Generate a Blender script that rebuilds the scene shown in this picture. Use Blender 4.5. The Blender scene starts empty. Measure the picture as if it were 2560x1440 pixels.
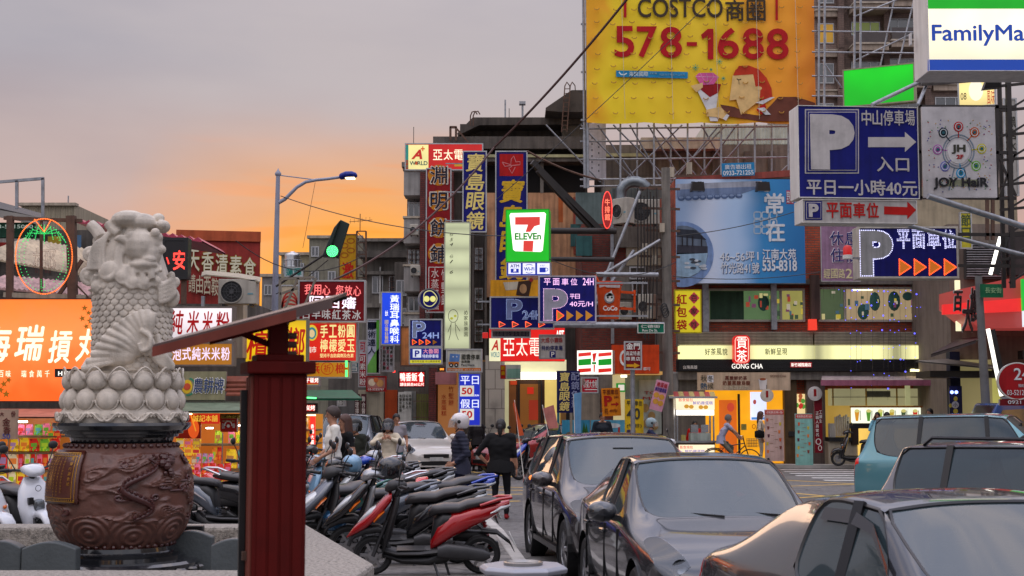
import bpy, bmesh, math, random
from math import sin, cos, pi, radians as R, sqrt, atan2
from mathutils import Vector, Matrix, noise
random.seed(7)
SC = bpy.context.scene
COL = SC.collection
F = 3556.0; CZ = 1.9; PIT = math.atan(295/F)
cam = bpy.data.cameras.new('camera'); camo = bpy.data.objects.new('camera', cam); COL.objects.link(camo)
cam.lens = 50.0; cam.sensor_width = 36.0; cam.clip_end = 6000; cam.clip_start = .1
camo.location = (0, 0, CZ); camo.rotation_euler = (pi/2+PIT, 0, 0)
cam.dof.use_dof = True; cam.dof.focus_distance = 30; cam.dof.aperture_fstop = 8
SC.camera = camo
W = bpy.data.worlds.new("World"); SC.world = W; W.use_nodes = True
nt = W.node_tree; nt.nodes.clear()
def N(nt, t, **k):
    n = nt.nodes.new(t)
    for a, b in k.items(): setattr(n, a, b)
    return n
def L(a, b): a.id_data.links.new(a, b)
def ramp(nt, stops, fac=None, interp='EASE'):
    n = N(nt, 'ShaderNodeValToRGB'); cr = n.color_ramp; cr.interpolation = interp
    while len(cr.elements) > 1: cr.elements.remove(cr.elements[-1])
    for i, (p, c) in enumerate(stops):
        e = cr.elements[0] if i == 0 else cr.elements.new(p)
        e.position = p; e.color = (*c, 1) if len(c) == 3 else c
    if fac is not None: L(fac, n.inputs[0])
    return n
def mth(nt, op, a, b=None, c=None):
    n = N(nt, 'ShaderNodeMath', operation=op)
    for i, v in enumerate((a, b, c)):
        if v is None: continue
        if isinstance(v, (int, float)): n.inputs[i].default_value = v
        else: L(v, n.inputs[i])
    return n.outputs[0]
def mixc(nt, f, a, b, bt='MIX'):
    n = N(nt, 'ShaderNodeMix', data_type='RGBA', blend_type=bt)
    if isinstance(f, (int, float)): n.inputs[0].default_value = f
    else: L(f, n.inputs[0])
    for s, v in ((n.inputs[6], a), (n.inputs[7], b)):
        if isinstance(v, tuple): s.default_value = (*v, 1) if len(v) == 3 else v
        else: L(v, s)
    return n.outputs[2]
def lin(r, g, b):
    f = lambda v: (v/255/12.92) if v/255 <= .04045 else ((v/255+.055)/1.055)**2.4
    return (f(r), f(g), f(b))
tc = N(nt, 'ShaderNodeTexCoord'); sep = N(nt, 'ShaderNodeSeparateXYZ'); L(tc.outputs['Generated'], sep.inputs[0])
X, Y, Z = sep.outputs
mp = N(nt, 'ShaderNodeMapping'); mp.inputs['Scale'].default_value = (1.0, 1.0, 3.2); L(tc.outputs['Generated'], mp.inputs[0])
cl = N(nt, 'ShaderNodeTexNoise'); cl.inputs['Scale'].default_value = 2.3; cl.inputs['Detail'].default_value = 5; cl.inputs['Roughness'].default_value = .5; L(mp.outputs[0], cl.inputs[0])
zz = mth(nt, 'ADD', Z, mth(nt, 'MULTIPLY', mth(nt, 'SUBTRACT', cl.outputs[0], .5), .10))
back = ramp(nt, [(0.0, lin(192,190,198)), (.3, lin(210,212,222)), (.5, lin(218,220,230)), (1.0, lin(240,240,250))], zz)
bz = ramp(nt, [(.30, (1,)*3), (.72, (0,)*3)], mth(nt, 'ADD', .5, mth(nt, 'MULTIPLY', Y, .5)), 'EASE')
base = N(nt, 'ShaderNodeMix', data_type='RGBA'); L(bz.outputs[0], base.inputs[0])
base_f = ramp(nt, [(0.0, lin(196,150,134)), (.06, lin(201,156,138)), (.11, lin(194,160,150)), (.17, lin(180,165,165)), (.24, lin(172,169,176)), (.45, lin(186,186,200)), (1.0, lin(238,238,250))], zz)
L(base_f.outputs[0], base.inputs[6]); L(back.outputs[0], base.inputs[7])
glowd = N(nt, 'ShaderNodeVectorMath', operation='DOT_PRODUCT'); L(tc.outputs['Generated'], glowd.inputs[0])
ga, ge = R(-6.0), R(4.6)
glowd.inputs[1].default_value = (sin(ga)*cos(ge), cos(ga)*cos(ge), sin(ge))
g1 = ramp(nt, [(.982, (0,0,0)), (.9945, (.38,.38,.38)), (1.0, (1,1,1))], glowd.outputs['Value'])
lowm = ramp(nt, [(.03, (1,1,1)), (.15, (.55,.55,.55)), (.22, (0,0,0))], zz)
gm = mth(nt, 'MULTIPLY', g1.outputs[0], lowm.outputs[0])
c1 = mixc(nt, mth(nt, 'MINIMUM', mth(nt, 'MULTIPLY', gm, 1.5), 1.0), base.outputs[2], lin(255,168,44))
mp2 = N(nt, 'ShaderNodeMapping'); mp2.inputs['Scale'].default_value = (3, 3, 26); mp2.inputs['Rotation'].default_value = (0, .05, 0); L(tc.outputs['Generated'], mp2.inputs[0])
st = N(nt, 'ShaderNodeTexNoise'); st.inputs['Scale'].default_value = 2.4; st.inputs['Detail'].default_value = 4; L(mp2.outputs[0], st.inputs[0])
stm = ramp(nt, [(.52, (0,0,0)), (.66, (1,1,1))], st.outputs[0])
c2 = mixc(nt, mth(nt, 'MULTIPLY', mth(nt, 'MULTIPLY', stm.outputs[0], gm), .75), c1, lin(255,140,30))
hi = N(nt, 'ShaderNodeTexNoise'); hi.inputs['Scale'].default_value = 1.7; hi.inputs['Detail'].default_value = 6; hi.inputs['Distortion'].default_value = .6; L(mp.outputs[0], hi.inputs[0])
c2 = mixc(nt, ramp(nt, [(.2, (0,)*3), (.6, (1,)*3)], Z).outputs[0], c2, mixc(nt, 1, c2, ramp(nt, [(.36, (.50,.56,.68)), (.5, (.9,.9,.95)), (.6, (1.35,1.22,1.1)), (.68, (1.2,1.15,1.15))], hi.outputs[0]).outputs[0], 'MULTIPLY'))
c3 = mixc(nt, .85, c2, ramp(nt, [(.34, (.84,.85,.91)), (.66, (1.12,1.07,1.03))], cl.outputs[0]).outputs[0], 'MULTIPLY')
sky = N(nt, 'ShaderNodeTexSky', sky_type='NISHITA'); sky.sun_disc = False; sky.sun_elevation = R(2.0); sky.sun_rotation = ga; sky.dust_density = 3
c4 = mixc(nt, .004, c3, sky.outputs[0], 'ADD')
up = mth(nt, 'ADD', 1.0, mth(nt, 'MULTIPLY', mth(nt, 'MAXIMUM', mth(nt, 'SUBTRACT', Z, .28), 0), 2.0))
gx = N(nt, 'ShaderNodeVectorMath', operation='SCALE'); L(c4, gx.inputs[0]); L(up, gx.inputs[3])
bg = N(nt, 'ShaderNodeBackground'); L(gx.outputs[0], bg.inputs[0]); bg.inputs[1].default_value = 1.0
wo = N(nt, 'ShaderNodeOutputWorld'); L(bg.outputs[0], wo.inputs[0])
sun = bpy.data.lights.new('sun', 'SUN'); sun.energy = .3; sun.angle = R(25); sun.color = (1, .62, .38)
suno = bpy.data.objects.new('sun', sun); COL.objects.link(suno)
suno.rotation_euler = Vector((-sin(ga)*cos(R(8)), -cos(ga)*cos(R(8)), -sin(R(8)))).to_track_quat('-Z', 'Y').to_euler()
SC.view_settings.view_transform = 'Standard'; SC.view_settings.look = 'None'
SC.view_settings.exposure = 0.13; SC.view_settings.gamma = 1.0
SC.cycles.use_denoising = True; SC.cycles.max_bounces = 6; SC.cycles.transparent_max_bounces = 12
SC.cycles.sample_clamp_indirect = 4.0; SC.cycles.caustics_reflective = False; SC.cycles.caustics_refractive = False

def ray(x, y):
    vx, vz = (x-1280)/F, (720-y)/F
    return Vector((vx, cos(PIT)-vz*sin(PIT), sin(PIT)+vz*cos(PIT)))
def P(x, y, d):
    r = ray(x, y); t = d/r.y
    return Vector((r.x*t, d, CZ+r.z*t))
def PX(x, y, d): return P(x, y, d).x
def PZ(y, d, x=1280): return P(x, y, d).z

MATS = {}
def mat(name, col, rough=.6, metal=0., em=None, es=0., var=.14, vs=2.5, bump=0., bs=30., streak=0., spec=.5, alpha=1., trans=0., coat=0., ior=1.5, sample=False, tube=0., oc=True):
    if name in MATS: return MATS[name]
    m = bpy.data.materials.new(name); m.use_nodes = True; MATS[name] = m
    nt = m.node_tree; b = nt.nodes['Principled BSDF']
    if max(col) > 1.5: col = lin(*col)
    tc = N(nt, 'ShaderNodeTexCoord'); co = tc.outputs['Object']
    c = None
    if var > 0:
        n1 = N(nt, 'ShaderNodeTexNoise'); n1.inputs['Scale'].default_value = vs; n1.inputs['Detail'].default_value = 6; n1.inputs['Roughness'].default_value = .62
        L(co, n1.inputs[0])
        r1 = ramp(nt, [(.28, (1-var*1.6,)*3), (.5, (1,)*3), (.75, (1+var,)*3)], n1.outputs[0], 'LINEAR')
        c = mixc(nt, 1.0, (*col, 1), r1.outputs[0], 'MULTIPLY')
        L(mth(nt, 'ADD', rough-.08, mth(nt, 'MULTIPLY', n1.outputs[0], .16)), b.inputs['Roughness'])
    else: b.inputs['Roughness'].default_value = rough
    if streak > 0:
        mp = N(nt, 'ShaderNodeMapping'); mp.inputs['Scale'].default_value = (5, 5, .35); L(co, mp.inputs[0])
        n2 = N(nt, 'ShaderNodeTexNoise'); n2.inputs['Scale'].default_value = 1.6; n2.inputs['Detail'].default_value = 5; L(mp.outputs[0], n2.inputs[0])
        r2 = ramp(nt, [(.4, (1,)*3), (.72, (1-streak,)*3)], n2.outputs[0], 'LINEAR')
        c = mixc(nt, 1.0, c if c else (*col, 1), r2.outputs[0], 'MULTIPLY')
    if c: L(c, b.inputs['Base Color'])
    else: b.inputs['Base Color'].default_value = (*col, 1)
    b.inputs['Metallic'].default_value = metal; b.inputs['Specular IOR Level'].default_value = spec; b.inputs['IOR'].default_value = ior
    b.inputs['Alpha'].default_value = alpha; b.inputs['Transmission Weight'].default_value = trans; b.inputs['Coat Weight'].default_value = coat
    b.inputs['Coat Roughness'].default_value = .04
    if bump > 0:
        n3 = N(nt, 'ShaderNodeTexNoise'); n3.inputs['Scale'].default_value = bs; n3.inputs['Detail'].default_value = 4; L(co, n3.inputs[0])
        bp = N(nt, 'ShaderNodeBump'); bp.inputs['Strength'].default_value = min(1, bump); bp.inputs['Distance'].default_value = .02; L(n3.outputs[0], bp.inputs['Height']); L(bp.outputs[0], b.inputs['Normal'])
    if em is not None:
        if max(em) > 1.5: em = lin(*em)
        if tube > 0:
            sx = N(nt, 'ShaderNodeSeparateXYZ'); L(co, sx.inputs[0])
            w = mth(nt, 'ADD', .72, mth(nt, 'MULTIPLY', mth(nt, 'ABSOLUTE', mth(nt, 'SINE', mth(nt, 'MULTIPLY', sx.outputs[2], tube))), .5))
            n4 = N(nt, 'ShaderNodeTexNoise'); n4.inputs['Scale'].default_value = .9; n4.inputs['Detail'].default_value = 2; L(co, n4.inputs[0])
            w = mth(nt, 'MULTIPLY', w, mth(nt, 'ADD', .55, mth(nt, 'MULTIPLY', n4.outputs[0], .9)))
            L(mth(nt, 'MULTIPLY', w, es), b.inputs['Emission Strength'])
        else:
            n4 = N(nt, 'ShaderNodeTexNoise'); n4.inputs['Scale'].default_value = 1.6; n4.inputs['Detail'].default_value = 3; L(co, n4.inputs[0])
            L(mth(nt, 'MULTIPLY', mth(nt, 'ADD', .70, mth(nt, 'MULTIPLY', n4.outputs[0], .6)), es), b.inputs['Emission Strength'])
        b.inputs['Emission Color'].default_value = (*em, 1)
        if not sample: m.cycles.emission_sampling = 'NONE'
    return m
def lit(name, col, es=1.0, tube=0., sample=True, base=.5):
    c = lin(*col) if max(col) > 1.5 else col
    return mat(name, tuple(v*base for v in c), .35, em=c, es=es, var=0, tube=tube, sample=sample)
def brickmat(name, c1, c2, mort, bw=.22, bh=.07, rough=.8, ms=.012, axis='xz'):
    if name in MATS: return MATS[name]
    m = bpy.data.materials.new(name); m.use_nodes = True; MATS[name] = m
    nt = m.node_tree; b = nt.nodes['Principled BSDF']; b.inputs['Roughness'].default_value = rough
    tc = N(nt, 'ShaderNodeTexCoord'); sx = N(nt, 'ShaderNodeSeparateXYZ'); L(tc.outputs['Object'], sx.inputs[0])
    cb = N(nt, 'ShaderNodeCombineXYZ'); L(mth(nt, 'ADD', sx.outputs[0], sx.outputs[1]), cb.inputs[0]); L(sx.outputs[2], cb.inputs[1])
    t = N(nt, 'ShaderNodeTexBrick'); L(cb.outputs[0], t.inputs[0]); t.inputs['Scale'].default_value = 1
    t.inputs['Brick Width'].default_value = bw; t.inputs['Row Height'].default_value = bh; t.inputs['Mortar Size'].default_value = ms
    for k, v in (('Color1', c1), ('Color2', c2), ('Mortar', mort)): t.inputs[k].default_value = (*lin(*v), 1)
    n1 = N(nt, 'ShaderNodeTexNoise'); n1.inputs['Scale'].default_value = 1.2; n1.inputs['Detail'].default_value = 7; L(tc.outputs['Object'], n1.inputs[0])
    L(mixc(nt, 1, t.outputs[0], ramp(nt, [(.3, (.55,)*3), (.6, (1.05,)*3)], n1.outputs[0]).outputs[0], 'MULTIPLY'), b.inputs['Base Color'])
    bp = N(nt, 'ShaderNodeBump'); bp.inputs['Strength'].default_value = .6; bp.inputs['Distance'].default_value = .01; bp.invert = True; L(t.outputs['Fac'], bp.inputs['Height']); L(bp.outputs[0], b.inputs['Normal'])
    return m

class MB:
    def __init__(s): s.v = []; s.f = []; s.m = []; s.mats = []
    def mi(s, m):
        if m is None: return 0
        if m not in s.mats: s.mats.append(m)
        return s.mats.index(m)
    def add(s, vs, fs, m=None):
        o = len(s.v); s.v += [tuple(v) for v in vs]; k = s.mi(m)
        for f in fs: s.f.append([i+o for i in f]); s.m.append(k)
        return s
    def box(s, a, b, m=None):
        (x0, y0, z0), (x1, y1, z1) = a, b
        return s.add([(x0,y0,z0),(x1,y0,z0),(x1,y1,z0),(x0,y1,z0),(x0,y0,z1),(x1,y0,z1),(x1,y1,z1),(x0,y1,z1)],
                     [(0,3,2,1),(4,5,6,7),(0,1,5,4),(1,2,6,5),(2,3,7,6),(3,0,4,7)], m)
    def bar(s, p, q, w, h=None, m=None):
        p, q = Vector(p), Vector(q); h = h or w; d = (q-p); 
        if d.length < 1e-6: return s
        d.normalize(); up = Vector((0,0,1)) if abs(d.z) < .95 else Vector((0,1,0))
        a = d.cross(up).normalized()*w/2; b = a.cross(d).normalized()*h/2
        vs = [p-a-b, p+a-b, p+a+b, p-a+b, q-a-b, q+a-b, q+a+b, q-a+b]
        return s.add(vs, [(0,3,2,1),(4,5,6,7),(0,1,5,4),(1,2,6,5),(2,3,7,6),(3,0,4,7)], m)
    def tube(s, pts, r, n=8, m=None, closed=False, cap=True):
        pts = [Vector(p) for p in pts]; rs = r if isinstance(r, (list, tuple)) else [r]*len(pts)
        N_ = len(pts); vs = []; fs = []; pa = None
        for i, p in enumerate(pts):
            a = pts[i-1] if (i or closed) else p; b = pts[(i+1) % N_] if (i < N_-1 or closed) else p
            d = (b-a).normalized() if (b-a).length > 1e-9 else Vector((0,0,1))
            if pa is None: u = d.cross(Vector((0,0,1)) if abs(d.z) < .9 else Vector((1,0,0))).normalized()
            else:
                u = pa - d*pa.dot(d); u = u.normalized() if u.length > 1e-6 else d.orthogonal().normalized()
            pa = u; w = d.cross(u)
            for k in range(n): t = 2*pi*k/n; vs.append(p+(u*cos(t)+w*sin(t))*rs[i])
        for i in range(N_ if closed else N_-1):
            j = (i+1) % N_
            for k in range(n): fs.append((i*n+k, i*n+(k+1) % n, j*n+(k+1) % n, j*n+k))
        if cap and not closed: fs.append(tuple(range(n))[::-1]); fs.append(tuple((N_-1)*n+k for k in range(n)))
        return s.add(vs, fs, m)
    def lathe(s, prof, n=32, c=(0,0,0), m=None, axis='z', a0=0, a1=2*pi, sx=1, sy=1):
        vs = []; fs = []; full = abs(a1-a0-2*pi) < 1e-6; k = n if full else n+1
        for (r, z) in prof:
            for i in range(k):
                t = a0+(a1-a0)*i/n; x, y, w = r*cos(t)*sx, r*sin(t)*sy, z
                if axis == 'y': x, y, w = x, w, y
                if axis == 'x': x, y, w = w, x, y
                vs.append((c[0]+x, c[1]+y, c[2]+w))
        for j in range(len(prof)-1):
            for i in range(n if full else n):
                a = j*k+i; b = j*k+(i+1) % k
                fs.append((a, b, b+k, a+k))
        return s.add(vs, fs, m)
    def ell(s, c, r, n=12, m=None, rot=None):
        vs = []; fs = []; h = max(4, n//2); c = Vector(c); M = rot.to_matrix() if rot is not None else None
        if isinstance(r, (int, float)): r = (r, r, r)
        for j in range(h+1):
            p = pi*j/h
            for i in range(n):
                t = 2*pi*i/n; v = Vector((r[0]*sin(p)*cos(t), r[1]*sin(p)*sin(t), r[2]*cos(p)))
                if M: v = M @ v
                vs.append(c+v)
        for j in range(h):
            for i in range(n): a = j*n+i; b = j*n+(i+1) % n; fs.append((a, a+n, b+n, b))
        return s.add(vs, fs, m)
    def prism(s, poly, y0, y1, m=None, plane='xz'):
        n = len(poly); f = {'xz': lambda a, b, t: (a, t, b), 'xy': lambda a, b, t: (a, b, t), 'yz': lambda a, b, t: (t, a, b)}[plane]
        vs = [f(a, b, y0) for a, b in poly]+[f(a, b, y1) for a, b in poly]
        return s.add(vs, [tuple(range(n)), tuple(range(2*n-1, n-1, -1))]+[(i, i+n, (i+1) % n+n, (i+1) % n) for i in range(n)], m)
    def loft(s, rings, m=None, cap=True, closed=True):
        n = len(rings[0]); vs = [p for r_ in rings for p in r_]; fs = []
        for i in range(len(rings)-1):
            for k in range(n if closed else n-1): a = i*n+k; b = i*n+(k+1) % n; fs.append((a, b, b+n, a+n))
        if cap and closed: fs.append(tuple(range(n))[::-1]); fs.append(tuple((len(rings)-1)*n+k for k in range(n)))
        return s.add(vs, fs, m)
    def mesh(s, name, m=None):
        me = bpy.data.meshes.new(name); me.from_pydata(s.v, [], s.f)
        for x in (s.mats or ([m] if m else [])): me.materials.append(x)
        if len(s.mats) > 1: me.polygons.foreach_set('material_index', s.m)
        bm = bmesh.new(); bm.from_mesh(me); bmesh.ops.recalc_face_normals(bm, faces=bm.faces); bm.to_mesh(me); bm.free()
        me.update(); return me
def setp(o, kind=None, label=None, group=None, cat=None):
    if kind: o['kind'] = kind
    if label: o['label'] = label
    if cat: o['category'] = cat
    if group: o['group'] = group
    return o
def smooth(me, ang=40):
    me.polygons.foreach_set('use_smooth', [True]*len(me.polygons))
    try: me.set_sharp_from_angle(angle=R(ang))
    except Exception: pass
def ob(name, mb, m=None, parent=None, sm=False, kind=None, label=None, loc=None, bev=0, ang=40):
    me = mb.mesh(name, m) if isinstance(mb, MB) else mb
    if sm: smooth(me, ang)
    o = bpy.data.objects.new(name, me); COL.objects.link(o)
    if parent is not None: o.parent = parent
    if loc is not None: o.location = loc
    if bev:
        b = o.modifiers.new('bevel', 'BEVEL'); b.width = bev; b.segments = 2; b.limit_method = 'ANGLE'
    if kind: o['kind'] = kind
    if label: o['label'] = label
    return o
def thing(name, label, cat, loc=(0,0,0), yaw=0., group=None, roll=0., scale=1.):
    o = bpy.data.objects.new(name, None); COL.objects.link(o); o.empty_display_size = .2
    o.location = loc; o.rotation_euler = (0, roll, yaw); o.scale = (scale,)*3
    return setp(o, None, label, group, cat)
TSC = bpy.data.scenes.new('bench')
def evalmesh(*os):
    for o in os: TSC.collection.objects.link(o)
    vl = TSC.view_layers[0]; vl.update(); me = bpy.data.meshes.new_from_object(os[0].evaluated_get(vl.depsgraph), depsgraph=vl.depsgraph)
    for o in os: TSC.collection.objects.unlink(o)
    return me
def bake(o):
    dg = bpy.context.evaluated_depsgraph_get(); me = bpy.data.meshes.new_from_object(o.evaluated_get(dg))
    o.modifiers.clear(); o.data = me; return me
def copy_tree(o, parent=None, loc=None, yaw=None, label=None, scale=None):
    c = o.copy(); COL.objects.link(c); c.parent = parent
    if loc is not None: c.location = loc
    if yaw is not None: c.rotation_euler = (0, 0, yaw)
    if scale is not None: c.scale = scale if isinstance(scale, tuple) else (scale,)*3
    if label: c['label'] = label
    for ch in KIDS.get(o.name, [x for x in bpy.data.objects if x.parent == o]): copy_tree(ch, c)
    return c
KIDS = {}
def freeze(o):
    ch = [x for x in bpy.data.objects if x.parent == o]; KIDS[o.name] = ch
    for x in ch: freeze(x)
    return o

TXT = {}
def textmesh(s, bold=0., res=2, shear=0., ext=.012):
    k = (s, bold, shear, ext)
    if k in TXT: return TXT[k]
    stamp = bold > 0 and (not s.isascii() or 'M' in s); res = max(res, 4) if s.isascii() and len(s) < 13 else res
    cu = bpy.data.curves.new('lettering', 'FONT'); cu.body = s; cu.size = 1; cu.resolution_u = res; cu.offset = 0 if stamp else bold; cu.shear = shear; cu.extrude = ext
    cu.space_line = .95
    o = bpy.data.objects.new('lettering', cu); me = bpy.data.meshes.new_from_object(o)
    bpy.data.objects.remove(o); me.name = 'lettering'
    if stamp:
        V = [v.co.copy() for v in me.vertices]; P_ = [tuple(p.vertices) for p in me.polygons]; B_ = bold*.85; vs = []; fs = []
        for q, (dx, dy) in enumerate(((B_,0),(-B_,0),(0,B_),(0,-B_)) if bold > .011 else ((B_,B_*.5),(-B_,-B_*.5))):
            fs += [[i+len(vs) for i in p] for p in P_]; vs += [(v.x+dx, v.y+dy, v.z+q*.0007) for v in V]
        me = bpy.data.meshes.new('lettering'); me.from_pydata(vs, [], fs)
    xs = [v.co.x for v in me.vertices]; ys = [v.co.y for v in me.vertices]
    x0, x1, y0, y1 = min(xs), max(xs), min(ys), max(ys)
    me.transform(Matrix(((1/(x1-x0), 0, 0, -x0/(x1-x0)-.5), (0, 0, -1, 0), (0, 1/(y1-y0), 0, -y0/(y1-y0)-.5), (0, 0, 0, 1))))
    TXT[k] = me; return me
class Sign:
    def __init__(s, name, label, box, d, yaw=0., dep=.22, face=None, frame=None, fw=.035, cat='sign', group=None, back=None, roll=0., bare=False, parent=None):
        x0, y0, x1, y1 = box; ym = (y0+y1)/2
        a, b = ray(x0, ym), ray(x1, ym)
        A = Vector((a.x/a.y*d, d)); k = b.x/b.y; cy, sy = cos(yaw), sin(yaw)
        w = (k*d-A.x)/(cy-k*sy); B = A+Vector((cy, sy))*w; C_ = (A+B)/2
        s.yaw = yaw; s.w = w; xm = (x0+x1)/2
        s.o = Vector((C_.x, C_.y, 0)); s.o.z = 0
        z0 = s.hit(xm, y1)[1]; z1 = s.hit(xm, y0)[1]; s.o.z = z0; s.h = z1-z0
        s.root = thing(name, label, cat, s.o, yaw, group) if parent is None else parent
        s.lift = .006; s.base = -.0
        if parent is not None: return
        frame = frame or M_FR
        h = s.h
        if not bare:
            mb = MB().box((-w/2, .002, 0), (w/2, dep, h)); ob('cabinet', mb, back or frame, s.root, bev=.01)
            if fw > 0:
                mb = MB(); t = .02
                mb.box((-w/2, -t, 0), (w/2, 0, fw)); mb.box((-w/2, -t, h-fw), (w/2, 0, h)); mb.box((-w/2, -t, fw), (-w/2+fw, 0, h-fw)); mb.box((w/2-fw, -t, fw), (w/2, 0, h-fw))
                ob('frame', mb, frame, s.root)
            ob('panel', MB().box((-w/2+fw*.9, -.004, fw*.9), (w/2-fw*.9, .0015, h-fw*.9)), face, s.root)
        s.base = -.004
    def hit(s, x, y):
        r = ray(x, y); n = Vector((sin(s.yaw), -cos(s.yaw))); q = Vector((r.x, r.y))
        t = Vector((s.o.x, s.o.y)).dot(n)/q.dot(n); p = q*t-Vector((s.o.x, s.o.y))
        return p.x*cos(s.yaw)+p.y*sin(s.yaw), CZ+r.z*t-s.o.z
    def text(s, st, x0, y0, x1, y1, m, bold=0.01, shear=0., lvl=1, roll=0., th=.012, name='lettering'):
        a = s.hit(x0, y1); b = s.hit(x1, y0)
        me = textmesh(st, bold, 4 if len(st) < 2 and st.isascii() else 2, shear)
        if me.users == 0: me.materials.clear(); me.materials.append(m)
        elif me.materials and me.materials[0] != m or not me.materials:
            me = me.copy(); me.materials.clear(); me.materials.append(m)
        o = bpy.data.objects.new(name, me); COL.objects.link(o); o.parent = s.root
        o.location = ((a[0]+b[0])/2, s.base-s.lift*lvl, (a[1]+b[1])/2); o.scale = (b[0]-a[0], th/.012, b[1]-a[1]); o.rotation_euler = (0, R(roll), 0)
        o.scale = (b[0]-a[0], th*.5/.012, b[1]-a[1]); return o
    def col(s, st, x0, y0, x1, y1, m, gap=.12, **k):
        n = len(st); h = (y1-y0)/n
        for i, ch in enumerate(st): s.text(ch, x0, y0+i*h+h*gap/2, x1, y0+(i+1)*h-h*gap/2, m, **k)
    def row(s, st, x0, y0, x1, y1, m, gap=.12, dy=0, **k):
        n = len(st); w = (x1-x0)/n
        for i, ch in enumerate(st): s.text(ch, x0+i*w+w*gap/2, y0+dy*i/n, x0+(i+1)*w-w*gap/2, y1+dy*i/n, m, **k)
    def poly(s, pts, m, lvl=1, th=.004, name='marking', sm=False):
        q = [s.hit(*p) for p in pts]; y = s.base-s.lift*lvl
        return ob(name, MB().prism([(a, b) for a, b in q], y, y+th), m, s.root)
    def rect(s, x0, y0, x1, y1, m, lvl=1, name='marking', th=.004): return s.poly([(x0,y1),(x1,y1),(x1,y0),(x0,y0)], m, lvl, th, name)
    def disc(s, cx, cy, rx, ry, m, lvl=1, name='marking', n=28): return s.poly([(cx+rx*cos(2*pi*i/n), cy-ry*sin(2*pi*i/n)) for i in range(n)], m, lvl, name=name)
    def ring(s, cx, cy, rx, ry, t, m, lvl=1, n=32, name='marking', a0=0, a1=360): return s.line([(cx+rx*cos(R(a0+(a1-a0)*i/n)), cy-ry*sin(R(a0+(a1-a0)*i/n))) for i in range(n+1)], t, m, lvl, name)
    def line(s, pts, t, m, lvl=1, name='marking', z=None):
        q = [Vector(s.hit(*p)) for p in pts]; y = s.base-s.lift*lvl; mb = MB(); L0 = []; R0 = []; k = abs(s.hit(pts[0][0]+t, pts[0][1])[0]-q[0][0])/2
        for i, p in enumerate(q):
            d = (q[min(i+1, len(q)-1)]-q[max(i-1, 0)]); d = d.normalized() if d.length > 1e-9 else Vector((1,0)); nn = Vector((-d.y, d.x))*k
            L0.append(p+nn); R0.append(p-nn)
        vs = [(p.x, y, p.y) for p in L0]+[(p.x, y, p.y) for p in R0]+[(p.x, y+.004, p.y) for p in L0]+[(p.x, y+.004, p.y) for p in R0]; n = len(q)
        fs = []
        for i in range(n-1): fs += [(i, i+1, n+i+1, n+i), (2*n+i, 3*n+i, 3*n+i+1, 2*n+i+1), (i, 2*n+i, 2*n+i+1, i+1), (n+i, n+i+1, 3*n+i+1, 3*n+i)]
        return ob(name, mb.add(vs, fs), m, s.root)
    def dots(s, pts, sp, r, m, lvl=1, name='led_dot'):
        mb = MB(); y = s.base-s.lift*lvl
        k = abs(s.hit(pts[0][0]+1, pts[0][1])[0]-s.hit(*pts[0])[0]); acc = 0
        for a, b in zip(pts, pts[1:]):
            a, b = Vector(a), Vector(b); l = (b-a).length
            while acc <= l:
                q = s.hit(*(a+(b-a)*(acc/l if l else 0))); mb.ell((q[0], y, q[1]), r*k, 6); acc += sp
            acc -= l
        return ob(name, mb, m, s.root, kind='stuff')
    def textdots(s, st, x0, y0, x1, y1, sp, r, m, lvl=2, bold=0.0):
        me = textmesh(st, bold, 2, 0.); bm = bmesh.new(); bm.from_mesh(me)
        zmin = min(v.co.y for v in bm.verts)
        a = s.hit(x0, y1); b = s.hit(x1, y0); W_, H_ = b[0]-a[0], b[1]-a[1]; k = W_/(x1-x0); mb = MB(); y = s.base-s.lift*lvl
        seen = set(); 
        for e in bm.edges:
            v1, v2 = e.verts
            if v1.co.y > zmin+1e-4 or v2.co.y > zmin+1e-4: continue
            if not any(abs(f.normal.y) < .5 for f in e.link_faces): continue
            p = Vector((a[0]+(v1.co.x+.5)*W_, a[1]+(v1.co.z+.5)*H_)); q = Vector((a[0]+(v2.co.x+.5)*W_, a[1]+(v2.co.z+.5)*H_))
            nn = max(1, int((q-p).length/(sp*k)+.5))
            for i in range(nn):
                c = p+(q-p)*i/nn; key = (round(c.x/(sp*k*.7)), round(c.y/(sp*k*.7)))
                if key in seen: continue
                seen.add(key); mb.ell((c.x, y, c.y), r*k, 5)
        bm.free(); return ob('led_dot', mb, m, s.root, kind='stuff')
    def brackets(s, dirx=1, ln=1.0, n=2, m=None, r=.02):
        mb = MB(); x = dirx*s.w/2
        for i in range(n):
            z = s.h*(.15+.7*i/max(1, n-1)); mb.bar((x, .1, z), (x+dirx*ln, .1, z), r*2)
        return ob('bracket', mb, m or M_STEEL, s.root)
M_FR = mat('aluminium_frame', (.42,.42,.42), .4, .6, var=.2)
M_STEEL = mat('galvanised_steel', (.30,.31,.33), .45, .6, var=.25, vs=6)
M_RUST = mat('rusty_steel', lin(96,72,60), .8, .2, var=.3, vs=5)
M_DK = mat('dark_metal', lin(48,44,42), .55, .4, var=.25)
M_BLK = mat('black_paint', lin(22,22,24), .4, var=.2)
M_WHT = mat('white_paint', lin(215,213,208), .5, var=.08, streak=.2)
M_CONC = mat('concrete', lin(122,116,108), .9, var=.25, vs=1.3, streak=.45, bump=.4, bs=18)
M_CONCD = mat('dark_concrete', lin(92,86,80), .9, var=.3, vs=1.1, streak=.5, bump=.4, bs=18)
M_CONCL = mat('pale_render', lin(170,158,140), .85, var=.18, vs=1.1, streak=.4, bump=.3, bs=18)
M_GLASSD = mat('dark_window_glass', lin(40,44,48), .08, .0, var=.1, spec=.8, ior=1.8)

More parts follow.
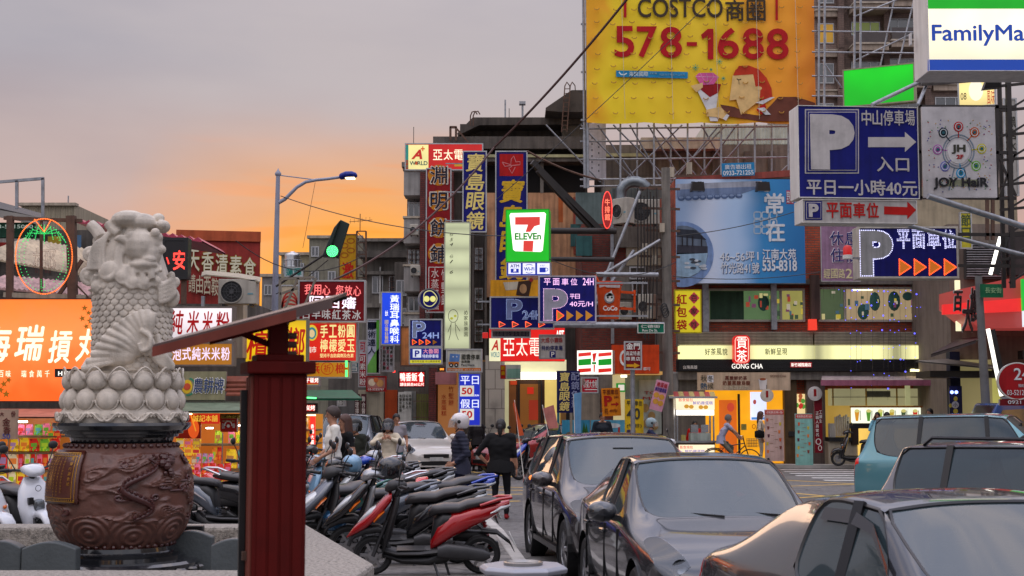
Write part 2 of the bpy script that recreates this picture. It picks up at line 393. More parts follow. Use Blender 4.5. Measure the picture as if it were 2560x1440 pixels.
def E(r, g, b, es=.85, base=.25, tube=0., sample=False): return lit(f'lit_{r}_{g}_{b}_{int(es*100)}_{int(tube*10)}', (r, g, b), es, tube, sample, base)
def D(r, g, b, rough=.55, **k): return mat(f'paint_{r}_{g}_{b}', (r, g, b), rough, **{**dict(var=.18, streak=.28, spec=.18), **k})
def slab(s, name, x0, y0, x1, y1, ya, yb, m, bev=0, parent=None, kind=None):
    a = s.hit(x0, y1); b = s.hit(x1, y0)
    return ob(name, MB().box((a[0], ya, a[1]), (b[0], yb, b[1])), m, parent or s.root, bev=bev, kind=kind)
Sign.slab = slab
def window(s, x0, y0, x1, y1, nx=2, ny=1, fm=None, gm=None, t=.05, dep=.06, grille=False):
    a = s.hit(x0, y1); b = s.hit(x1, y0); fm = fm or M_FR; gm = gm or M_GLASSD; mb = MB()
    mb.box((a[0], -dep, a[1]), (b[0], .0, a[1]+t)); mb.box((a[0], -dep, b[1]-t), (b[0], 0, b[1])); mb.box((a[0], -dep, a[1]+t), (a[0]+t, 0, b[1]-t)); mb.box((b[0]-t, -dep, a[1]+t), (b[0], 0, b[1]-t))
    for i in range(1, nx): x = a[0]+(b[0]-a[0])*i/nx; mb.box((x-t/2, -dep*.9, a[1]+t), (x+t/2, 0, b[1]-t))
    for i in range(1, ny): z = a[1]+(b[1]-a[1])*i/ny; mb.box((a[0]+t, -dep*.8, z-t/2), (b[0]-t, 0, z+t/2))
    w = ob('window', mb, fm, s.root)
    me = None
    for i in range(nx):
        for j in range(ny):
            xa = a[0]+(b[0]-a[0])*i/nx+t*.3; xb = a[0]+(b[0]-a[0])*(i+1)/nx-t*.3; za = a[1]+(b[1]-a[1])*j/ny+t*.3; zb = a[1]+(b[1]-a[1])*(j+1)/ny-t*.3
            if me is None: me = MB().box((0, -.02, 0), (xb-xa, -.004, zb-za)).mesh('pane', gm)
            ob('pane', me, None, w, loc=(xa, 0, za))
    if grille:
        g = MB(); n = int((b[0]-a[0])/.12)
        for i in range(n+1): x = a[0]+(b[0]-a[0])*i/n; g.box((x-.012, -.2, a[1]-.05), (x+.012, -.18, b[1]+.02))
        for i in range(4): z = a[1]+(b[1]-a[1])*i/3; g.box((a[0], -.21, z-.012), (b[0], -.19, z+.012))
        ob('grille', g, M_RUST, s.root)
    return w
Sign.window = window
def bld(name, label, x0, x1, y0, y1, d, dep, m, yaw=0, cat='building', group=None, wall='wall'):
    s = Sign(name, label, (x0, y0, x1, y1), d, yaw, bare=True, cat=cat, group=group); s.base = -.002
    ob(wall, MB().box((-s.w/2, 0, 0), (s.w/2, dep, s.h)), m, s.root); s.dep = dep
    return s
def gz(d): return 1015+CZ*F/d
def flat(name, poly, z, m, kind='structure', th=None):
    mb = MB()
    if th: mb.prism(poly, z-th, z, plane='xy')
    else: mb.add([(x, y, z) for x, y in poly], [tuple(range(len(poly)))])
    return setp(ob(name, mb, m), kind)
m_asph = mat('asphalt', (.155,.148,.142), .75, var=.22, vs=.5, bump=.6, bs=160)
def cracks(m, dk=.55):
    nt = m.node_tree; b = nt.nodes['Principled BSDF']; src = b.inputs['Base Color'].links[0].from_socket; tc = N(nt, 'ShaderNodeTexCoord'); nz_ = N(nt, 'ShaderNodeTexNoise'); nz_.inputs['Scale'].default_value = 1.3; L(tc.outputs['Object'], nz_.inputs[0])
    vm = N(nt, 'ShaderNodeVectorMath', operation='ADD'); L(tc.outputs['Object'], vm.inputs[0]); L(nz_.outputs[1], vm.inputs[1]); vo = N(nt, 'ShaderNodeTexVoronoi', feature='DISTANCE_TO_EDGE'); vo.inputs['Scale'].default_value = .42; L(vm.outputs[0], vo.inputs[0])
    c = mixc(nt, 1, src, ramp(nt, [(.0, (dk,)*3), (.012, (dk+.1,)*3), (.02, (1,)*3)], vo.outputs['Distance'], 'LINEAR').outputs[0], 'MULTIPLY'); v2 = N(nt, 'ShaderNodeTexVoronoi', distance='CHEBYCHEV'); v2.inputs['Scale'].default_value = .16; L(tc.outputs['Object'], v2.inputs[0])
    c = mixc(nt, 1, c, ramp(nt, [(.0, (.74,.74,.76)), (.35, (1.05,)*3), (1, (.92,)*3)], v2.outputs['Color'], 'CONSTANT').outputs[0], 'MULTIPLY'); n5 = N(nt, 'ShaderNodeTexNoise'); n5.inputs['Scale'].default_value = 9; n5.inputs['Detail'].default_value = 8; L(tc.outputs['Object'], n5.inputs[0])
    L(mixc(nt, 1, c, ramp(nt, [(.35, (.66,)*3), (.5, (1,)*3), (.7, (1.15,)*3)], n5.outputs[0]).outputs[0], 'MULTIPLY'), b.inputs['Base Color'])
cracks(m_asph)
m_pave = mat('concrete_paving', (.20,.185,.17), .8, var=.2, vs=.8, bump=.4, bs=60)
m_kerb = mat('kerb_stone', (.42,.40,.37), .8, var=.2, bump=.3)
flat('ground', [(-900,-300),(900,-300),(900,2500),(-900,2500)], -.012, mat('far_ground', (.13,.125,.12), .9))
flat('road', [(-60,-10),(40,-10),(40,130),(-60,130)], 0, m_asph)
def gp(x, y, z=0.): d = (CZ-z)*F/(y-1015); return (PX(x, y, d), d)
pv = [(-30, 8.0), (-.35, 8.0), gp(1318, 1432, .12), gp(1240, 1322, .12), (-1.2, 30.), (-4.5, 45), (-12, 60), (-30, 60)]
flat('pavement', pv, .12, m_pave, th=.16)
def kerb(pts, z0=0.):
    mb = MB()
    for a, b in zip(pts, pts[1:]): mb.bar((a[0], a[1], .066), (b[0], b[1], .066), .16, .14)
    return setp(ob('kerb', mb, m_kerb, bev=.015), 'structure')
cracks(m_pave, .6)
kerb([(p[0]+.03, p[1]) for p in pv[1:7]])
flat('far_pavement', [(5.0, 43.6), (24, 43.6), (24, 60), (5.0, 60)], .10, m_pave, th=.14); kerb([(4.9, 60), (4.9, 43.6), (24, 43.6)])
m_line = mat('road_paint_white', (.62,.61,.58), .7, var=.3, vs=6); m_yel = mat('road_paint_yellow', (.60,.38,.08), .7, var=.3, vs=6)
def stripe(x0, y0, x1, y1, w, m):
    a, b = Vector(gp(x0, y0)), Vector(gp(x1, y1)); n = (b-a).normalized(); n = Vector((-n.y, n.x))*w/2
    me = MB().add([(*(a-n), .004), (*(b-n), .004), (*(b+n), .004), (*(a+n), .004)], [(0,1,2,3)])
    setp(ob('road_marking', me, m), 'structure')
for i, (x0, x1, y) in enumerate(((1935, 2170, 1168), (1950, 2170, 1172.5), (1960, 2190, 1177), (1975, 2220, 1182), (1990, 2240, 1187.5), (2030, 2260, 1193), (2060, 2280, 1199))): stripe(x0, y, x1, y+.5, .42, m_line)
for a in ((1930,1197,2330,1218), (1925,1215,2420,1200), (1930,1246,2500,1212), (1160,1176,1330,1196), (1150,1213,1310,1217), (1165,1222,1320,1224), (1170,1234,1320,1233), (1300,1250,1160,1254), (1928,1226,2160,1246)): stripe(*a, .16, m_yel)

m_corr = mat('corrugated_beige', (158,148,126), .6, streak=.35)
def corr(mb, x0, x1, y, z0, z1, n, amp=.03, y1=None, m=None):
    y1 = y if y1 is None else y1; vs = []; k = n*2+1
    for i in range(k):
        x = x0+(x1-x0)*i/(k-1); o = amp*(i % 2); vs += [(x, y-o, z0), (x, y1-o, z1)]
    return mb.add(vs, [(2*i, 2*i+2, 2*i+3, 2*i+1) for i in range(k-1)], m)
s = bld('rooftop_shed', 'beige corrugated rooftop shed behind the neon ring at the far left', 52, 188, 512, 640, 46, 5, m_corr)
ob('cladding', corr(MB(), -s.w/2, s.w/2, -.01, 0, s.h-.05, 22), m_corr, s.root); s.slab('eave', 48, 508, 192, 515, -.15, .2, M_CONCL)
s.slab('vent_pipe', 166, 488, 169, 512, .1, .15, M_STEEL)
s = bld('market_building', 'low grey market hall with dark open upper floor behind the neon ring', -60, 235, 575, 760, 37, 6, M_CONCD)
s.slab('green_sign_board', -40, 560, 96, 575+22, -.3, -.2, D(60,110,90)); s.text('店  03-5615000', -35, 564, 94, 576, E(190,205,195,.5), .005, lvl=60)
s.slab('white_band', -60, 600, 112, 640, -.35, -.22, D(196,190,182)); s.slab('red_logo', 8, 610, 42, 622, -.37, -.35, D(170,50,45)); s.slab('red_logo', 64, 606, 100, 640, -.37, -.35, D(170,60,60)); s.slab('yellow_poster', 130, 595, 162, 640, -.37, -.3, D(196,170,60)); s.slab('blue_poster', 187, 592, 212, 632, -.37, -.3, D(84,118,150))
def sloperoof(name, label, x0, y0, x1, y1, d0, dd, rise, m, cat='roof', n=24, amp=.035):
    a = P(x0, y0, d0); b = P(x1, y1, d0); t = thing(name, label, cat, ((a.x+b.x)/2, d0, min(a.z, b.z)-.3))
    mb = MB(); vs = []; k = n*2+1
    for i in range(k):
        f = i/(k-1); x = a.x+(b.x-a.x)*f-t.location.x; z = a.z+(b.z-a.z)*f-t.location.z+amp*(i % 2); vs += [(x, 0, z), (x, dd, z+rise), (x, 0, z-.03-amp*(i % 2)), (x, dd, z+rise-.03-amp*(i % 2))]
    fs = []
    for i in range(k-1): o = 4*i; fs += [(o, o+4, o+5, o+1), (o+2, o+3, o+7, o+6), (o, o+2, o+6, o+4), (o+1, o+5, o+7, o+3)]
    ob('roof_sheet', mb.add(vs, fs), m, t); return t
sloperoof('metal_roof', 'weathered beige and white corrugated roof behind the neon palm ring', -60, 640, 225, 690, 31.5, 3, .75, mat('roof_beige', (188,170,142), .7, var=.3, vs=.8, streak=.4))
sloperoof('metal_roof', 'faded pink roof sheet just above the orange lightbox', -60, 716, 245, 742, 29.2, 1.5, .35, mat('roof_pink', (186,150,146), .7, var=.3, streak=.4))
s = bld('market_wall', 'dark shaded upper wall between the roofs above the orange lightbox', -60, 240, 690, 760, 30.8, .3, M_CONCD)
sloperoof('metal_roof', 'magenta red corrugated roof behind the lion statue', 190, 553, 505, 602, 31, 2.6, -.0, mat('roof_magenta', (168,50,78), .5, var=.2), n=15, amp=.07)
t = thing('roof_canopy', 'dark sheet canopy with a steel railing at the far left', 'canopy', P(-20, 545, 36))
o = t.location; q = lambda x, y, d: P(x, y, d)-o
mb = MB().add([q(-90,500,36), q(118,548,36), q(118,553,36), q(-90,512,36), q(-90,480,39), q(100,532,39), q(100,537,39), q(-90,490,39)], [(0,1,2,3),(4,7,6,5),(0,4,5,1),(3,2,6,7),(1,5,6,2),(0,3,7,4)]); ob('canopy_sheet', mb, M_DK, t)
for x, yb, yt in ((42, 522, 452), (107, 552, 446)): ob('post', MB().bar(q(x,yb,36), q(x,yt,36), .07), M_STEEL, t)
ob('top_rail', MB().bar(q(-40,458,36), q(110,446,36), .07), M_STEEL, t)
ob('edge_beam', MB().bar(q(-90,518,36), q(118,556,36), .1, .18), mat('beam_grey', (140,136,130), .6), t)
t = thing('steel_rack', 'rusty steel frame of posts carrying the neon palm ring', 'frame', P(100, 745, 28.6)); o = t.location; q = lambda x, y, d=28.6: P(x, y, d)-o
for x0, x1, w in ((26, 24, .12), (178, 182, .17)): ob('post', MB().bar(q(x1,748), q(x0,540), w), M_RUST, t)
ob('post', MB().bar(q(103,742), q(103,545), .05), M_RUST, t); ob('crossbar', MB().bar(q(10,545), q(205,552), .07), M_RUST, t); ob('crossbar', MB().bar(q(10,737), q(215,744), .1), M_CONCL, t)
ob('brace', MB().bar(q(140,748), q(205,650), .07), M_RUST, t); ob('brace', MB().bar(q(170,690), q(225,748), .03), M_RUST, t)
s = Sign('neon_ring', 'oval neon outline of orange and green lamps with a palm and one character', (36, 545, 184, 737), 28.4, bare=True, cat='neon sign')
el = lambda cx, cy, rx, ry, a0=0, a1=360, n=60: [(cx+rx*cos(R(a0+(a1-a0)*i/n)), cy-ry*sin(R(a0+(a1-a0)*i/n))) for i in range(n+1)]
n_or = E(255,110,40,2.2); n_gr = E(40,190,90,1.6)
s.line(el(110,641,71,94), 1.5, D(60,40,30), name='tube_rail'); s.dots(el(110,641,71,94), 4.2, 1.7, n_or); s.dots([(87,549),(111,580),(128,549)], 4, 1.6, n_or)
s.dots(el(110,645,62,82), 8, 1.3, n_gr); s.dots(el(110,645,50,68,-60,240), 8, 1.2, n_gr)
for i in range(7):
    a = -1.3+i*.43; s.dots([(111,585), (111+38*sin(a), 580-22*cos(a)+8), (111+56*sin(a), 592-8*cos(a)+16)], 3.6, 1.3, n_gr)
s.dots([(111,585),(111,610)], 4, 1.2, n_gr); s.dots([(103,700),(103,720),(112,718),(112,700)], 4, 1.2, n_gr); s.textdots('椰', 82, 622, 140, 682, 3.2, .9, D(120,44,40), 2)
s = bld('signboard_building', 'red signboard building with cream characters and orange coping', 440, 650, 590, 760, 36, .6, D(150,52,46), yaw=R(12), cat='building')
s.slab('coping', 440, 580, 652, 600, -.06, .3, D(176,84,52))
a = E(214,206,184,.35); kb = D(60,44,30)
for i, ch in enumerate('天香清素食'):
    x = 468+i*35; y = 623+i*5.2; s.text(ch, x-1, y-1, x+33, y+57, D(150,130,50), .03, lvl=11); s.text(ch, x+1, y+1, x+31, y+55, a, .012, lvl=13)
for i, ch in enumerate('請由西鞍'):
    x = 471+i*19; s.text(ch, x, 686+i*3, x+18, 731+i*3, D(200,188,160), .012, lvl=12)
s = Sign('led_board', 'black board with red lit characters on a post', (404, 594, 470, 698), 27.8, face=mat('led_black', (20,16,18), .35), frame=M_BLK, fw=.06, dep=.3)
s.text('安', 432, 626, 467, 675, E(255,60,50,2.2), .015); s.text('小', 396, 635, 424, 668, E(255,60,50,1.8), .015)
s.slab('post', 450, 698, 462, 760, .05, .18, M_RUST)
t = thing('metal_roof', 'torn sheet roof over the outdoor air conditioner', 'roof', P(560, 705, 28.5)); o = t.location; q = lambda x, y, d: P(x, y, d)-o
mb = MB(); pts = [(503,690),(515,686),(560,690),(600,694),(650,703)]; vs = []
for x, y in pts: vs += [q(x,y,28.2), q(x+2,y-10,29.4), q(x,y+3,28.2), q(x+2,y-6,29.4)]
fs = []
for i in range(4): c = 4*i; fs += [(c,c+4,c+5,c+1),(c+2,c+3,c+7,c+6),(c,c+2,c+6,c+4)]
ob('roof_sheet', mb.add(vs, fs), m_corr, t)
for k, (x, y, d_, w, h_, dp) in enumerate(((-17,4,7.5,3,30,0),(20,0,8.5,3,44,0),(-9,-34,7,14,6,0),(10,-42,10,12,6,0))):
    t = thing('street_building', ('market row going on outside the view','shop row going on outside the view','low building across the square','taller building across the square')[k], 'building', (x, y, 0)); sx_ = w/2 if k > 1 else 1.5
    ob('wall', MB().box((-sx_,0,0),(sx_,h_,d_)), M_CONCL if k % 2 else M_CONC, t)
    for i in range(6):
        for j in (1.2, 4.2): ob('window', MB().box((sx_ if k == 0 else -sx_-.04, 2+i*h_/6.5, j),(sx_+.04 if k == 0 else -sx_, 4+i*h_/6.5, j+1.5)) if k < 2 else MB().box((-sx_+.6+i*w/6.2, h_, j),(-sx_+1.9+i*w/6.2, h_+.04, j+1.4)), M_GLASSD if (i+k) % 3 else E(255,190,110,1.2), t)
m_ac = mat('ac_casing', (172,166,154), .5, streak=.3); m_acg = mat('ac_grille', (60,60,62), .5)
def ac(label, x0, y0, x1, y1, d, yaw=0, face=0, group='outdoor air conditioning units'):
    s = Sign('air_conditioner', label, (x0, y0, x1, y1), d, yaw, bare=True, cat='air conditioner', group=group)
    w, h = s.w, s.h; ob('casing', MB().box((-w/2, 0, .04), (w/2, .35, h)), m_ac, s.root, bev=.02)
    cx = -w*.14; r = min(h*.40, w*.32); mb = MB().lathe([(r*1.06, 0), (r*1.06, -.035), (r*.98, -.035), (r*.98, 0)], 24, (cx, 0, h*.52), axis='y'); ob('fan_ring', mb, m_ac, s.root)
    mb = MB().lathe([(r*.97, -.008), (0.001, -.008)], 24, (cx, 0, h*.52), axis='y'); ob('fan_shroud', mb, mat('ac_dark', (28,28,30), .6), s.root)
    mb = MB()
    for k in range(1, 5): mb.tube([(cx+r*k/4.2*cos(2*pi*i/18), -.03, h*.52+r*k/4.2*sin(2*pi*i/18)) for i in range(18)], .005, 4, closed=True)
    for k in range(8): a = k*pi/4; mb.bar((cx+r*.2*cos(a), -.028, h*.52+r*.2*sin(a)), (cx+r*cos(a), -.028, h*.52+r*sin(a)), .008)
    mb.lathe([(r*.2, -.036), (.001, -.036)], 12, (cx, 0, h*.52), axis='y'); ob('fan_guard', mb, m_acg, s.root)
    ob('foot', MB().box((-w*.4, .02, 0), (-w*.32, .33, .04)), M_DK, s.root); ob('foot', MB().box((w*.32, .02, 0), (w*.4, .33, .04)), M_DK, s.root)
    ob('badge', MB().box((w*.28, -.006, h*.42), (w*.42, 0, h*.48)), D(110,150,160), s.root)
    return s
ac('dirty white air conditioner under a torn sheet above the white sign', 545, 697, 640, 765, 28.2)
far = [
 ('house', 'small grey house with pale blue roof edge left of the steel water tank', 652, 715, 688, 72, D(128,124,122)),
 ('house', 'beige block carrying the steel water tank', 700, 775, 634, 66, D(150,142,116)),
 ('house', 'tall beige block behind the tilted traffic light', 770, 905, 592, 64, D(132,128,112)),
 ('house', 'grey rendered house behind the yellow vertical banner', 880, 940, 640, 68, M_CONCD),
]
for nm, lb, x0, x1, y0, d, m in far:
    s = bld(nm, lb, x0, x1, y0, gz(d), d, 8, m, group='distant buildings down the lane'); s.slab('parapet', x0-2, y0-3, x1+2, y0+4, -.12, .3, M_CONCL)
    n = max(1, int((x1-x0)/34))
    for i in range(n):
        for j in range(3): xx = x0+8+i*(x1-x0-10)/n; s.window(xx, y0+24+j*62, xx+20, y0+50+j*62, 2, 1)
s = bld('concrete_house', 'weathered concrete house with ledges and windows beside the lane', 905, 1024, 600, gz(60), 60, 8, M_CONC)
for y, e in ((598, 8), (632, 16), (680, 8), (760, 10)): s.slab('ledge', 900, y, 1030, y+e, -.8 if e > 10 else -.4, 0, M_CONCD if e > 10 else M_CONC)
for y in (690, 800, 870): s.window(930, y, 958, y+44, 2, 1); s.window(972, y, 1014, y+44, 2, 1, grille=True)
s.slab('downpipe', 948, 668, 953, 900, -.2, -.08, M_WHT)
s = bld('concrete_house', 'dark concrete building end right of the lane below the top red sign', 985, 1024, 655, gz(56), 56, 6, M_CONCD)
for y in (700, 770): s.window(990, y, 1018, y+40, 2, 1)
t = thing('water_tank', 'stainless steel water tank on the beige roof', 'water tank', P(731, 668, 63)); r_ = 19.5/F*63
m_ss = mat('stainless', (.55,.56,.58), .22, 1, var=.15)
prof = [(0.01, 0), (r_, 0)]; h = 38/F*63
for i in range(9): prof += [(r_*(1 if i % 2 else .965), h*.1+h*.72*i/8)]
prof += [(r_*.9, h*.88), (r_*.35, h*.98), (r_*.3, h*1.03), (.01, h*1.04)]
ob('shell', MB().lathe(prof, 28), m_ss, t, sm=True); mb = MB()
for k in range(8): a = k*pi/4; mb.bar((r_*1.15*cos(a), r_*1.15*sin(a), -.3), (r_*1.15*cos(a), r_*1.15*sin(a), h*.45), .03)
mb.tube([(r_*1.15*cos(k*pi/8), r_*1.15*sin(k*pi/8), h*.45) for k in range(16)], .015, 5, closed=True); ob('stand', mb, M_STEEL, t)
s = Sign('shop_sign', 'pale sign with teal characters below the steel tank', (710, 668, 758, 692), 60, face=D(176,196,196)); s.row('蓮暉', 714, 671, 755, 689, D(30,130,120), bold=.015)
s = Sign('banner', 'tall yellow banner with a red character and orange pattern', (847, 585, 892, 706), 52, face=D(190,140,20), frame=M_RUST, dep=.15)
s.text('激', 855, 655, 884, 697, D(190,30,20), .03); 
for i in range(4): s.ring(869+(-8 if i % 2 else 8), 602+i*12, 9, 6, 2.6, D(160,90,20), n=14)
t = thing('antenna', 'thin television antenna on the roof by the frame tower', 'antenna', P(900, 580, 58)); o = t.location
mb = MB().bar((0,0,0), (0,0,.75), .03).bar((-.45,0,.42), (.5,0,.5), .02)
for i in range(6): x = -.4+i*.16; mb.bar((x,0,.35+.02*i), (x,0,.53+.02*i), .012)
ob('antenna_mast', mb, M_DK, t)
t = thing('frame_tower', 'rusty open steel tower holding the yellow banner', 'tower', P(903, 760, 53)); o = t.location; q = lambda x, y, d=53: P(x, y, d)-o
mb = MB()
for x in (892, 915): mb.bar(q(x, 760), q(x, 578), .06); mb.bar(q(x, 760, 53.6), q(x, 578, 53.6), .06)
for i in range(7): y = 578+i*29; mb.bar(q(892, y), q(915, y), .04); mb.bar(q(892, y), q(915, y+26), .03)
ob('lattice', mb, M_RUST, t)

TIL = brickmat('grey_wall_tile', (150,146,140), (132,128,124), (92,88,84), .25, .12)
s = bld('apartment_block', 'four storey tiled block with balconies behind the red vertical sign', 1016, 1070, 428, gz(50), 50, 9, TIL, yaw=R(0))
for i in range(4):
    y = 436+i*118; s.slab('balcony', 1014, y+0, 1062, y+62, -.9, -.0, mat('balcony_tile', (150,146,142), .6, streak=.4), bev=.02)
    s.slab('balcony_rail', 1012, y-5, 1063, y, -.95, 0, M_CONCL)
    s.window(1020, y+70, 1050, y+108, 2, 1, grille=(i % 2 == 1))
s.slab('red_strip', 1052, 430, 1066, 1000, -1.0, -.1, brickmat('red_tile', (120,50,44), (104,40,38), (70,40,36)))
s.slab('roof_edge', 1010, 418, 1072, 430, -1.1, .2, M_CONC)
ac('small grey air conditioner on the balcony wall, upper', 1024, 560, 1046, 590, 48.6); ac('small grey air conditioner on the balcony wall, lower', 1026, 662, 1050, 692, 48.6)
DB = mat('sooty_concrete', (84,77,71), .9, var=.35, vs=.8, streak=.5)
s = bld('main_block', 'large soot-dark concrete block with stepped roof behind the tall blue signs', 1085, 1470, 352, gz(52), 52, 14, DB)
s.slab('parapet', 1085, 350, 1470, 380, -.7, 0, M_CONCD); s.slab('cream_band', 1215, 395, 1470, 402, -.76, -.7, D(170,168,130)); s.slab('dark_opening', 1180, 415, 1462, 485, -.02, 0, mat('void_black', (20,18,18), .9))
s.slab('parapet', 1100, 400, 1470, 412, -.72, 0, M_CONCD)
s.slab('column', 1350, 400, 1358, 488, -.5, -.3, M_CONC)
s.slab('orange_wall', 1215, 487, 1540, 745, -.5, 0, mat('peach_wall', (190,142,104), .8, var=.2, streak=.5))
s.slab('rust_stain', 1395, 490, 1406, 560, -.505, -.5, D(180,96,50)); s.slab('red_painted_sign', 1432, 498, 1540, 640, -.54, -.5, D(150,74,58)); s.slab('yellow_painted_panel', 1462, 518, 1530, 560, -.56, -.54, D(170,150,66)); s.text('宣', 1470, 520, 1522, 558, D(90,70,40), .02, lvl=95)
s.slab('teal_window_sheet', 1425, 565, 1470, 620, -.55, -.5, D(60,100,100))
for x in (1180, 1212): s.slab('pilaster', x, 560, x+6, 990, -.6, 0, M_CONCD)
for y in (620, 720, 800): s.window(1186, y, 1208, y+56, 1, 2, grille=True)
for x in (1075, 1126): s.slab('red_pilaster', x, 430, x+10, 1000, -.9, 0, MATS['red_tile'])
s = bld('rooftop_block', 'dark rooftop storey with a flat flaring roof on the main block', 1150, 1465, 310, 352, 54, 8, DB)
a = [s.hit(*p) for p in ((1146,348),(1184,309),(1470,309),(1470,326),(1200,328),(1150,352))]; ob('roof_slab', MB().prism(a, -1.2, -.05), DB, s.root)
s.slab('pipe', 1261, 245, 1265, 310, .3, .38, M_STEEL); s.slab('pipe', 1304, 256, 1309, 310, .3, .38, M_STEEL); s.slab('pipe_cap', 1298, 250, 1314, 257, .2, .5, M_STEEL)
for x in (1272, 1275): s.slab('antenna_mast', x, 264+ (x-1272)*8, x+1.6, 310, .5, .53, M_DK)
s = bld('stair_tower', 'concrete rooftop stair tower with overhanging roof and ladder left of the billboard', 1405, 1480, 270, 352, 53, 5, M_CONC)
a = [s.hit(*p) for p in ((1362,290),(1425,247),(1480,247),(1480,300),(1400,300),(1362,297))]; ob('roof_slab', MB().prism(a, -1.5, .4), mat('roof_concrete', (74,68,62), .9, var=.3), s.root)
mb = MB()
for x in (1400, 1413):
    a = s.hit(x, 352); b = s.hit(x+8, 240); mb.bar((a[0],-1.7,a[1]), (b[0],-1.7,b[1]), .04)
    c = s.hit(x+13, 230); e = s.hit(x+20, 236); f = s.hit(x+22, 252); mb.tube([(b[0],-1.7,b[1]), (c[0],-1.65,c[1]), (e[0],-1.5,e[1]), (f[0],-1.3,f[1])], .02, 6)
for i in range(10): y = 346-i*11; a = s.hit(1400.6+i*.8, y); b = s.hit(1413+i*.8, y); mb.bar((a[0],-1.7,a[1]), (b[0],-1.7,b[1]), .025)
ob('ladder', mb, M_RUST, s.root)
t = thing('roof_ladder', 'hooped ladder top on the dark roof left of two pipes', 'ladder', P(1180, 312, 52)); o = t.location; q = lambda x, y, d=52: P(x, y, d)-o
mb = MB()
for k in (0, 7): mb.tube([q(1176+k,314), q(1176+k,290), q(1180+k,280), q(1188+k,278), q(1193+k,286)], .025, 6)
ob('hoop', mb, M_RUST, t)
t = thing('roof_frame', 'small steel gate frame on the parapet over the red top sign', 'frame', P(1133, 352, 51)); o = t.location
q = lambda x, y, d=51: P(x, y, d)-o
ob('gate_bars', MB().bar(q(1126,352), q(1126,318), .08).bar(q(1140,352), q(1140,318), .08).bar(q(1124,318), q(1142,318), .08).bar(q(1142,322), q(1172,358), .06), M_RUST, t)
t = thing('lightning_rod', 'thin mast standing on top of the red top sign', 'mast', P(1034, 358, 47)); ob('rod', MB().bar((0,0,0), (0,0,.55), .02), M_DK, t)

BR = brickmat('red_brick', (128,52,38), (104,40,32), (82,62,54), .23, .075)
s = bld('brick_annex', 'narrow red brick and concrete annex crowded with pipes beside the tea shop', 1455, 1700, 560, gz(47), 47, 8, BR)
s.slab('concrete_floor', 1530, 568, 1700, 620, -.25, 0, M_CONC); s.slab('concrete_floor', 1455, 735, 1700, 748, -.2, 0, M_CONCD); s.slab('sheet_cladding', 1565, 620, 1650, 665, -.2, 0, m_corr)
s.slab('grey_wall', 1540, 665, 1650, 790, -.15, 0, M_CONC); s.slab('grey_wall', 1640, 560, 1692, 1160, -.12, 0, M_CONC)
s.window(1572, 668, 1612, 700, 2, 1, dep=.25); s.window(1578, 705, 1618, 740, 3, 1, dep=.25, grille=True)
s.slab('louvre_wall', 1440, 480, 1530, 560, .1, .3, D(96,110,108)); s.slab('teal_panel', 1440, 590, 1480, 640, -.1, 0, D(52,92,92))
s.slab('downpipe', 1526, 560, 1532, 860, -.35, -.25, M_STEEL)
ac('square air conditioner seen edge-on beside the round red neon', 1530, 495, 1567, 562, 45.5, R(-50)); ac('large dark-grilled air conditioner under the silver duct', 1575, 498, 1650, 563, 45.5)
ac('white air conditioner with a dark fan on the annex wall', 1595, 735, 1632, 800, 45.6, R(-35)); ac('grimy small air conditioner below the orange cup sign', 1548, 755, 1580, 802, 45.6, R(20))
s = bld('grey_roof_shed', 'grey sheet metal rooftop shed behind the silver duct', 1530, 1690, 470, 565, 50, 4, D(112,124,126))
for i in range(14): s.slab('rib', 1534+i*11, 472, 1536+i*11, 563, -.03, 0, D(96,106,110))
t = thing('duct', 'curved silver ventilation duct on the annex roof', 'duct', P(1540, 500, 46)); o = t.location; q = lambda x, y, d=46: P(x, y, d)-o
pts = []
for i in range(15): a = pi-i*pi*.9/14; pts.append(q(1580+27*cos(a)+i*.8, 478-24*sin(a)))
pts = [q(1553, 498)]+pts; rr = []
mb = MB().tube([p for p in pts], [.17 if i % 2 else .185 for i in range(len(pts))], 14); ob('pipe', mb, mat('duct_metal', lin(120,126,130), .35, .8, var=.2), t, sm=True)
t = thing('utility_pole', 'grimy concrete utility pole with steel brackets by the tea shop corner', 'pole', P(1672, 1166, 42.5)); o = t.location; q = lambda x, y, d=42.5: P(x, y, d)-o
ob('shaft', MB().tube([q(1672,1164), q(1664,420)], [.17, .13], 14), M_CONC, t, sm=True)
for i, y in enumerate((470, 520, 575, 640, 700, 760, 825, 880)): ob('cross_arm', MB().bar(q(1598+8*(i%3),y), q(1700,y+3), .05, .07), M_RUST, t)
mb = MB()
for i in range(7): x = 1594+i*8; mb.tube([q(x, 470+10*(i%3), 42.3+.1*(i%2)), q(x+1, 640, 42.3), q(x+random.uniform(-5,5), 830+random.uniform(0,40), 42.3)], .022, 6)
ob('cable_run', mb, M_DK, t)
for x, y in ((1605,610),(1648,560),(1630,640)): ob('terminal_box', MB().box(q(x,y+22)-Vector((0,.2,0)), q(x+12,y)), M_CONCL, t)
for k in range(3): mb = MB().tube([q(1660+8*cos(a*.6)+k*2, 770+k*6+12*sin(a*.6), 42.2) for a in range(11)], .02, 6, closed=True); ob('cable_coil', mb, M_BLK, t)
for k, (x0, y0, x1, y1) in enumerate(((1480,775,1600,478),(1480,775,1585,626),(1500,690,1650,600))):
    tt = thing('strut', ('long', 'short', 'thin')[k]+' steel strut slanting up across the annex front', 'strut', P(x0, y0, 41.5)); ob('tube', MB().tube([(0,0,0), P(x1,y1,41.8)-tt.location], .045, 8), M_STEEL, tt)
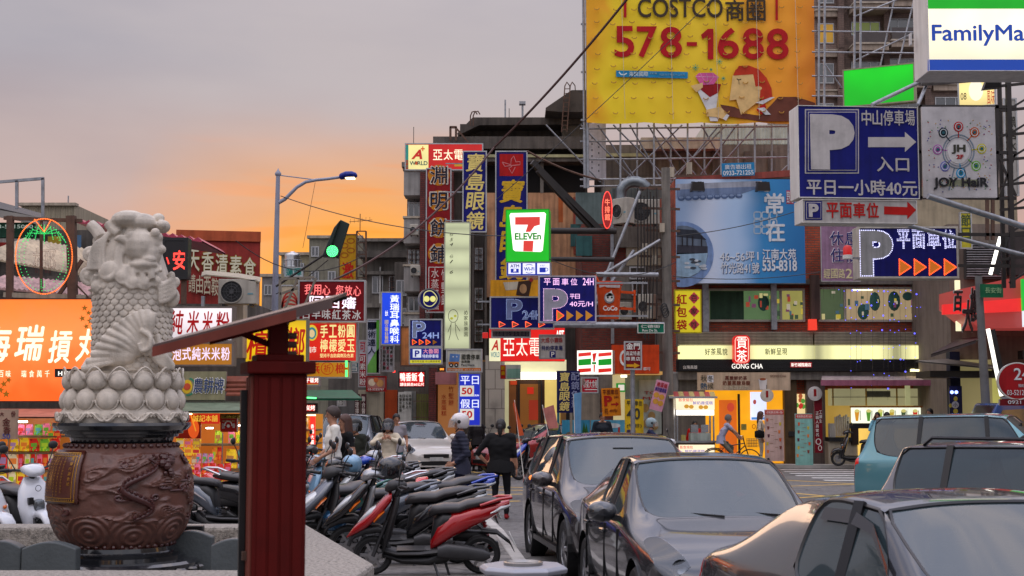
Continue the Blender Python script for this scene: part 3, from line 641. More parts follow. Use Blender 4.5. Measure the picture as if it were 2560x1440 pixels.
for k, (x0, x1, y, r) in enumerate(((1370,1540,577,.09),(1375,1535,648,.07),(1490,1645,686,.07),(1385,1660,812,.09))):
    tt = thing('support_pipe', ('upper dark', 'second dark', 'galvanised upper', 'galvanised lower')[k]+' horizontal pipe reaching from the annex to the signs', 'pipe', P(x0, y, 40)); ob('tube', MB().tube([(0,0,0), P(x1,y+1,40.3)-tt.location], r, 10), M_DK if k < 2 else M_STEEL, tt, sm=True)
for k, (x0, y0, x1, y1) in enumerate(((1330,405,1500,575),(1345,425,1482,572))):
    tt = thing('truss_strut', ('upper', 'lower')[k]+' heavy steel strut slanting down from the blue sign to the annex', 'strut', P(x0, y0, 42)); ob('beam', MB().bar((0,0,0), P(x1,y1,43)-tt.location, .13, .16), M_DK, tt)

t = thing('scaffold', 'galvanised pipe scaffold holding the yellow billboard', 'scaffold', P(1750, 470, 47)); o = t.location; q = lambda x, y, d=47: P(x, y, d)-o
for i in range(14):
    x = 1467+i*42; d = 47 if i % 2 == 0 else 48.5; ob('upright', MB().tube([q(x, 470-(i%3)*6, d), q(x, 306, d)], .035, 6), M_STEEL, t)
for i, y in enumerate((318, 350, 395, 445, 462)): ob('ledger', MB().tube([q(1450, y+4, 47.1), q(2040, y-3, 47.1)], .032, 6), M_STEEL, t)
rs = random.Random(3)
for i in range(16):
    x = 1480+rs.random()*480; dx = rs.choice((-1,1))*rs.uniform(70,150); ob('brace', MB().tube([q(x, 455, 47.3+rs.random()), q(x+dx, 312, 47.2)], .028, 6), M_STEEL, t)
for x in (1462, 1470): ob('upright', MB().tube([q(x, 470, 46.8), q(x-4, -40, 46.8)], .045, 8), M_STEEL, t)
for y in (60, 180, 300): ob('coupler', MB().bar(q(1452,y,46.8), q(1480,y,46.8), .06), M_STEEL, t)
for i in range(4):
    x = (2046, 2060, 2135, 2150)[i]; ob('upright', MB().tube([q(x, 330, 46), q(x+2, -40, 46)], .04, 6), M_STEEL, t)
for i, y in enumerate((18, 78, 130, 190, 240)): ob('ledger', MB().tube([q(2030, y, 46.1), q(2290, y+3, 46.1)], .03, 6), M_STEEL, t)
for x0, y0, x1, y1 in ((2140,150,2290,80),(2140,40,2290,-20),(2200,170,2240,-20),(2245,165,2290,-20),(2055,150,2105,220)): ob('brace', MB().tube([q(x0,y0,46.2), q(x1,y1,46.2)], .028, 6), M_STEEL, t)
s = bld('perforated_wall', 'narrow white perforated sheet wall under the billboard', 1466, 1515, 308, 448, 48.2, .2, D(196,192,198))
for i in range(12): s.disc(1480+(i%2)*17, 345+i*7.5, 1.6, 2.2, M_BLK, name='hole')
s = bld('rooftop_wall', 'pale corrugated rooftop wall seen through the scaffold', 1760, 2070, 312, 362, 52, 3, D(188,194,184)); ob('cladding', corr(MB(), -s.w/2, s.w/2, -.01, .02, s.h-.02, 40), D(188,194,184), s.root)
s = bld('rooftop_wall', 'weathered concrete terrace building behind the scaffold', 1510, 2100, 362, 560, 50.5, 6, M_CONC)
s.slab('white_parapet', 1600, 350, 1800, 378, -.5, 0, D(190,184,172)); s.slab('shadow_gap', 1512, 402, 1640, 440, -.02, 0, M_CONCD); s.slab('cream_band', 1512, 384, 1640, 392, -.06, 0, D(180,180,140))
for x in (1700, 1780, 1860, 1920): s.slab('column', x, 380, x+14, 450, -.15, 0, M_CONCD)
m_bb = mat('billboard_cloth', (200,160,20), .7, var=0)
nt = m_bb.node_tree; b = nt.nodes['Principled BSDF']; tc = N(nt, 'ShaderNodeTexCoord'); sx = N(nt, 'ShaderNodeSeparateXYZ'); L(tc.outputs['Generated'], sx.inputs[0])
n1 = N(nt, 'ShaderNodeTexNoise'); n1.inputs['Scale'].default_value = 1.5; L(tc.outputs['Generated'], n1.inputs[0])
f = mth(nt, 'ADD', sx.outputs[0], mth(nt, 'MULTIPLY', mth(nt, 'SUBTRACT', n1.outputs[0], .5), .35))
L(ramp(nt, [(.0, lin(232,165,10)), (.15, lin(236,205,14)), (.5, lin(236,200,26)), (.8, lin(240,158,28)), (1, lin(228,132,30))], f).outputs[0], b.inputs['Base Color'])
s = Sign('billboard', 'huge yellow cloth billboard with red phone number and cartoon man', (1466, -40, 2037, 306), 46.5, face=m_bb, frame=M_STEEL, fw=0.0, dep=.1, bare=True, cat='billboard')
mb = MB(); nx, ny = 60, 36; vs = []
for j in range(ny+1):
    for i in range(nx+1):
        u, v = i/nx, j/ny; yy = .03*sin(u*40+3*sin(v*9))*.4+.025*noise.noise(Vector((u*9, v*6, 1)))*2
        vs.append((-s.w/2+s.w*u, yy, s.h*v-.05*(1-v)**8*abs(sin(u*pi*4))))
mb.add(vs, [(j*(nx+1)+i, j*(nx+1)+i+1, (j+1)*(nx+1)+i+1, (j+1)*(nx+1)+i) for j in range(ny) for i in range(nx)]); ob('cloth', mb, m_bb, s.root, sm=True)
s.base = -.055; dk = D(64,52,40,streak=0); rd = D(176,20,28,streak=0)
s.text('COSTCO', 1594, -3, 1806, 45, dk, .012); s.row('商圈', 1810, 0, 1916, 54, dk, bold=.018); s.rect(1559, -20, 1566, 45, rd); s.rect(1938, -20, 1944, 52, rd)
for ch, x0, x1 in (('5',1536,1585),('7',1592,1642),('8',1650,1704),('-',1716,1742),('1',1752,1782),('6',1794,1846),('8',1856,1908),('8',1916,1970)):
    if ch == '-': s.rect(x0, 106, x1, 116, rd)
    elif ch == '1': s.poly([(1752,88),(1769,73),(1783,73),(1783,149),(1769,149),(1769,90),(1756,99)], rd)
    else: s.text(ch, x0, 66+(x0-1536)*.016, x1, 144+(x0-1536)*.016, rd, .015)
bl = D(30,128,176,streak=0); s.poly([(1540,177),(1719,181),(1719,197),(1540,193)], bl); s.text('海悅國際', 1572, 180, 1620, 192, D(210,225,230), .012, lvl=2); s.line([(1547,181),(1552,187),(1560,188),(1567,184)], 3, D(210,225,230), 2); s.text('湖口新工業區', 1624, 182, 1642, 187, D(150,195,215), lvl=2); s.text('桃園市中壢區中山東路', 1648, 185, 1712, 191, D(120,180,210), lvl=2)
sk = D(214,180,120,streak=0); hr = D(186,52,28,streak=0); co = D(104,58,44,streak=0); pk = D(206,90,150,streak=0)
s.poly([(1800,262),(1836,268),(1866,285),(1900,290),(1928,262),(1945,243),(1990,243),(2037,258),(2037,304),(1900,304),(1812,290)], co, 1, name='coat')
s.poly([(1832,190),(1838,176),(1852,166),(1872,165),(1896,174),(1916,196),(1928,222),(1930,243),(1908,256),(1886,230),(1880,190)], hr, 2, name='hair')
s.poly([(1831,190),(1882,186),(1888,218),(1900,226),(1898,252),(1852,288),(1840,250),(1823,252)], sk, 3, name='face'); s.disc(1895,222,9,5, sk, 4, name='ear'); s.line([(1841,198),(1846,201),(1852,199)], 2, dk, 4); s.line([(1846,201),(1847,212)], 1.2, dk, 4); s.poly([(1846,166),(1872,165),(1882,187),(1834,190)], hr, 4, name='fringe')
s.poly([(1888,258),(1928,244),(1936,244),(1906,262)], D(220,220,220), 5); s.poly([(1896,268),(1912,260),(1914,270),(1904,288),(1890,276)], D(190,30,24), 5); s.poly([(1892,272),(1910,270),(1926,288),(1912,288)], D(215,220,220), 6)
s.poly([(1740,222),(1795,228),(1790,272),(1794,304),(1775,304),(1768,280)], D(206,206,206,streak=0), 3, name='bouquet_paper'); s.poly([(1745,210),(1760,205),(1802,212),(1796,232),(1774,244),(1752,226)], D(150,24,30), 4, name='flowers')
s.poly([(1738,192),(1746,184),(1782,183),(1796,194),(1784,212),(1752,214)], pk, 5, name='gem'); s.line([(1738,193),(1796,194)], 1.2, D(230,170,200), 6)
for x in (1750,1764,1780): s.line([(x,184),(x+4,194),(1768,213)], 1, D(228,160,196), 6)
s.poly([(1726,216),(1756,208),(1756,220),(1740,232)], sk, 6, name='hand'); s.poly([(1764,276),(1800,268),(1820,288),(1812,300),(1790,294),(1766,292)], sk, 6, name='hand'); s.poly([(1816,286),(1822,290),(1814,303),(1806,298)], D(220,220,220), 7)
for x, y, r in ((1738,170,9),(1798,155,8),(1777,175,4),(1808,197,5)):
    for a in range(4): s.line([(x-r*cos(a*pi/4), y-r*sin(a*pi/4)), (x+r*cos(a*pi/4), y+r*sin(a*pi/4))], 1.1, D(90,170,130), 2)
mb = MB()
rs = random.Random(5)
for j in range(8):
    for i in range(12):
        x, y = 1490+i*46+rs.uniform(-5,5), 20+j*37+rs.uniform(-4,4)
        pts = [s.hit(x+6*cos(a), y+5*sin(a)) for a in (0, .6, 1.2, 1.9, 2.5, 3.1)]
        mb.tube([(p[0], -.1-.03*(k in (2,3)), p[1]) for k, p in enumerate(pts)], .016, 4)
ob('wind_slit', mb, D(196,150,70), s.root, kind='stuff')
mb = MB()
for x in (1552,1672,1785,1887,1985): a = s.hit(x, -40); b = s.hit(x+10, 300); mb.bar((a[0],-.13,a[1]), (b[0],-.13,b[1]), .012)
ob('stay_rope', mb, D(200,190,170), s.root, kind='stuff')
wl = E(255,250,240,1.3); wd = D(225,222,214,streak=0); navy = D(22,22,108,.35); navyl = E(24,26,140,.45,.6); redd = D(150,26,26); yel = D(220,180,20)
arr = lambda x, y, w, h: [(x,y),(x+w,y+h/2),(x,y+h)]
s = Sign('shop_sign', 'long red and cream lightbox with a red letter A, highest on the corner', (1012, 358, 1208, 426), 44, face=E(190,24,18,.8,.3), dep=.35, frame=M_FR)
s.rect(1021, 362, 1071, 423, E(238,226,150,.9)); s.rect(1014,362,1021,423, E(30,140,130,.6)); s.rect(1014,400,1021,423, E(190,60,20,.6)); s.text('A', 1028, 374, 1056, 398, E(200,30,20,.7), .04, .3, lvl=2); s.text('+', 1052, 366, 1062, 378, E(210,90,30,.8), .03, lvl=2)
s.text('W RLD', 1024, 403, 1069, 413, E(30,90,100,.4), .02, lvl=2); s.disc(1041,408,4.5,4.5,E(200,90,30,.6),2); s.row('亞太電', 1081, 374, 1160, 400, E(250,236,200,1.1), bold=.006); s.rect(1136,408,1165,416,E(200,150,30,.6))
s = Sign('vertical_sign', 'tall dark red sign with black characters on golden discs', (1064, 420, 1128, 782), 43, face=D(140,20,24,.4), dep=.2, frame=M_FR)
for ch, y in zip('淵明餅鋪', (438, 502, 569, 634)): s.disc(1097, y, 27, 26, D(206,130,30)); s.text(ch, 1073, y-24, 1121, y+24, D(215,205,190), .03, lvl=2); s.text(ch, 1076, y-21, 1118, y+21, D(40,36,52), .012, lvl=3)
s.line([(1072,668),(1072,778)], 1.5, wd); s.line([(1072,668),(1120,668)], 1.5, wd); s.col('水蒸蛋糕', 1078, 670, 1097, 776, D(220,200,190,streak=0)); s.col('竹塹餅', 1103, 672, 1120, 765, D(220,200,190,streak=0))
gold = D(226,204,120,streak=0)
s = Sign('vertical_sign', 'blue vertical optician sign with four cream brush characters', (1156, 377, 1217, 581), 41, face=D(20,22,112,.35), dep=.22)
s.col('寶島眼鏡', 1164, 382, 1211, 576, gold, bold=.02, shear=.12, gap=.06); s.brackets(-1, .5, 3, r=.015)
s = Sign('vertical_sign', 'taller blue vertical sign with a red square on top and gold characters', (1238, 377, 1319, 706), 43.5, face=D(20,22,104,.35), dep=.22)
s.rect(1249,385,1308,440,D(176,22,22)); s.col('寶島眼鏡', 1248, 446, 1312, 702, D(208,166,40,streak=0), bold=.025, shear=.12, gap=.08)
s.line([(1255,405),(1277,412),(1278,398),(1284,390),(1290,405),(1300,404),(1300,412),(1278,414),(1262,416),(1255,405)], 2, D(200,120,120,streak=0), 2); s.line([(1280,416),(1272,420),(1280,434),(1288,418)], 2, D(200,120,120,streak=0), 2)
pale = E(206,212,170,.62,.35,tube=5.5)
s = Sign('vertical_sign', 'very tall pale green-white lightbox with a small line figure', (1110, 555, 1176, 874), 40, face=pale, dep=.3, frame=mat('pale_frame', (170,172,150), .5))
ink = D(60,60,50,streak=0)
for i, (ch, y) in enumerate((('6',586),('5',599),('4',611),('6',641),('1',654),('6',680))): s.text('ら' if i in (0,3) else ch, 1124, y-4, 1133, y+4, ink, .0, .3)
s.ring(1133, 790, 12, 16, 1.2, ink); s.disc(1129,796,4,3,E(200,200,60,.6),2); s.disc(1138,790,3.5,3,E(200,200,60,.6),2)
for pts in ([(1128,806),(1126,835),(1122,850)],[(1138,806),(1140,835),(1146,850)],[(1127,812),(1120,830)],[(1140,812),(1150,828)]): s.line(pts, 1.2, ink)
s.col('め家族樂園', 1160, 775, 1170, 842, ink, bold=0)
t = thing('round_sign', 'round navy sign with two pale green goggle eyes', 'sign', P(1074, 775, 38)); r_ = 26/F*38*1.05; rz = R(12)
t.rotation_euler[2] = rz
ob('drum', MB().lathe([(.001,.22),(r_,.22),(r_,-.02),(r_*.9,-.02),(r_*.9,0),(.001,0)], 36, (0,0,r_), axis='y'), mat('drum_grey', (120,118,116), .5), t, sm=True)
ob('face', MB().lathe([(r_*.9,-.004),(.001,-.004)], 36, (0,0,r_), axis='y'), navy, t)
for x in (-.36, .36): ob('eye', MB().lathe([(r_*.27,-.012),(.001,-.012)], 20, (x*r_*.8,0,r_*1.02), axis='y'), E(226,220,130,.9), t)
ob('outline', MB().tube([(r_*(.62+.06*cos(3*a))*cos(a), -.012, r_*1.05+r_*.72*sin(a)) for a in [i*pi/14 for i in range(28)]], .012, 4, closed=True), E(226,220,150,.7), t)
s = Sign('parking_sign', 'small blue parking sign with three lit arrows, left of the pale lightbox', (1022, 797, 1106, 868), 37, face=D(20,24,110,.35), dep=.2)
lp = E(150,170,230,.7); 
s.text('P', 1031, 803, 1064, 845, D(140,150,176,streak=0), .03); s.textdots('P', 1031, 803, 1064, 845, 3.2, .9, E(170,190,255,1.2), 2, .03); s.text('24H', 1056, 831, 1097, 846, lp, .012)
for i in range(4): x = 1031+i*17; s.poly(arr(x,849,11,13), D(190,120,30,streak=0)); i < 3 and s.line([(x,849),(x+11,855.5),(x,862),(x,849)], 2, E(255,90,40,1.6), 2)
s = Sign('parking_sign', 'blue lightbox with a white P square and yellow strip below', (1022, 868, 1106, 911), 37, face=E(20,40,150,.5,.4), dep=.2)
s.rect(1032,873,1053,894,E(220,225,240,.8)); s.text('P',1037,876,1049,892,navyl,.03,lvl=2); s.text('大魯閣',1058,872,1096,884,E(240,150,170,.8),.01); s.text('特約停車場',1056,886,1096,895,E(230,230,245,.8),.01); s.rect(1025,900,1104,908,E(220,210,40,.7)); s.text('新竹市北區 中山路停車場',1030,901,1100,906,D(120,120,60),lvl=2)
s = Sign('blank_sign', 'faded orange blank sign behind the small parking sign', (1000, 815, 1058, 916), 38.5, face=mat('faded_orange', (196,120,60), .7, streak=.5, var=.3), frame=M_RUST)
s = Sign('parking_sign', 'white parking sign with a blue boxy vehicle mascot and orange strip', (1115, 872, 1206, 931), 36, face=D(196,194,180), dep=.2)
s.poly([(1125,884),(1150,886),(1148,904),(1123,904)], D(90,130,190)); s.poly([(1121,905),(1147,905),(1147,912),(1121,912)], D(200,110,30)); s.disc(1128,913,5,5,D(30,30,40),2); s.disc(1141,913,5,5,D(30,30,40),2); s.disc(1128,913,2,2,wd,3); s.disc(1141,913,2,2,wd,3); s.disc(1133,892,1.6,1.6,wd,2); s.disc(1142,892,1.6,1.6,wd,2)
s.row('國雲停車', 1153, 886, 1200, 899, ink, bold=.012); s.text('泊車趣',1153,901,1175,907,ink); s.text("Parc'Here",1153,909,1186,915,D(110,110,110)); s.rect(1118,920,1204,929,D(206,110,40)); s.text('新竹儲值區  03-523-6666',1121,922,1200,927,D(230,210,190),.01,lvl=2)
s = Sign('price_sign', 'bright blue and white price board reading fifty twice', (1145, 932, 1203, 1066), 36.5, face=E(24,44,190,.75,.4), dep=.2)
s.text('平日',1151,940,1197,961,E(230,235,255,1),.01); s.rect(1150,964,1185,991,E(225,222,214,.75)); s.text('50',1154,969,1181,986,E(200,20,20,.6),.03,lvl=2); s.text('元/H',1186,986,1197,991,wl); s.text('假日',1151,998,1197,1020,E(230,235,255,1),.01); s.rect(1150,1022,1185,1050,E(225,222,214,.75)); s.text('50',1154,1027,1181,1045,E(200,20,20,.6),.03,lvl=2)
s = Sign('led_sign', 'red lit sign with white characters and an up arrow', (996, 927, 1064, 969), 37.5, face=E(200,16,16,1.0,.3), frame=M_BLK, dep=.2)
s.text('鴨香飯',1000,932,1043,953,wl,.012); s.text('請往前走60公尺',1000,957,1060,965,wl,.012); s.poly([(1053,930),(1061,940),(1057,940),(1057,954),(1049,954),(1049,940),(1045,940)], wl)
s = Sign('led_sign', 'tiny amber and red lit box above the orange shopfront', (1096, 917, 1114, 929), 38, face=E(190,30,20,.9), frame=M_BLK); s.text('回',1100,919,1109,927,E(255,190,60,1.4),.02)
s = Sign('vertical_sign', 'blue vertical clinic lightbox with white characters', (952, 729, 1005, 863), 39.5, face=E(20,70,230,.75,.35), dep=.25)
s.col('黃瑞耳鼻喉科', 975, 737, 998, 858, E(240,245,255,1.1), bold=.016, gap=.08); s.text('台大',963,776,970,790,wl,.01); s.col('國立專科醫師',962,800,971,858,E(220,190,90,.8), bold=.0,gap=.04)
s = Sign('vertical_sign', 'white and green vertical banner with black brush characters', (916, 797, 951, 935), 40.5, face=D(186,190,206), dep=.12); s.rect(941,799,949,932,D(90,170,60)); s.poly([(918,915),(938,880),(949,870),(949,932),(918,932)],D(110,176,80)); s.col('膝術達人',920,806,939,886,D(30,36,60,streak=0),bold=.012); s.rect(918,805,941,822,D(100,120,160),0); 
s = Sign('vertical_sign', 'dark red vertical noodle banner with white characters', (896, 850, 918, 968), 41.5, face=D(166,26,44), dep=.12); s.rect(898,852,916,885,D(190,180,184)); s.text('可',900,856,914,880,D(180,50,60),.01,lvl=2); s.col('可素米粉',899,888,914,964,wd,bold=.01)
s = Sign('photo_sign', 'small pink food photo sign under the banners', (915, 940, 966, 979), 40, face=D(176,120,112), dep=.1, frame=redd); s.disc(930,956,9,9,D(220,200,170)); s.disc(950,958,9,9,D(206,150,90)); s.disc(940,950,6,6,D(210,110,60),2); s.rect(917,970,964,977,D(170,30,30),2); s.text('03-5232797',920,971,960,976,wd,lvl=3)
s = Sign('vertical_sign', 'grey white vertical list board beside the blue clinic sign', (954, 862, 986, 930), 41, face=D(180,176,180), dep=.1); [s.text(c, 957+(i%3)*9, 866+(i//3)*10, 964+(i%3)*9, 874+(i//3)*10, D(170,60,80) if i % 4 == 0 else ink) for i, c in enumerate('診療項目耳鼻喉過敏氣喘感冒兒科一般')]
s = Sign('shop_sign', 'dark red tea shop sign with pink neon and white neon characters', (745, 700, 914, 806), 33, face=D(122,14,22,.4), dep=.3)
s.row('我用心', 760, 711, 827, 736, E(255,120,120,1.2), dy=3, bold=.005); s.row('您放心', 838, 713, 904, 738, E(255,120,120,1.2), dy=3, bold=.005)
s.row('阿西嬸', 770, 739, 894, 772, wd, dy=2, bold=.03); s.row('阿西嬸', 772, 741, 892, 770, E(250,230,255,1.8), lvl=2, dy=2, bold=-.01); s.row('古早味紅茶冰', 753, 772, 904, 797, wd, dy=4, bold=.02)
s = Sign('shop_sign', 'glowing red dessert sign with cream characters and a round face badge', (764, 805, 894, 906), 33.5, face=E(214,36,20,.8,.3,tube=4,sample=True), dep=.3)
cr = E(240,226,150,.95)
s.row('手工粉圓', 799, 812, 888, 844, cr, bold=.02); s.row('檸檬愛玉', 799, 848, 888, 880, cr, bold=.012); s.text('堅持不含防腐劑及色素', 800, 884, 884, 894, cr, .01); s.disc(780,832,14,20,E(230,200,60,.8)); s.disc(780,833,11,15,E(60,150,160,.6),2); s.disc(780,834,7,10,E(230,200,150,.8),3); s.text('南市',768,866,791,882,E(240,235,220,.9),.01)
s = Sign('shop_sign', 'yellow betel nut sign with red characters under the dessert sign', (764, 901, 876, 946), 33.5, face=E(196,130,20,.6,.4), dep=.25); s.text('梹',770,908,800,934,E(200,30,10,.5),.02); s.text('榔',838,908,868,934,E(200,30,10,.5),.012); s.ring(818,921,15,15,1.6,E(200,30,10,.5)); s.text('祈',809,911,827,931,E(200,30,10,.5),.0)
t = thing('led_tube', 'pair of green light tubes at the end of the yellow sign', 'light', P(866, 944, 33)); o = t.location
for a, b in ((902,918),(925,942)): ob('tube', MB().bar(P(866,b,33)-o, P(866,a,33)-o, .05), E(70,255,110,2.5,sample=True), t)
s = Sign('shop_sign', 'small red lit grill sign over the green awning', (748, 941, 800, 965), 33, face=E(190,20,16,.8)); s.row('北平碳烤', 752, 944, 797, 957, wl, bold=.008); s.rect(752,960,796,962,E(230,180,60,.7))
s = Sign('shop_sign', 'small teal and white sign at the lane wall', (872, 905, 898, 932), 42, face=D(60,110,120)); s.text('昌',876,908,893,928,wd,.0)
s = Sign('shop_sign', 'black small sign reading seal carving by the lane', (842, 998, 864, 1016), 40, face=D(60,56,60)); s.text('刻印',844,1000,862,1013,wd)
s = Sign('shop_sign', 'big round-cornered yellow lightbox with red betel nut characters', (611, 797, 769, 921), 30, face=E(232,190,20,.85,.3,tube=3,sample=True), dep=.3, frame=mat('sign_side_grey', (120,118,100), .6))
rb = E(200,30,10,.6); s.text('檳', 616, 826, 672, 900, rb, .018, .1); s.text('榔', 716, 818, 764, 892, rb, .018, .1); s.ring(703,862,30,46,3.5,rb); s.text('祈',680,836,724,886,rb,.02)
s = Sign('shop_sign', 'cream sign with red striped half-sun logo behind the tea sign', (700, 712, 748, 800), 35, face=D(190,176,150)); [s.ring(725, 770, 20, 10+k*10, 4, D(186,60,50), a0=0, a1=180, n=14) for k in range(4)]
t = thing('sign_truss', 'grey steel truss frame left of the dark red tea sign', 'truss', P(722, 800, 32.5)); o = t.location; q = lambda x, y, d=32.5: P(x, y, d)-o
mb = MB()
for a, b in (((700,700),(700,800)),((745,695),(745,700)),((700,698),(785,693)),((700,800),(742,700)),((700,735),(745,720)),((790,695),(763,760))): mb.bar(q(*a), q(*b), .05)
ob('truss_bars', mb, mat('truss_grey', (120,112,100), .6), t)

s = Sign('parking_sign', 'wide blue 24 hour parking sign with four lit triangles', (1224, 741, 1386, 823), 35, face=D(18,22,104,.35), dep=.25)
s.text('P', 1266, 748, 1306, 798, D(120,130,170,streak=0), .035); s.textdots('P', 1266, 748, 1306, 798, 2.8, .8, E(160,180,230,.9), 2, .035); s.text('24H', 1306, 777, 1356, 798, D(120,130,170,streak=0), .02); s.textdots('24H', 1306, 777, 1356, 798, 2.8, .8, E(160,180,230,.9), 2, .02)
for i in range(4): x = 1248+i*33; s.line([(x,804),(x+15,811),(x,818),(x,804)], 2.4, E(255,90,50,1.8)); s.poly(arr(x+1,806,10,10), E(150,70,40,.6))
s.brackets(-1, .3, 2)
s = Sign('led_sign', 'thin dark strip of unlit dot letters under the wide parking sign', (1228, 825, 1327, 845), 35.2, face=D(44,34,66,.4), dep=.12); s.row('寶島眼鏡配鏡免費停車', 1231, 828, 1323, 841, D(120,112,110,streak=0), bold=.0)
s = Sign('parking_sign', 'blue LED parking sign with pink dotted P and hourly price', (1346, 689, 1491, 807), 33, face=D(22,24,112,.35), dep=.3, frame=D(176,170,180))
lk = E(246,190,240,1.25); lr = E(255,80,40,2.0)
s.row('平面車位', 1357, 696, 1446, 713, lk, gap=.25, bold=0); s.text('24H', 1457, 695, 1484, 713, lk, .0); s.text('P', 1359, 722, 1419, 801, D(150,148,160,streak=0), .05); s.textdots('P', 1359, 722, 1419, 801, 3.3, 1.0, lk, 2, .05)
s.row('平日', 1424, 735, 1450, 747, lk, bold=0); s.text('40元/H', 1424, 753, 1482, 767, lk, .0)
for i in range(4): x = 1392+i*24; s.poly(arr(x,776,18,26), E(200,130,30,.55)); i == 0 and s.dots([(x,776),(x+18,789),(x,802),(x,776)], 2.6, 1.1, lr, 2)
s.brackets(1, 1.2, 2)
s = Sign('store_sign', 'bright green convenience store lightbox with red numeral seven', (1264, 523, 1374, 655), 34, yaw=R(-6), face=E(14,176,24,.95,.3,sample=True), dep=.45, frame=E(16,150,24,.3,.6), fw=.02)
ww = E(255,246,240,1.25,sample=True)
s.poly([(1274,538),(1277,533),(1361,531),(1365,535),(1357,626),(1352,630),(1288,628),(1283,624)], ww)
se = E(226,62,52,.8); s.poly([(1288,543),(1350,542),(1350,562),(1336,566),(1326,580),(1314,580),(1320,562),(1288,562)], se, 2); s.poly([(1309,602),(1334,602),(1332,629),(1308,628)], se, 2); s.text('ELEVEn', 1287, 582, 1353, 600, E(10,160,30,.6), .035, lvl=3)
s = Sign('store_sign', 'blue service strip with cash, wireless and coffee icons under the green sign', (1266, 655, 1376, 690), 34, yaw=R(-6), face=E(14,44,170,.7,.3), dep=.4, fw=.015)
for i in range(3): s.rect(1271+i*36, 658, 1302+i*36, 685, E(230,230,250,1.0))
s.text('ATM',1276,661,1298,669,navyl,.02,lvl=2); s.rect(1277,672,1297,682,E(20,50,190,.6),2); s.text('$',1284,673,1291,681,ww,.03,lvl=3); s.text('Wi-Fi',1310,668,1336,677,E(20,60,190,.6),.02,lvl=2); s.ring(1323,672,13,11,1.5,E(20,60,190,.6),2,a0=50,a1=130,n=8); s.ring(1323,672,13,11,1.5,E(20,60,190,.6),2,a0=230,a1=310,n=8); s.rect(1349,669,1364,681,E(20,50,190,.6),2); s.ring(1366,674,4,4,1.6,E(20,50,190,.6),2,n=10); [s.line([(1351+k*4,666),(1353+k*4,662)],1,E(60,90,190,.6),2) for k in range(3)]
s = Sign('shop_sign', 'long red lightbox with big white characters over the bright optician entrance', (1223, 820, 1412, 903), 41, yaw=R(0), face=E(216,22,16,.9,.3,sample=True), dep=.5, fw=.0)
s.rect(1223,846,1251,903,E(236,232,190,.9)); s.text('A',1228,850,1246,876,E(200,40,30,.7),.03,.3,2); s.text('WORLD',1227,880,1249,893,E(30,130,150,.6),.01,lvl=2); s.row('亞太電信',1256,845,1386,890,E(250,236,220,1.1),bold=.0); s.text('APT',1390,826,1410,846,wl,.02)
s = Sign('parking_sign', 'small grey white sign listing a contracted car park with a tiny P', (1347, 836, 1413, 898), 34.5, face=D(186,180,172), dep=.1, frame=D(150,144,140))
s.row('大成小鋼珠',1352,844,1407,857,D(170,40,40)); s.row('特約停車場',1353,864,1407,876,D(30,34,100)); s.rect(1374,878,1389,894,D(30,34,110)); s.text('P',1378,880,1386,892,wd,.02,lvl=2)
s = bld('shopfront', 'brightly lit optician shopfront with pale tiled pillars and open entrance', 1206, 1415, 900, gz(44.5), 44.5, 5, mat('shop_interior', (150,110,60), .8))
tl = brickmat('cream_pillar_tile', (178,170,156), (170,162,148), (130,122,112), .4, .6)
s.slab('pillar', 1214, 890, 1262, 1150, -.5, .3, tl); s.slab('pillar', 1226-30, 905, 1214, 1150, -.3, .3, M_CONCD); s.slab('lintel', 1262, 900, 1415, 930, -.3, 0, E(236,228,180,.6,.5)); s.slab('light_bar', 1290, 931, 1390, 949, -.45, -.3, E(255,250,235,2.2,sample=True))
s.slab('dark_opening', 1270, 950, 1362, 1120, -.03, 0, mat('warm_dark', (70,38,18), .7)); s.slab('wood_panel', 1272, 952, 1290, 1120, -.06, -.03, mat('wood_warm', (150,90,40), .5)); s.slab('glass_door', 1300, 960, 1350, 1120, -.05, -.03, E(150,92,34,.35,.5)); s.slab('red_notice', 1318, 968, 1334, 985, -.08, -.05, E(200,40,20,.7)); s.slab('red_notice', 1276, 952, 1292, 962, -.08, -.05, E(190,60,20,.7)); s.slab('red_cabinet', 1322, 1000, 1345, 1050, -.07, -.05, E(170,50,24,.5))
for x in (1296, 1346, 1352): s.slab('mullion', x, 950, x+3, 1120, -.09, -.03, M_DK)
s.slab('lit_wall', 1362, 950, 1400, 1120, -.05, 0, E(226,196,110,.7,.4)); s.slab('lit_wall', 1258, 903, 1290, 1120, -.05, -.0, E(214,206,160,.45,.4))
for i, x in enumerate((1305, 1388, 1330, 1283)): s.slab('fluorescent_tube', x-30, 903-i%2*3, x, 905-i%2*3, -.6, -.55, E(255,250,240,2.5))
s = Sign('hanging_banner', 'small red and white hanging banner in the bright entrance', (1250, 912, 1302, 948), 42.5, roll=0, face=D(200,206,196), fw=0, dep=.04); s.rect(1251,913,1264,947,D(190,40,30)); s.text('眼',1253,916,1262,926,yel,.02,lvl=2); s.text('鏡',1253,928,1262,938,yel,.02,lvl=2); s.rect(1268,922,1300,945,D(140,190,170))
s = bld('shophouse', 'row of tiled shophouses with shuttered doors behind the parked scooters', 820, 1212, 905, gz(46.5), 46.5, 5, M_CONCD)
s.slab('orange_shopfront', 1095, 930, 1145, 1120, -.2, 0, E(176,112,60,.4,.6)); s.col('水蒸蛋糕', 1104, 985, 1117, 1040, D(180,40,24,streak=0), lvl=36); s.col('竹塹餅',1122,965,1135,1015,D(180,40,24,streak=0),lvl=36)
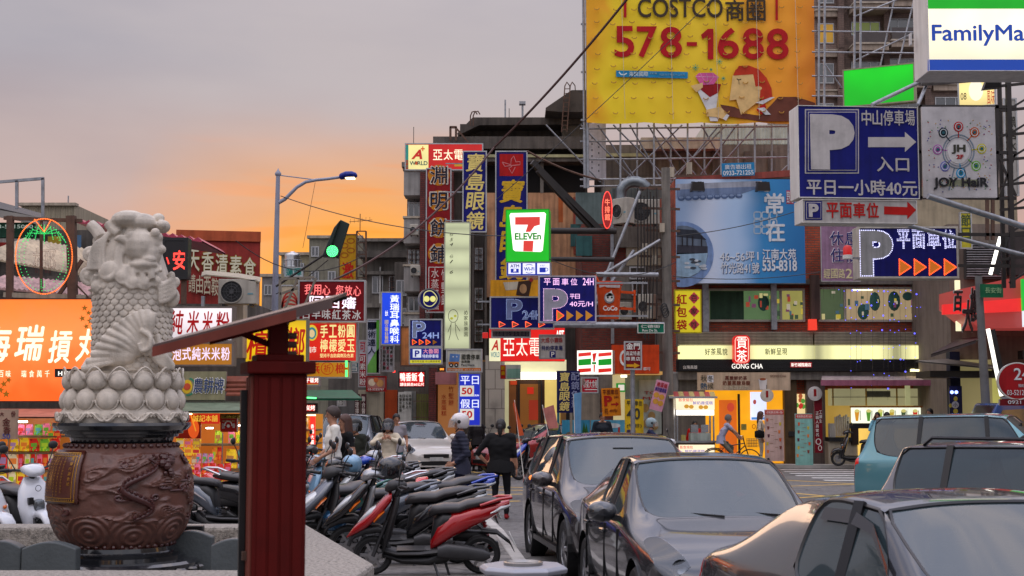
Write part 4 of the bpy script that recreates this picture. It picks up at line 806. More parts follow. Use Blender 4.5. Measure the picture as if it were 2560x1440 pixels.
s.slab('pink_awning', 1092, 932, 1142, 962, -.9, -.2, D(170,110,110)); s.slab('door', 1010, 978, 1040, 1120, -.1, 0, D(130,132,128)); s.slab('door', 962, 975, 994, 1110, -.1, 0, D(150,60,24)); s.slab('door', 850, 985, 892, 1110, -.08, 0, D(90,88,86)); s.slab('lamp', 984, 927, 990, 932, -.4, -.3, E(255,60,50,2))
s.slab('white_notice', 996, 980, 1030, 1060, -.16, -.1, D(186,184,176)); [s.text(c, 999+(i%4)*8, 986+(i//4)*9, 1005+(i%4)*8, 993+(i//4)*9, ink, lvl=30) for i, c in enumerate('本日公休營業時間早上九點至晚上九點')]
for i in range(8): s.slab('grille_bar', 1036+i*6, 958, 1037.5+i*6, 1062, -.3, -.27, M_RUST)
for i in range(3): s.slab('grille_rail', 1034, 962+i*40, 1082, 964+i*40, -.31, -.26, M_RUST)
s.slab('yellow_plant_wall', 1040, 985, 1072, 1060, -.05, 0, D(110,112,60)); s.slab('red_pilaster', 1073, 920, 1092, 1120, -.35, 0, MATS['red_tile']); s.slab('roller_shutter', 895, 975, 960, 1110, -.06, 0, m_corr); s.slab('green_strip', 915, 960, 950, 975, -.3, 0, D(60,90,60))
for i, x in enumerate((888, 904)): s.slab('vertical_notice', x, 985, x+13, 1060, -.2, -.15, D(80,40,44)); s.col('聯合醫院' if i else '命理擇日', x+2, 990, x+11, 1050, D(200,190,180,streak=0), lvl=40)
s = Sign('hanging_banner', 'navy cloth banner with cream optician characters in two columns', (1392, 927, 1450, 1032), 37, yaw=R(4), face=D(28,32,84,.7), dep=.03, fw=0); s.col('寶島眼鏡', 1398, 930, 1424, 1028, gold, bold=.015, shear=.1, gap=.06); s.col('配鏡免費', 1428, 930, 1448, 1020, D(150,156,190,streak=0), bold=0)
s = Sign('store_sign', 'red, white and green striped convenience store lightbox', (1443, 876, 1531, 936), 40, yaw=R(-14), face=E(255,250,235,1.3,.3,sample=True), dep=.4, fw=.0)
for x0, x1 in ((1446,1478),(1496,1529)):
    s.poly([(x0,883),(x1,880),(x1,889),(x0,892)] , E(226,50,44,.85)); s.poly([(x0,899),(x1,896),(x1,912),(x0,914)], E(14,150,34,.8)); s.poly([(x0,922),(x1,920),(x1,929),(x0,932)], E(220,40,30,.85))
s.poly([(1481,884),(1492,882),(1487,904),(1483,904)], E(214,40,34,.8)); s.poly([(1484,912),(1488,912),(1487,930),(1484,930)], E(214,40,34,.8)); s.rect(1480,905,1491,911,E(40,150,60,.6))
s = Sign('shop_sign', 'orange tea shop fascia behind the dark red liquor sign', (1531, 862, 1648, 934), 42, face=D(206,66,20), dep=.5, fw=0, back=D(190,56,20)); s.text('C', 1549, 875, 1570, 915, wd, .02); s.text('都可',1608,918,1626,926,wd)
s = Sign('direction_sign', 'dark red sign with yellow arrow fixed on a galvanised pole', (1560, 853, 1605, 925), 33, face=D(120,20,26), dep=.05)
s.text('金門', 1565, 857, 1600, 874, wd, .025); s.row('高粱特產',1564,878,1601,889,wd,bold=.01); s.row('專賣店',1564,892,1601,902,wd,bold=.01); s.poly([(1566,911),(1585,911),(1585,907),(1600,914),(1585,921),(1585,917),(1566,917)], D(220,160,30))
t = thing('sign_pole', 'galvanised pole under the dark red liquor sign', 'pole', P(1583, 1160, 33.2)); t.location.z = 0; ob('shaft', MB().tube([(0,0,0),(0,0,PZ(905,33.2))], .055, 10), M_STEEL, t, sm=True); ob('foot_plate', MB().lathe([(.001,.012),(.12,.012),(.12,0)], 12), M_STEEL, t)
s = Sign('food_sign', 'small crimson sign with white characters under the striped lightbox', (1452, 943, 1496, 983), 39.5, face=D(186,30,50), dep=.05); s.text('秋饗大食櫃',1458,950,1494,970,wd,.0); s.rect(1462,973,1494,975,wd); s.rect(1453,945,1462,962,D(150,120,110),2)
s = bld('storefront_building', 'convenience store and tea shop fronts lit from inside under the orange fascia', 1452, 1650, 934, gz(44), 44, 4, M_CONC)
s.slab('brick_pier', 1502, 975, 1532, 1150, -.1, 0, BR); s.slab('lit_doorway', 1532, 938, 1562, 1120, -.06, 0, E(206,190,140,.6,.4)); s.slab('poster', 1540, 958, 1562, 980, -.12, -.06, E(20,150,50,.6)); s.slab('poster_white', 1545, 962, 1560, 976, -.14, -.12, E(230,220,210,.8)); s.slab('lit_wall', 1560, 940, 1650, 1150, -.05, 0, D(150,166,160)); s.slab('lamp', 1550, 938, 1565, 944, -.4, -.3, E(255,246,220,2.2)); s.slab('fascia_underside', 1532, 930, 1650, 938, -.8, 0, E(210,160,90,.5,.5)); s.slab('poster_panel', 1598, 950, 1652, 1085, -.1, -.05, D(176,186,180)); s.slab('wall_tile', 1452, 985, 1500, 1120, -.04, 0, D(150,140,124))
s.text('TO', 1610,978,1640,986,D(170,60,60),lvl=22); s.text('ME',1606,992,1640,1000,D(170,60,60),lvl=22)
for x, y in ((1612,1020),(1628,1040),(1616,1058),(1632,1010),(1636,1064)): s.disc(x,y,9,11,D(110,60,44) if x % 4 else D(170,140,90),24)
s = Sign('parking_sign', 'tilted orange placard with a red P and right arrow', (1506, 970, 1553, 1040), 36.5, face=D(222,130,20), dep=.03, fw=0); s.root.rotation_euler[1] = R(-2.5); dr = D(110,40,20,streak=0)
s.row('平面車位',1509,974,1549,986,dr); s.text('P',1512,989,1532,1015,D(170,30,20),.05); s.text('24H',1537,990,1548,996,dr); s.poly([(1529,1009),(1541,1009),(1541,1005),(1549,1011),(1541,1017),(1541,1013),(1529,1013)], D(170,30,20)); s.text('40元/',1524,1023,1544,1031,dr); s.text('平日',1512,1021,1520,1036,dr)
s = Sign('parking_sign', 'yellow placard with a large black 40 partly behind a rider', (1562, 998, 1609, 1092), 36, face=D(214,176,30), dep=.03, fw=0)
s.row('平面車位',1566,1002,1606,1014,ink); s.text('40',1567,1020,1600,1049,ink,.02); s.text('(平日)',1567,1060,1604,1070,ink); s.text('最佳',1566,1074,1590,1088,D(30,30,120),.01)
s = Sign('food_banner', 'tilted pink hanging banner with cake pictures', (1622, 950, 1655, 1026), 38, face=D(210,150,170), dep=.02, fw=0); s.root.rotation_euler[1] = R(15); s.row('雞蛋糕',1625,955,1652,966,D(190,40,50)); s.row('鮮奶雞蛋糕',1624,968,1653,978,D(40,40,140))
for x, y in ((1631,988),(1645,990),(1633,1004),(1646,1006)): s.disc(x,y,7,7,D(206,150,60))
s = Sign('mural_panel', 'painted landscape panel with trees and pond behind the waiting man', (1405, 1050, 1475, 1110), 40, face=D(60,140,170), dep=.05, fw=0, cat='mural'); s.poly([(1406,1109),(1474,1109),(1474,1088),(1440,1082),(1406,1088)], D(60,110,50)); [s.poly([(x-7,1095),(x+7,1095),(x,1055+k*4)], D(50,100,50),2) for k, x in enumerate((1460,1466,1428))]; s.disc(1425,1085,10,5,D(110,90,70),2)
s = Sign('mural_panel', 'painted sky and tree panel right of the waiting man', (1477, 1050, 1562, 1110), 40, face=D(90,160,186), dep=.05, fw=0, cat='mural'); s.poly([(1478,1109),(1560,1109),(1560,1092),(1520,1084),(1478,1094)], D(80,110,70)); s.disc(1535,1064,16,6,D(200,206,206)); s.disc(1520,1060,10,5,D(206,210,206),2); s.rect(1545,1068,1550,1086,D(170,50,40),2)
m_pp = D(60,120,140)
for k, (x, lb) in enumerate(((1396, 'left'), (1428, 'right'))):
    t = thing('banner_pole', ('teal painted pole left of the navy banner', 'sticker covered pole right of the navy banner')[k], 'pole', P(x, 1110, 37.5)); t.location.z = 0
    ob('shaft', MB().tube([(0,0,0),(.0,0,PZ(985-k*20,37.5))], .035, 8), m_pp if k == 0 else M_CONCL, t, sm=True); ob('foot_plate', MB().lathe([(.001,.012),(.1,.012),(.1,0)], 10), M_DK, t)
def flag(label, pts, d, col, extra=None, txt=None, tc=None):
    t = thing('feather_flag', label, 'flag', P(pts[0][0], pts[0][1], d)); o = t.location; t.location.z = 0; o = Vector(t.location)
    top, bot = P(*pts[1], d)-o, P(*pts[0], d)-o; bot.z = 0
    ob('pole', MB().tube([bot, top], .012, 6), wd, t); mb = MB(); cl = [P(x, y, d)-o for x, y in pts[2]]
    n = len(cl); mb.add([c+Vector((0,-.01,0)) for c in cl]+[c+Vector((0,.01,0)) for c in cl], [tuple(range(n)), tuple(range(2*n-1,n-1,-1))]+[(i,(i+1)%n,(i+1)%n+n,i+n) for i in range(n)]); ob('cloth', mb, col, t); return t
flag('orange and white feather flag leaning left beside the black-haired woman', [(1312,1090),(1286,1000),[(1286,1000),(1310,1088),(1298,1090),(1282,1010)]], 34, D(206,90,50))
flag('pink flag with a small vehicle drawing behind the red car', [(1394,1110),(1356,1012),[(1356,1022),(1384,1012),(1396,1070),(1372,1072)]], 36, D(206,130,120))
flag('pale blue vertical flag beside the navy banner', [(1440,1108),(1434,985),[(1434,985),(1454,980),(1452,1095),(1440,1098)]], 36.5, D(110,160,200))
t = thing('cup_sign', 'orange paper-cup shaped sign with a white droplet face, on red arms', 'sign', P(1523, 797, 33.5)); o = t.location; q = lambda x, y, d=33.5: P(x, y, d)-o
m_or = D(214,78,28); k = F/33.5
def ringz(x0, x1, y, dep=.16, n=14):
    a, b = q(x0, y), q(x1, y); cx = (a.x+b.x)/2; w = (b.x-a.x)/2; return [(cx+w*cos(2*pi*i/n)*1.0, .12+dep*sin(2*pi*i/n), a.z) for i in range(n)]
ob('cup', MB().loft([ringz(1500,1548,797), ringz(1494,1552,740), ringz(1490,1555,712)]), m_or, t, sm=True); ob('lid', MB().loft([ringz(1487,1558,712,.19), ringz(1487,1558,704,.19), ringz(1492,1553,703,.17)]), D(196,60,24), t, sm=True)
a = q(1497,706); ob('straw', MB().tube([a, a+Vector((-.09,0,.18))], .025, 8), m_or, t)
fs_ = Sign('x', 'x', (1490, 703, 1556, 797), 33.42, parent=t); fs_.o = Vector((o.x, o.y, o.z)); fs_.base = -.07
fs_.text('CoCo', 1507, 765, 1543, 777, wd, .03); fs_.disc(1523,745,13,14,D(150,150,150)); fs_.disc(1523,744,10.5,11,wd,2); fs_.poly([(1513,742),(1528,726),(1532,740)], wd, 2); fs_.disc(1519,744,2.6,2.6,ink,3); fs_.disc(1529,744,2.6,2.6,ink,3); fs_.poly([(1497,713),(1550,713),(1549,720),(1516,719),(1512,716),(1498,720)], D(190,180,176), 1)
for y in (729, 770): ob('arm', MB().bar(q(1552,y)+Vector((0,.1,0)), q(1590,y)+Vector((0,.4,0)), .06), m_or, t)
ob('arm', MB().bar(q(1590,722)+Vector((0,.4,0)), q(1590,778)+Vector((0,.4,0)), .05), m_or, t)
s = Sign('street_sign', 'green street name plate fixed on the steel arms', (1594, 808, 1661, 833), 38, yaw=R(3), face=D(20,110,84), dep=.04, fw=.015, frame=wd); s.text('仁德街',1602,812,1650,820,wd); s.text('Ren De St.',1606,823,1644,829,wd)
s = Sign('neon_sign', 'tall narrow oval red neon seen nearly edge on', (1505, 478, 1532, 572), 40, bare=True, cat='neon sign'); s.poly(el(1518,525,12,46)[:-1], E(150,20,16,.7), 0, th=.2, name='face'); s.dots(el(1518,525,12,46), 2.5, 1.2, E(255,70,60,2)); s.col('牛排館', 1512, 496, 1525, 552, E(255,120,90,1.6))
s = Sign('poster_board', 'amber poster board with drink pictures behind the wide parking sign', (1226, 700, 1350, 745), 42.4, face=D(214,150,30), dep=.1, fw=0); s.poly([(1258,706),(1296,704),(1292,724),(1264,726)], D(190,180,160)); s.poly([(1296,704),(1330,700),(1322,742),(1290,738)], D(60,40,30)); s.disc(1308,722,9,12,D(170,130,90),2); s.disc(1328,700,5,5,D(150,40,40),3)
t = thing('warning_lamp', 'small red box lamp on the wall left of the red lightbox', 'lamp', P(1213, 845, 40)); ob('housing', MB().box((-.08,0,0),(.08,.15,.16)), E(190,30,24,.8), t, bev=.015)
LD = 38
t = thing('street_lamp', 'pale blue-grey street lamp with curved arm and blue lit head', 'street lamp', P(678, 1100, LD)); t.location.z = .12; o = Vector(t.location); q = lambda x, y, d=LD: P(x, y, d)-o
m_lp = mat('lamp_post_blue', (136,142,160), .45, var=.1)
ob('post', MB().tube([(0,0,0), q(695,440)], [.13, .055], 14), m_lp, t, sm=True); ob('base_plate', MB().lathe([(.001,.03),(.24,.03),(.24,0)], 16), m_lp, t)
ob('finial', MB().lathe([(.06,0),(.085,.03),(.085,.08),(.03,.15),(.002,.22)], 12, q(695,440)), m_lp, t, sm=True)
arm = [(697,506),(712,498),(726,484),(742,468),(764,455),(790,450),(820,447),(850,443)]
ob('arm', MB().tube([q(*p) for p in arm], [.055,.05,.048,.046,.044,.042,.04,.038], 10), m_lp, t, sm=True); ob('tie_rod', MB().tube([q(698,438), q(785,449)], .016, 6), m_lp, t)
mb = MB(); rr = []
for x, y, h, w in ((848,441,.05,.05),(852,441,.09,.11),(864,438,.11,.15),(880,437,.1,.15),(890,438,.07,.11),(893,439,.03,.05)):
    c = q(x, y); rr.append([(c.x, c.y+w*cos(2*pi*i/12), c.z+h*sin(2*pi*i/12)) for i in range(12)])
hd = ob('lamp_head', MB().loft(rr), D(30,44,130,.3), t, sm=True); c = q(876, 446); ob('lens', MB().box((c.x-.13, c.y-.1, c.z-.015), (c.x+.12, c.y+.1, c.z+.02)), E(255,226,150,6,sample=True), t, bev=.01)
t = thing('traffic_light', 'tilted traffic light seen from the side with a green lit lens', 'traffic light', P(840, 640, 36)); o = t.location; q = lambda x, y, d=36: P(x, y, d)-o
m_tg = mat('signal_green', (14,32,26), .5, var=.15)
pl = [(851,549),(873,559),(846,646),(812,636)]; ob('backplate', MB().prism([(q(*p).x, q(*p).z) for p in pl], 0, .12), m_tg, t, bev=.01)
pl = [(836,570),(851,552),(822,640),(806,642)]; ob('housing', MB().prism([(q(*p).x, q(*p).z) for p in pl], -.12, .3), m_tg, t, bev=.02)
c = q(831, 628, 35.8); rl = .145
ob('visor', MB().lathe([(rl*1.12,.14),(rl*1.12,-.0),(rl*1.06,-.0),(rl*1.06,.14)], 24, c, axis='y'), m_tg, t, sm=True); ob('lens', MB().lathe([(rl,.0),(.001,.0)], 24, c, axis='y'), E(0,110,50,.8), t)
mb = MB()
for k, (n, r) in enumerate(((20,.9),(14,.66),(9,.42),(4,.18))):
    for i in range(n): a = 2*pi*i/n+k; mb.ell((c.x+rl*r*cos(a), c.y-.02, c.z+rl*r*sin(a)), .016, 6)
ob('led_dot', mb, E(80,255,130,3.5,sample=True), t, kind='stuff'); ob('arm', MB().tube([q(690,716,36.3), q(815,634,36.2)], .03, 8), M_DK, t); ob('arm', MB().tube([q(690,735,36.3), q(760,700,36.2), q(820,650,36.2)], .012, 6), M_DK, t)
def cable(label, a, b, sag, r, m, n=14, name='cable'):
    A, B_ = P(*a), P(*b); t = thing(name, label, 'cable', A); pts = [(A.lerp(B_, i/n)-A)-Vector((0,0,sag*4*(i/n)*(1-i/n))) for i in range(n+1)]
    ob('strand', MB().tube(pts, r, 5), m, t); return t
cable('dark cable from the street lamp across to the green store sign', (702,490,38), (1264,590,34.4), .25, .012, M_BLK); cable('dark cable running on from the store sign to the annex', (1374,648,33), (1690,655,42), .4, .012, M_BLK)
cable('thick red-brown cable crossing the sky in front of the billboard', (1590,-30,36), (1236,368,41), .15, .035, mat('cable_brown', (70,40,36), .6)); cable('thick red-brown cable slanting down behind the signs to the traffic light', (1236,368,41), (820,706,36), .5, .03, MATS['cable_brown'])
cable('thin cable rising over the billboard face', (1240,500,42), (1800,-20,40), .1, .012, M_BLK); cable('thin cable from the annex past the blue billboard', (1690,590,43), (1985,530,42), .1, .013, M_BLK); cable('thin cable sagging from the red building to the traffic light', (590,602,34), (905,640,36), .55, .012, M_DK)
cable('fine wire hanging from the lamp arm', (788,456,38), (757,620,38), 0, .006, M_DK); cable('rusty tie cable from the tall blue sign to the annex', (1318,378,43), (1500,450,44), .1, .035, M_RUST); cable('low cable along the blue billboard bottom', (1680,690,43), (2050,680,43), .15, .012, M_BLK)
s = T = bld('tea_shop_building', 'two storey red brick tea shop building with lit fascia and upstairs windows', 1690, 2372, 448, gz(45), 45, 8, brickmat('orange_brick', (192,84,50), (160,62,42), (112,84,70), .23, .075))
s.slab('steel_post', 1755, 700, 1768, 830, -.3, -.15, M_STEEL); s.slab('steel_post', 1925, 700, 1937, 825, -.3, -.15, M_STEEL); s.slab('rusty_post', 2022, 690, 2042, 800, -.4, -.15, mat('rust_streak', (96,74,66), .8, streak=.6)); s.slab('top_beam', 1690, 440, 2060, 450, -.3, 0, M_RUST); s.slab('mid_beam', 1690, 700, 2372, 712, -.25, 0, M_CONC)
gi = [E(84,112,72,.7), E(150,144,76,.8), E(74,90,60,.7), E(166,144,110,.75)]  # pane colours glow by themselves, standing in for lit rooms behind
def shopwin(x0, y0, x1, y1, splits, lit_i):
    a = s.hit(x0, y1); b = s.hit(x1, y0); mb = MB(); t = .07
    mb.box((a[0],-.12,a[1]),(b[0],.0,a[1]+t)); mb.box((a[0],-.12,b[1]-t),(b[0],0,b[1])); mb.box((a[0],-.12,a[1]+t),(a[0]+t,0,b[1]-t)); mb.box((b[0]-t,-.12,a[1]+t),(b[0],0,b[1]-t))
    for x in splits: u = s.hit(x, y0)[0]; mb.box((u-.04,-.11,a[1]+t),(u+.04,0,b[1]-t))
    w = ob('window', mb, mat('window_frame_pale', (172,164,150), .5), s.root); xs = [x0+3]+list(splits)+[x1-3]
    for i in range(len(xs)-1):
        c = s.hit(xs[i]+2, y1-3); e = s.hit(xs[i+1]-2, y0+3); ob('pane', MB().box((c[0],-.05,c[1]),(e[0],-.03,e[1])), gi[(i+lit_i) % 4], w)
    return w
shopwin(1768, 722, 2010, 805, (1950,), 0); shopwin(2045, 718, 2358, 805, (2110, 2300), 2)
rs = random.Random(11)
def inside(x, y0, y1, w, m, n='hanging_bag'): a = s.hit(x-w/2, y1); b = s.hit(x+w/2, y0); ob(n, MB().ell(((a[0]+b[0])/2, -.06, (a[1]+b[1])/2), ((b[0]-a[0])/2, .025, (b[1]-a[1])/2), 12), m, s.root)
tq = D(64,110,100); 
for x, y0, y1, w in ((1908,738,778,28),(2186,730,778,26),(2234,728,778,30),(2157,760,800,28),(2268,730,752,26)): inside(x, y0, y1, w, tq)
cols = [(60,90,110),(160,60,40),(190,170,60),(180,170,150),(50,70,50),(110,60,90),(200,190,130)]
for i in range(54):
    x = rs.choice((rs.uniform(1862,1945), rs.uniform(1955,2004), rs.uniform(2115,2295), rs.uniform(2050,2104), rs.uniform(2304,2352))); y = rs.uniform(728,790); c = cols[i % 7]; a = s.hit(x, y+rs.uniform(5,16)); b = s.hit(x+rs.uniform(4,11), y)
    ob('goods', MB().box((a[0],-.075-.001*i,a[1]),(b[0],-.055,b[1])), E(*c,.6,.7), s.root)
s.slab('curtain', 1775, 728, 1858, 800, -.08, -.052, D(50,78,58)); s.slab('lamp', 2130, 724, 2180, 727, -.12, -.06, E(255,246,200,1.8))
for x0, x1 in ((1692,2022),(2026,2372)):
    for i in range(9): s.slab('louvre_slat', x0, 833+i*3.6, x1, 835.4+i*3.6, -.62, -.3, m_corr)
s.slab('louvre_back', 1690, 830, 2374, 866, -.3, 0, M_CONC)
f = E(222,222,150,.85,.4,sample=True); fd = E(170,164,138,.55,.4)
m = mat('fascia_tubes', (150,150,120), .4, em=lin(232,228,160), es=1, var=0, sample=True)
nt = m.node_tree; b = nt.nodes['Principled BSDF']; tc = N(nt,'ShaderNodeTexCoord'); sx = N(nt,'ShaderNodeSeparateXYZ'); L(tc.outputs['Object'], sx.inputs[0])
w_ = mth(nt,'ABSOLUTE', mth(nt,'SINE', mth(nt,'MULTIPLY', sx.outputs[0], 1.28))); L(ramp(nt, [(.0,(.32,)*3),(.35,(.75,)*3),(.7,(1.15,)*3)], w_).outputs[0], b.inputs['Emission Strength'])
for x0, x1 in ((1694,1838),(1868,2024),(2026,2166),(2168,2370)): s.slab('light_box', x0, 866, x1, 899, -.7, -.1, m)
for i in range(9): s.slab('dark_slat', 1692, 901+i*3.1, 2374, 903.3+i*3.1, -.66, -.4, M_BLK)
s.slab('dark_back', 1690, 899, 2374, 930, -.4, 0, M_BLK)
T.base = -.70; s.row('好茶風貌',1754,873,1811,890,D(70,76,50,streak=0),lvl=1); s.row('新鮮呈現',1902,873,1958,889,D(70,76,50,streak=0),lvl=1); s.text('GONG CHA',1821,911,1897,923,wl,-.002); s.text('台灣高雄',1701,915,1736,924,wd); s.rect(1965,907,2018,920,E(150,30,36,.8)); s.text('新竹城隍廟店',1967,909,2016,918,wl,.0,lvl=2)
T.base = -.002
g = Sign('neon_sign', 'red rounded vertical neon sign with two white seal characters', (1834, 838, 1875, 910), 43.9, bare=True, cat='neon sign'); rr = []
def rrect(x0,y0,x1,y1,r,n=5): return [(cx+r*cos(R(a+90*i/n)), cy-r*sin(R(a+90*i/n))) for cx, cy, a in ((x1-r,y0+r,0),(x0+r,y0+r,90),(x0+r,y1-r,180),(x1-r,y1-r,270)) for i in range(n+1)]
g.poly(rrect(1834,838,1875,909,11), E(210,26,24,.9,.3,sample=True), 0, th=.3, name='cabinet'); p = rrect(1838,842,1871,905,9); g.line(p+[p[0]], 1.6, E(255,190,170,1.4), 1); g.text('貢',1842,844,1867,872,wl,.0,lvl=2); g.text('茶',1842,875,1867,903,wl,.0,lvl=2)
mbl = mat('blue_poster_sheet', (120,150,190), .45, var=0); nt = mbl.node_tree; b = nt.nodes['Principled BSDF']; tc = N(nt,'ShaderNodeTexCoord'); sx = N(nt,'ShaderNodeSeparateXYZ'); L(tc.outputs['Generated'], sx.inputs[0])
n1 = N(nt,'ShaderNodeTexNoise'); n1.inputs['Scale'].default_value = 2; L(tc.outputs['Generated'], n1.inputs[0])
L(ramp(nt, [(0,lin(140,166,200)),(.25,lin(196,208,228)),(.45,lin(166,194,226)),(.68,lin(36,128,186)),(1,lin(10,104,164))], mth(nt,'ADD', sx.outputs[0], mth(nt,'MULTIPLY', mth(nt,'SUBTRACT', n1.outputs[0], .5), .2))).outputs[0], b.inputs['Base Color'])
s = Sign('property_billboard', 'large blue property billboard with a snowy moon gate and white characters', (1690, 448, 2012, 708), 43.6, face=mbl, dep=.08, fw=0, cat='billboard'); pw = D(206,210,214,streak=0)
s.poly([(1692,460),(1905,452),(1905,466),(1692,474)], D(160,164,176)); s.poly([(1692,474),(1905,466),(1850,486),(1692,494)], D(110,128,160), 1.5)
for i in range(9): s.disc(1703+i*18, 496-i*.8, 9, 6, D(84,104,140), 2); s.disc(1703+i*18, 494-i*.8, 6, 3, D(130,150,184), 3)
def arcpoly(cx, cy, rx, ry, cut): return [(max(cut, cx+rx*cos(2*pi*i/36)), cy-ry*sin(2*pi*i/36)) for i in range(36)]
s.poly(arcpoly(1706,636,78,82,1692), D(120,146,190), 2, name='gate'); s.poly(arcpoly(1706,630,64,66,1692), D(100,112,128), 3, name='gate'); s.poly([(1692,633),(1769,633),(1764,660),(1745,682),(1720,694),(1692,694)], D(150,180,204), 4, name='gate'); s.poly([(1692,612),(1769,616),(1768,633),(1692,636)], D(60,60,70), 4, name='pavilion'); s.poly([(1692,572),(1740,576),(1766,600),(1692,592)], D(50,54,64), 4, name='pavilion')
for x in (1704,1716,1730,1752): s.rect(x,590,x+3,616,D(44,40,44),5)
rs = random.Random(2); [s.disc(1716+rs.random()*44, 645+rs.random()*28, 5+rs.random()*5, 3, D(196,204,212) if i % 2 else D(74,80,90), 5+.1*i) for i in range(14)]
s.text('常', 1911, 483, 1960, 536, pw, .025, lvl=2); s.text('在', 1914, 552, 1962, 604, pw, .025, lvl=2)
for i in range(3):
    for j in range(3): p = rrect(1885+i*20, 530+j*19, 1902+i*20, 546+j*19, 4, 3); s.line(p+[p[0]], 3, D(170,186,200), 1); 
sb = D(52,84,130,streak=0)
for st_, a_, b_, c_, e_, f_ in (('46~56坪',1800,628,1886,654,.03),('竹光路41號',1802,656,1898,684,.03),('江南大苑',1906,622,1990,650,.03),('535-8318',1906,650,1992,678,.045)): s.text(st_, a_+1.5, b_+1.5, c_+1.5, e_+1.5, sb, f_, lvl=.4)
s.text('46~56坪',1800,628,1886,654,pw,.015); s.text('|',1893,630,1896,650,pw); s.text('江南大苑',1906,622,1990,650,pw,.018); s.text('竹光路41號',1802,656,1898,684,pw,.012); s.text('535-8318',1906,650,1992,678,pw,.03); s.rect(1966,476,1984,510,D(170,60,84)); s.text('野村',1967,478,1983,508,pw,.0,lvl=2)
for x in (1746, 1910):
    t = thing('flood_lamp', f'dark flood lamp on the top edge of the blue billboard, {"left of the phone plate" if x < 1800 else "right of the phone plate"}', 'lamp', P(x, 476, 42.9)); ob('housing', MB().loft([[(-.2,0,0),(.2,0,0),(.22,.35,0),(-.22,.35,0)],[(-.17,-.02,.26),(.17,-.02,.26),(.17,.3,.28),(-.17,.3,.28)]]), M_DK, t); ob('arm', MB().bar((-.1,.2,.28),(-.1,.7,.36),.05).bar((.1,.2,.28),(.1,.7,.36),.05), M_DK, t); ob('lens', MB().box((-.17,.03,-.012),(.17,.3,-.002)), M_GLASSD, t)
s = Sign('phone_sign', 'small blue sign with a mobile phone number above the blue billboard', (1805, 407, 1887, 440), 43.5, yaw=R(0), face=D(40,130,180), dep=.04, fw=0); s.root.rotation_euler[1] = R(-2); s.row('廣告牆出租',1812,411,1880,423,pw,bold=.01); s.text('0933-721255',1808,426,1884,438,pw,.02)
t = thing('rusty_beam', 'rusty red beam with brackets along the top of the blue billboard', 'beam', P(1860, 440, 43.9)); o = t.location; q = lambda x, y, d=43.9: P(x, y, d)-o; ob('girder', MB().bar(q(1690,453), q(2060,428), .12, .2), mat('red_oxide', (140,58,46), .7, streak=.4), t); ob('bracket', MB().box(q(1672,445)-Vector((0,.2,0)), q(1684,420)), M_CONCL, t); ob('bracket', MB().box(q(1716,438)-Vector((0,.2,0)), q(1728,408)), M_CONCL, t)
s = Sign('hotel_banner', 'mauve hotel banner with dark blue characters behind the lit parking sign', (2052, 562, 2150, 704), 43.3, face=D(148,116,142), dep=.06, fw=.02); wo_ = D(206,196,204,streak=0)
for st, x0, y0, x1, y1 in (('休息',2072,578,2148,614),('住宿',2074,620,2148,656)): s.row(st, x0-1, y0-1, x1+1, y1+1, wo_, bold=.03); s.row(st, x0+1, y0+1, x1-1, y1-1, D(36,42,104,streak=0), bold=.0, lvl=3)
s.row('經國路2段',2058,672,2150,696,D(206,196,150,streak=0),bold=.01)
s = Sign('hotel_banner', 'upper mauve banner with big serif letters EL above the lit parking sign', (2210, 500, 2362, 562), 43.3, face=D(140,116,146), dep=.06, fw=0); s.text('EL', 2300, 505, 2356, 548, D(206,200,206,streak=0), .03)
s = Sign('parking_sign', 'white-dotted LED parking sign with four orange triangles', (2146, 566, 2396, 696), 29, face=D(18,20,100,.35), dep=.5, frame=D(186,180,168), fw=.04)
ld = E(214,214,255,1.7); s.text('P', 2151, 576, 2231, 690, D(150,150,150,streak=0), .06); s.textdots('P', 2151, 576, 2231, 690, 4.3, 1.5, ld, 2, .06)
for i, ch in enumerate('平面車位'): x = 2243+i*38; s.text(ch, x, 575, x+30, 621, D(140,140,180,streak=0), .02); s.textdots(ch, x, 575, x+30, 621, 4.0, 1.1, ld, 3, .0)
for i in range(4): x = 2248+i*37.5; s.poly(arr(x,648,30,40), E(206,110,20,.6)); s.dots([(x,648),(x+30,668),(x,688),(x,648)], 4.2, 1.7, E(255,84,36,2.2), 2)
t = thing('warning_lamp', 'red beacon lamp with pale base beside the LED parking sign', 'lamp', P(2119, 640, 28.8)); ob('dome', MB().lathe([(.09,.02),(.09,.16),(.06,.21),(.001,.225)], 16), E(190,24,20,.5,.6), t, sm=True); ob('base', MB().lathe([(.001,-.06),(.1,-.06),(.1,.02),(.001,.02)], 16), M_WHT, t); ob('arm', MB().bar((0,0,-.03),(.3,.2,-.03),.04), M_STEEL, t)
s = Sign('parking_sign', 'very large white-framed blue parking sign with an arrow to the entrance', (1995, 266, 2296, 496), 23.5, yaw=R(5), face=D(20,26,112,.4), dep=.5, frame=M_WHT, fw=.012)
pg = D(186,182,180,streak=.1); s.rect(2012,273,2147,434,pg); s.rect(2015,276,2144,431,D(20,26,112,.4),2); s.rect(2019,280,2140,427,pg,3); s.rect(2021,282,2138,425,D(20,26,112,.4),4); s.text('P', 2026, 288, 2134, 424, pg, .075, lvl=5)
s.row('中山停車場',2152,276,2288,314,pg,bold=.012,gap=.14); s.poly([(2170,343),(2262,343),(2262,330),(2290,355),(2262,380),(2262,368),(2170,368)], pg); s.text('入口',2192,393,2272,429,pg,.018); s.text('平日一小時40元',2016,451,2292,487,pg,.02)
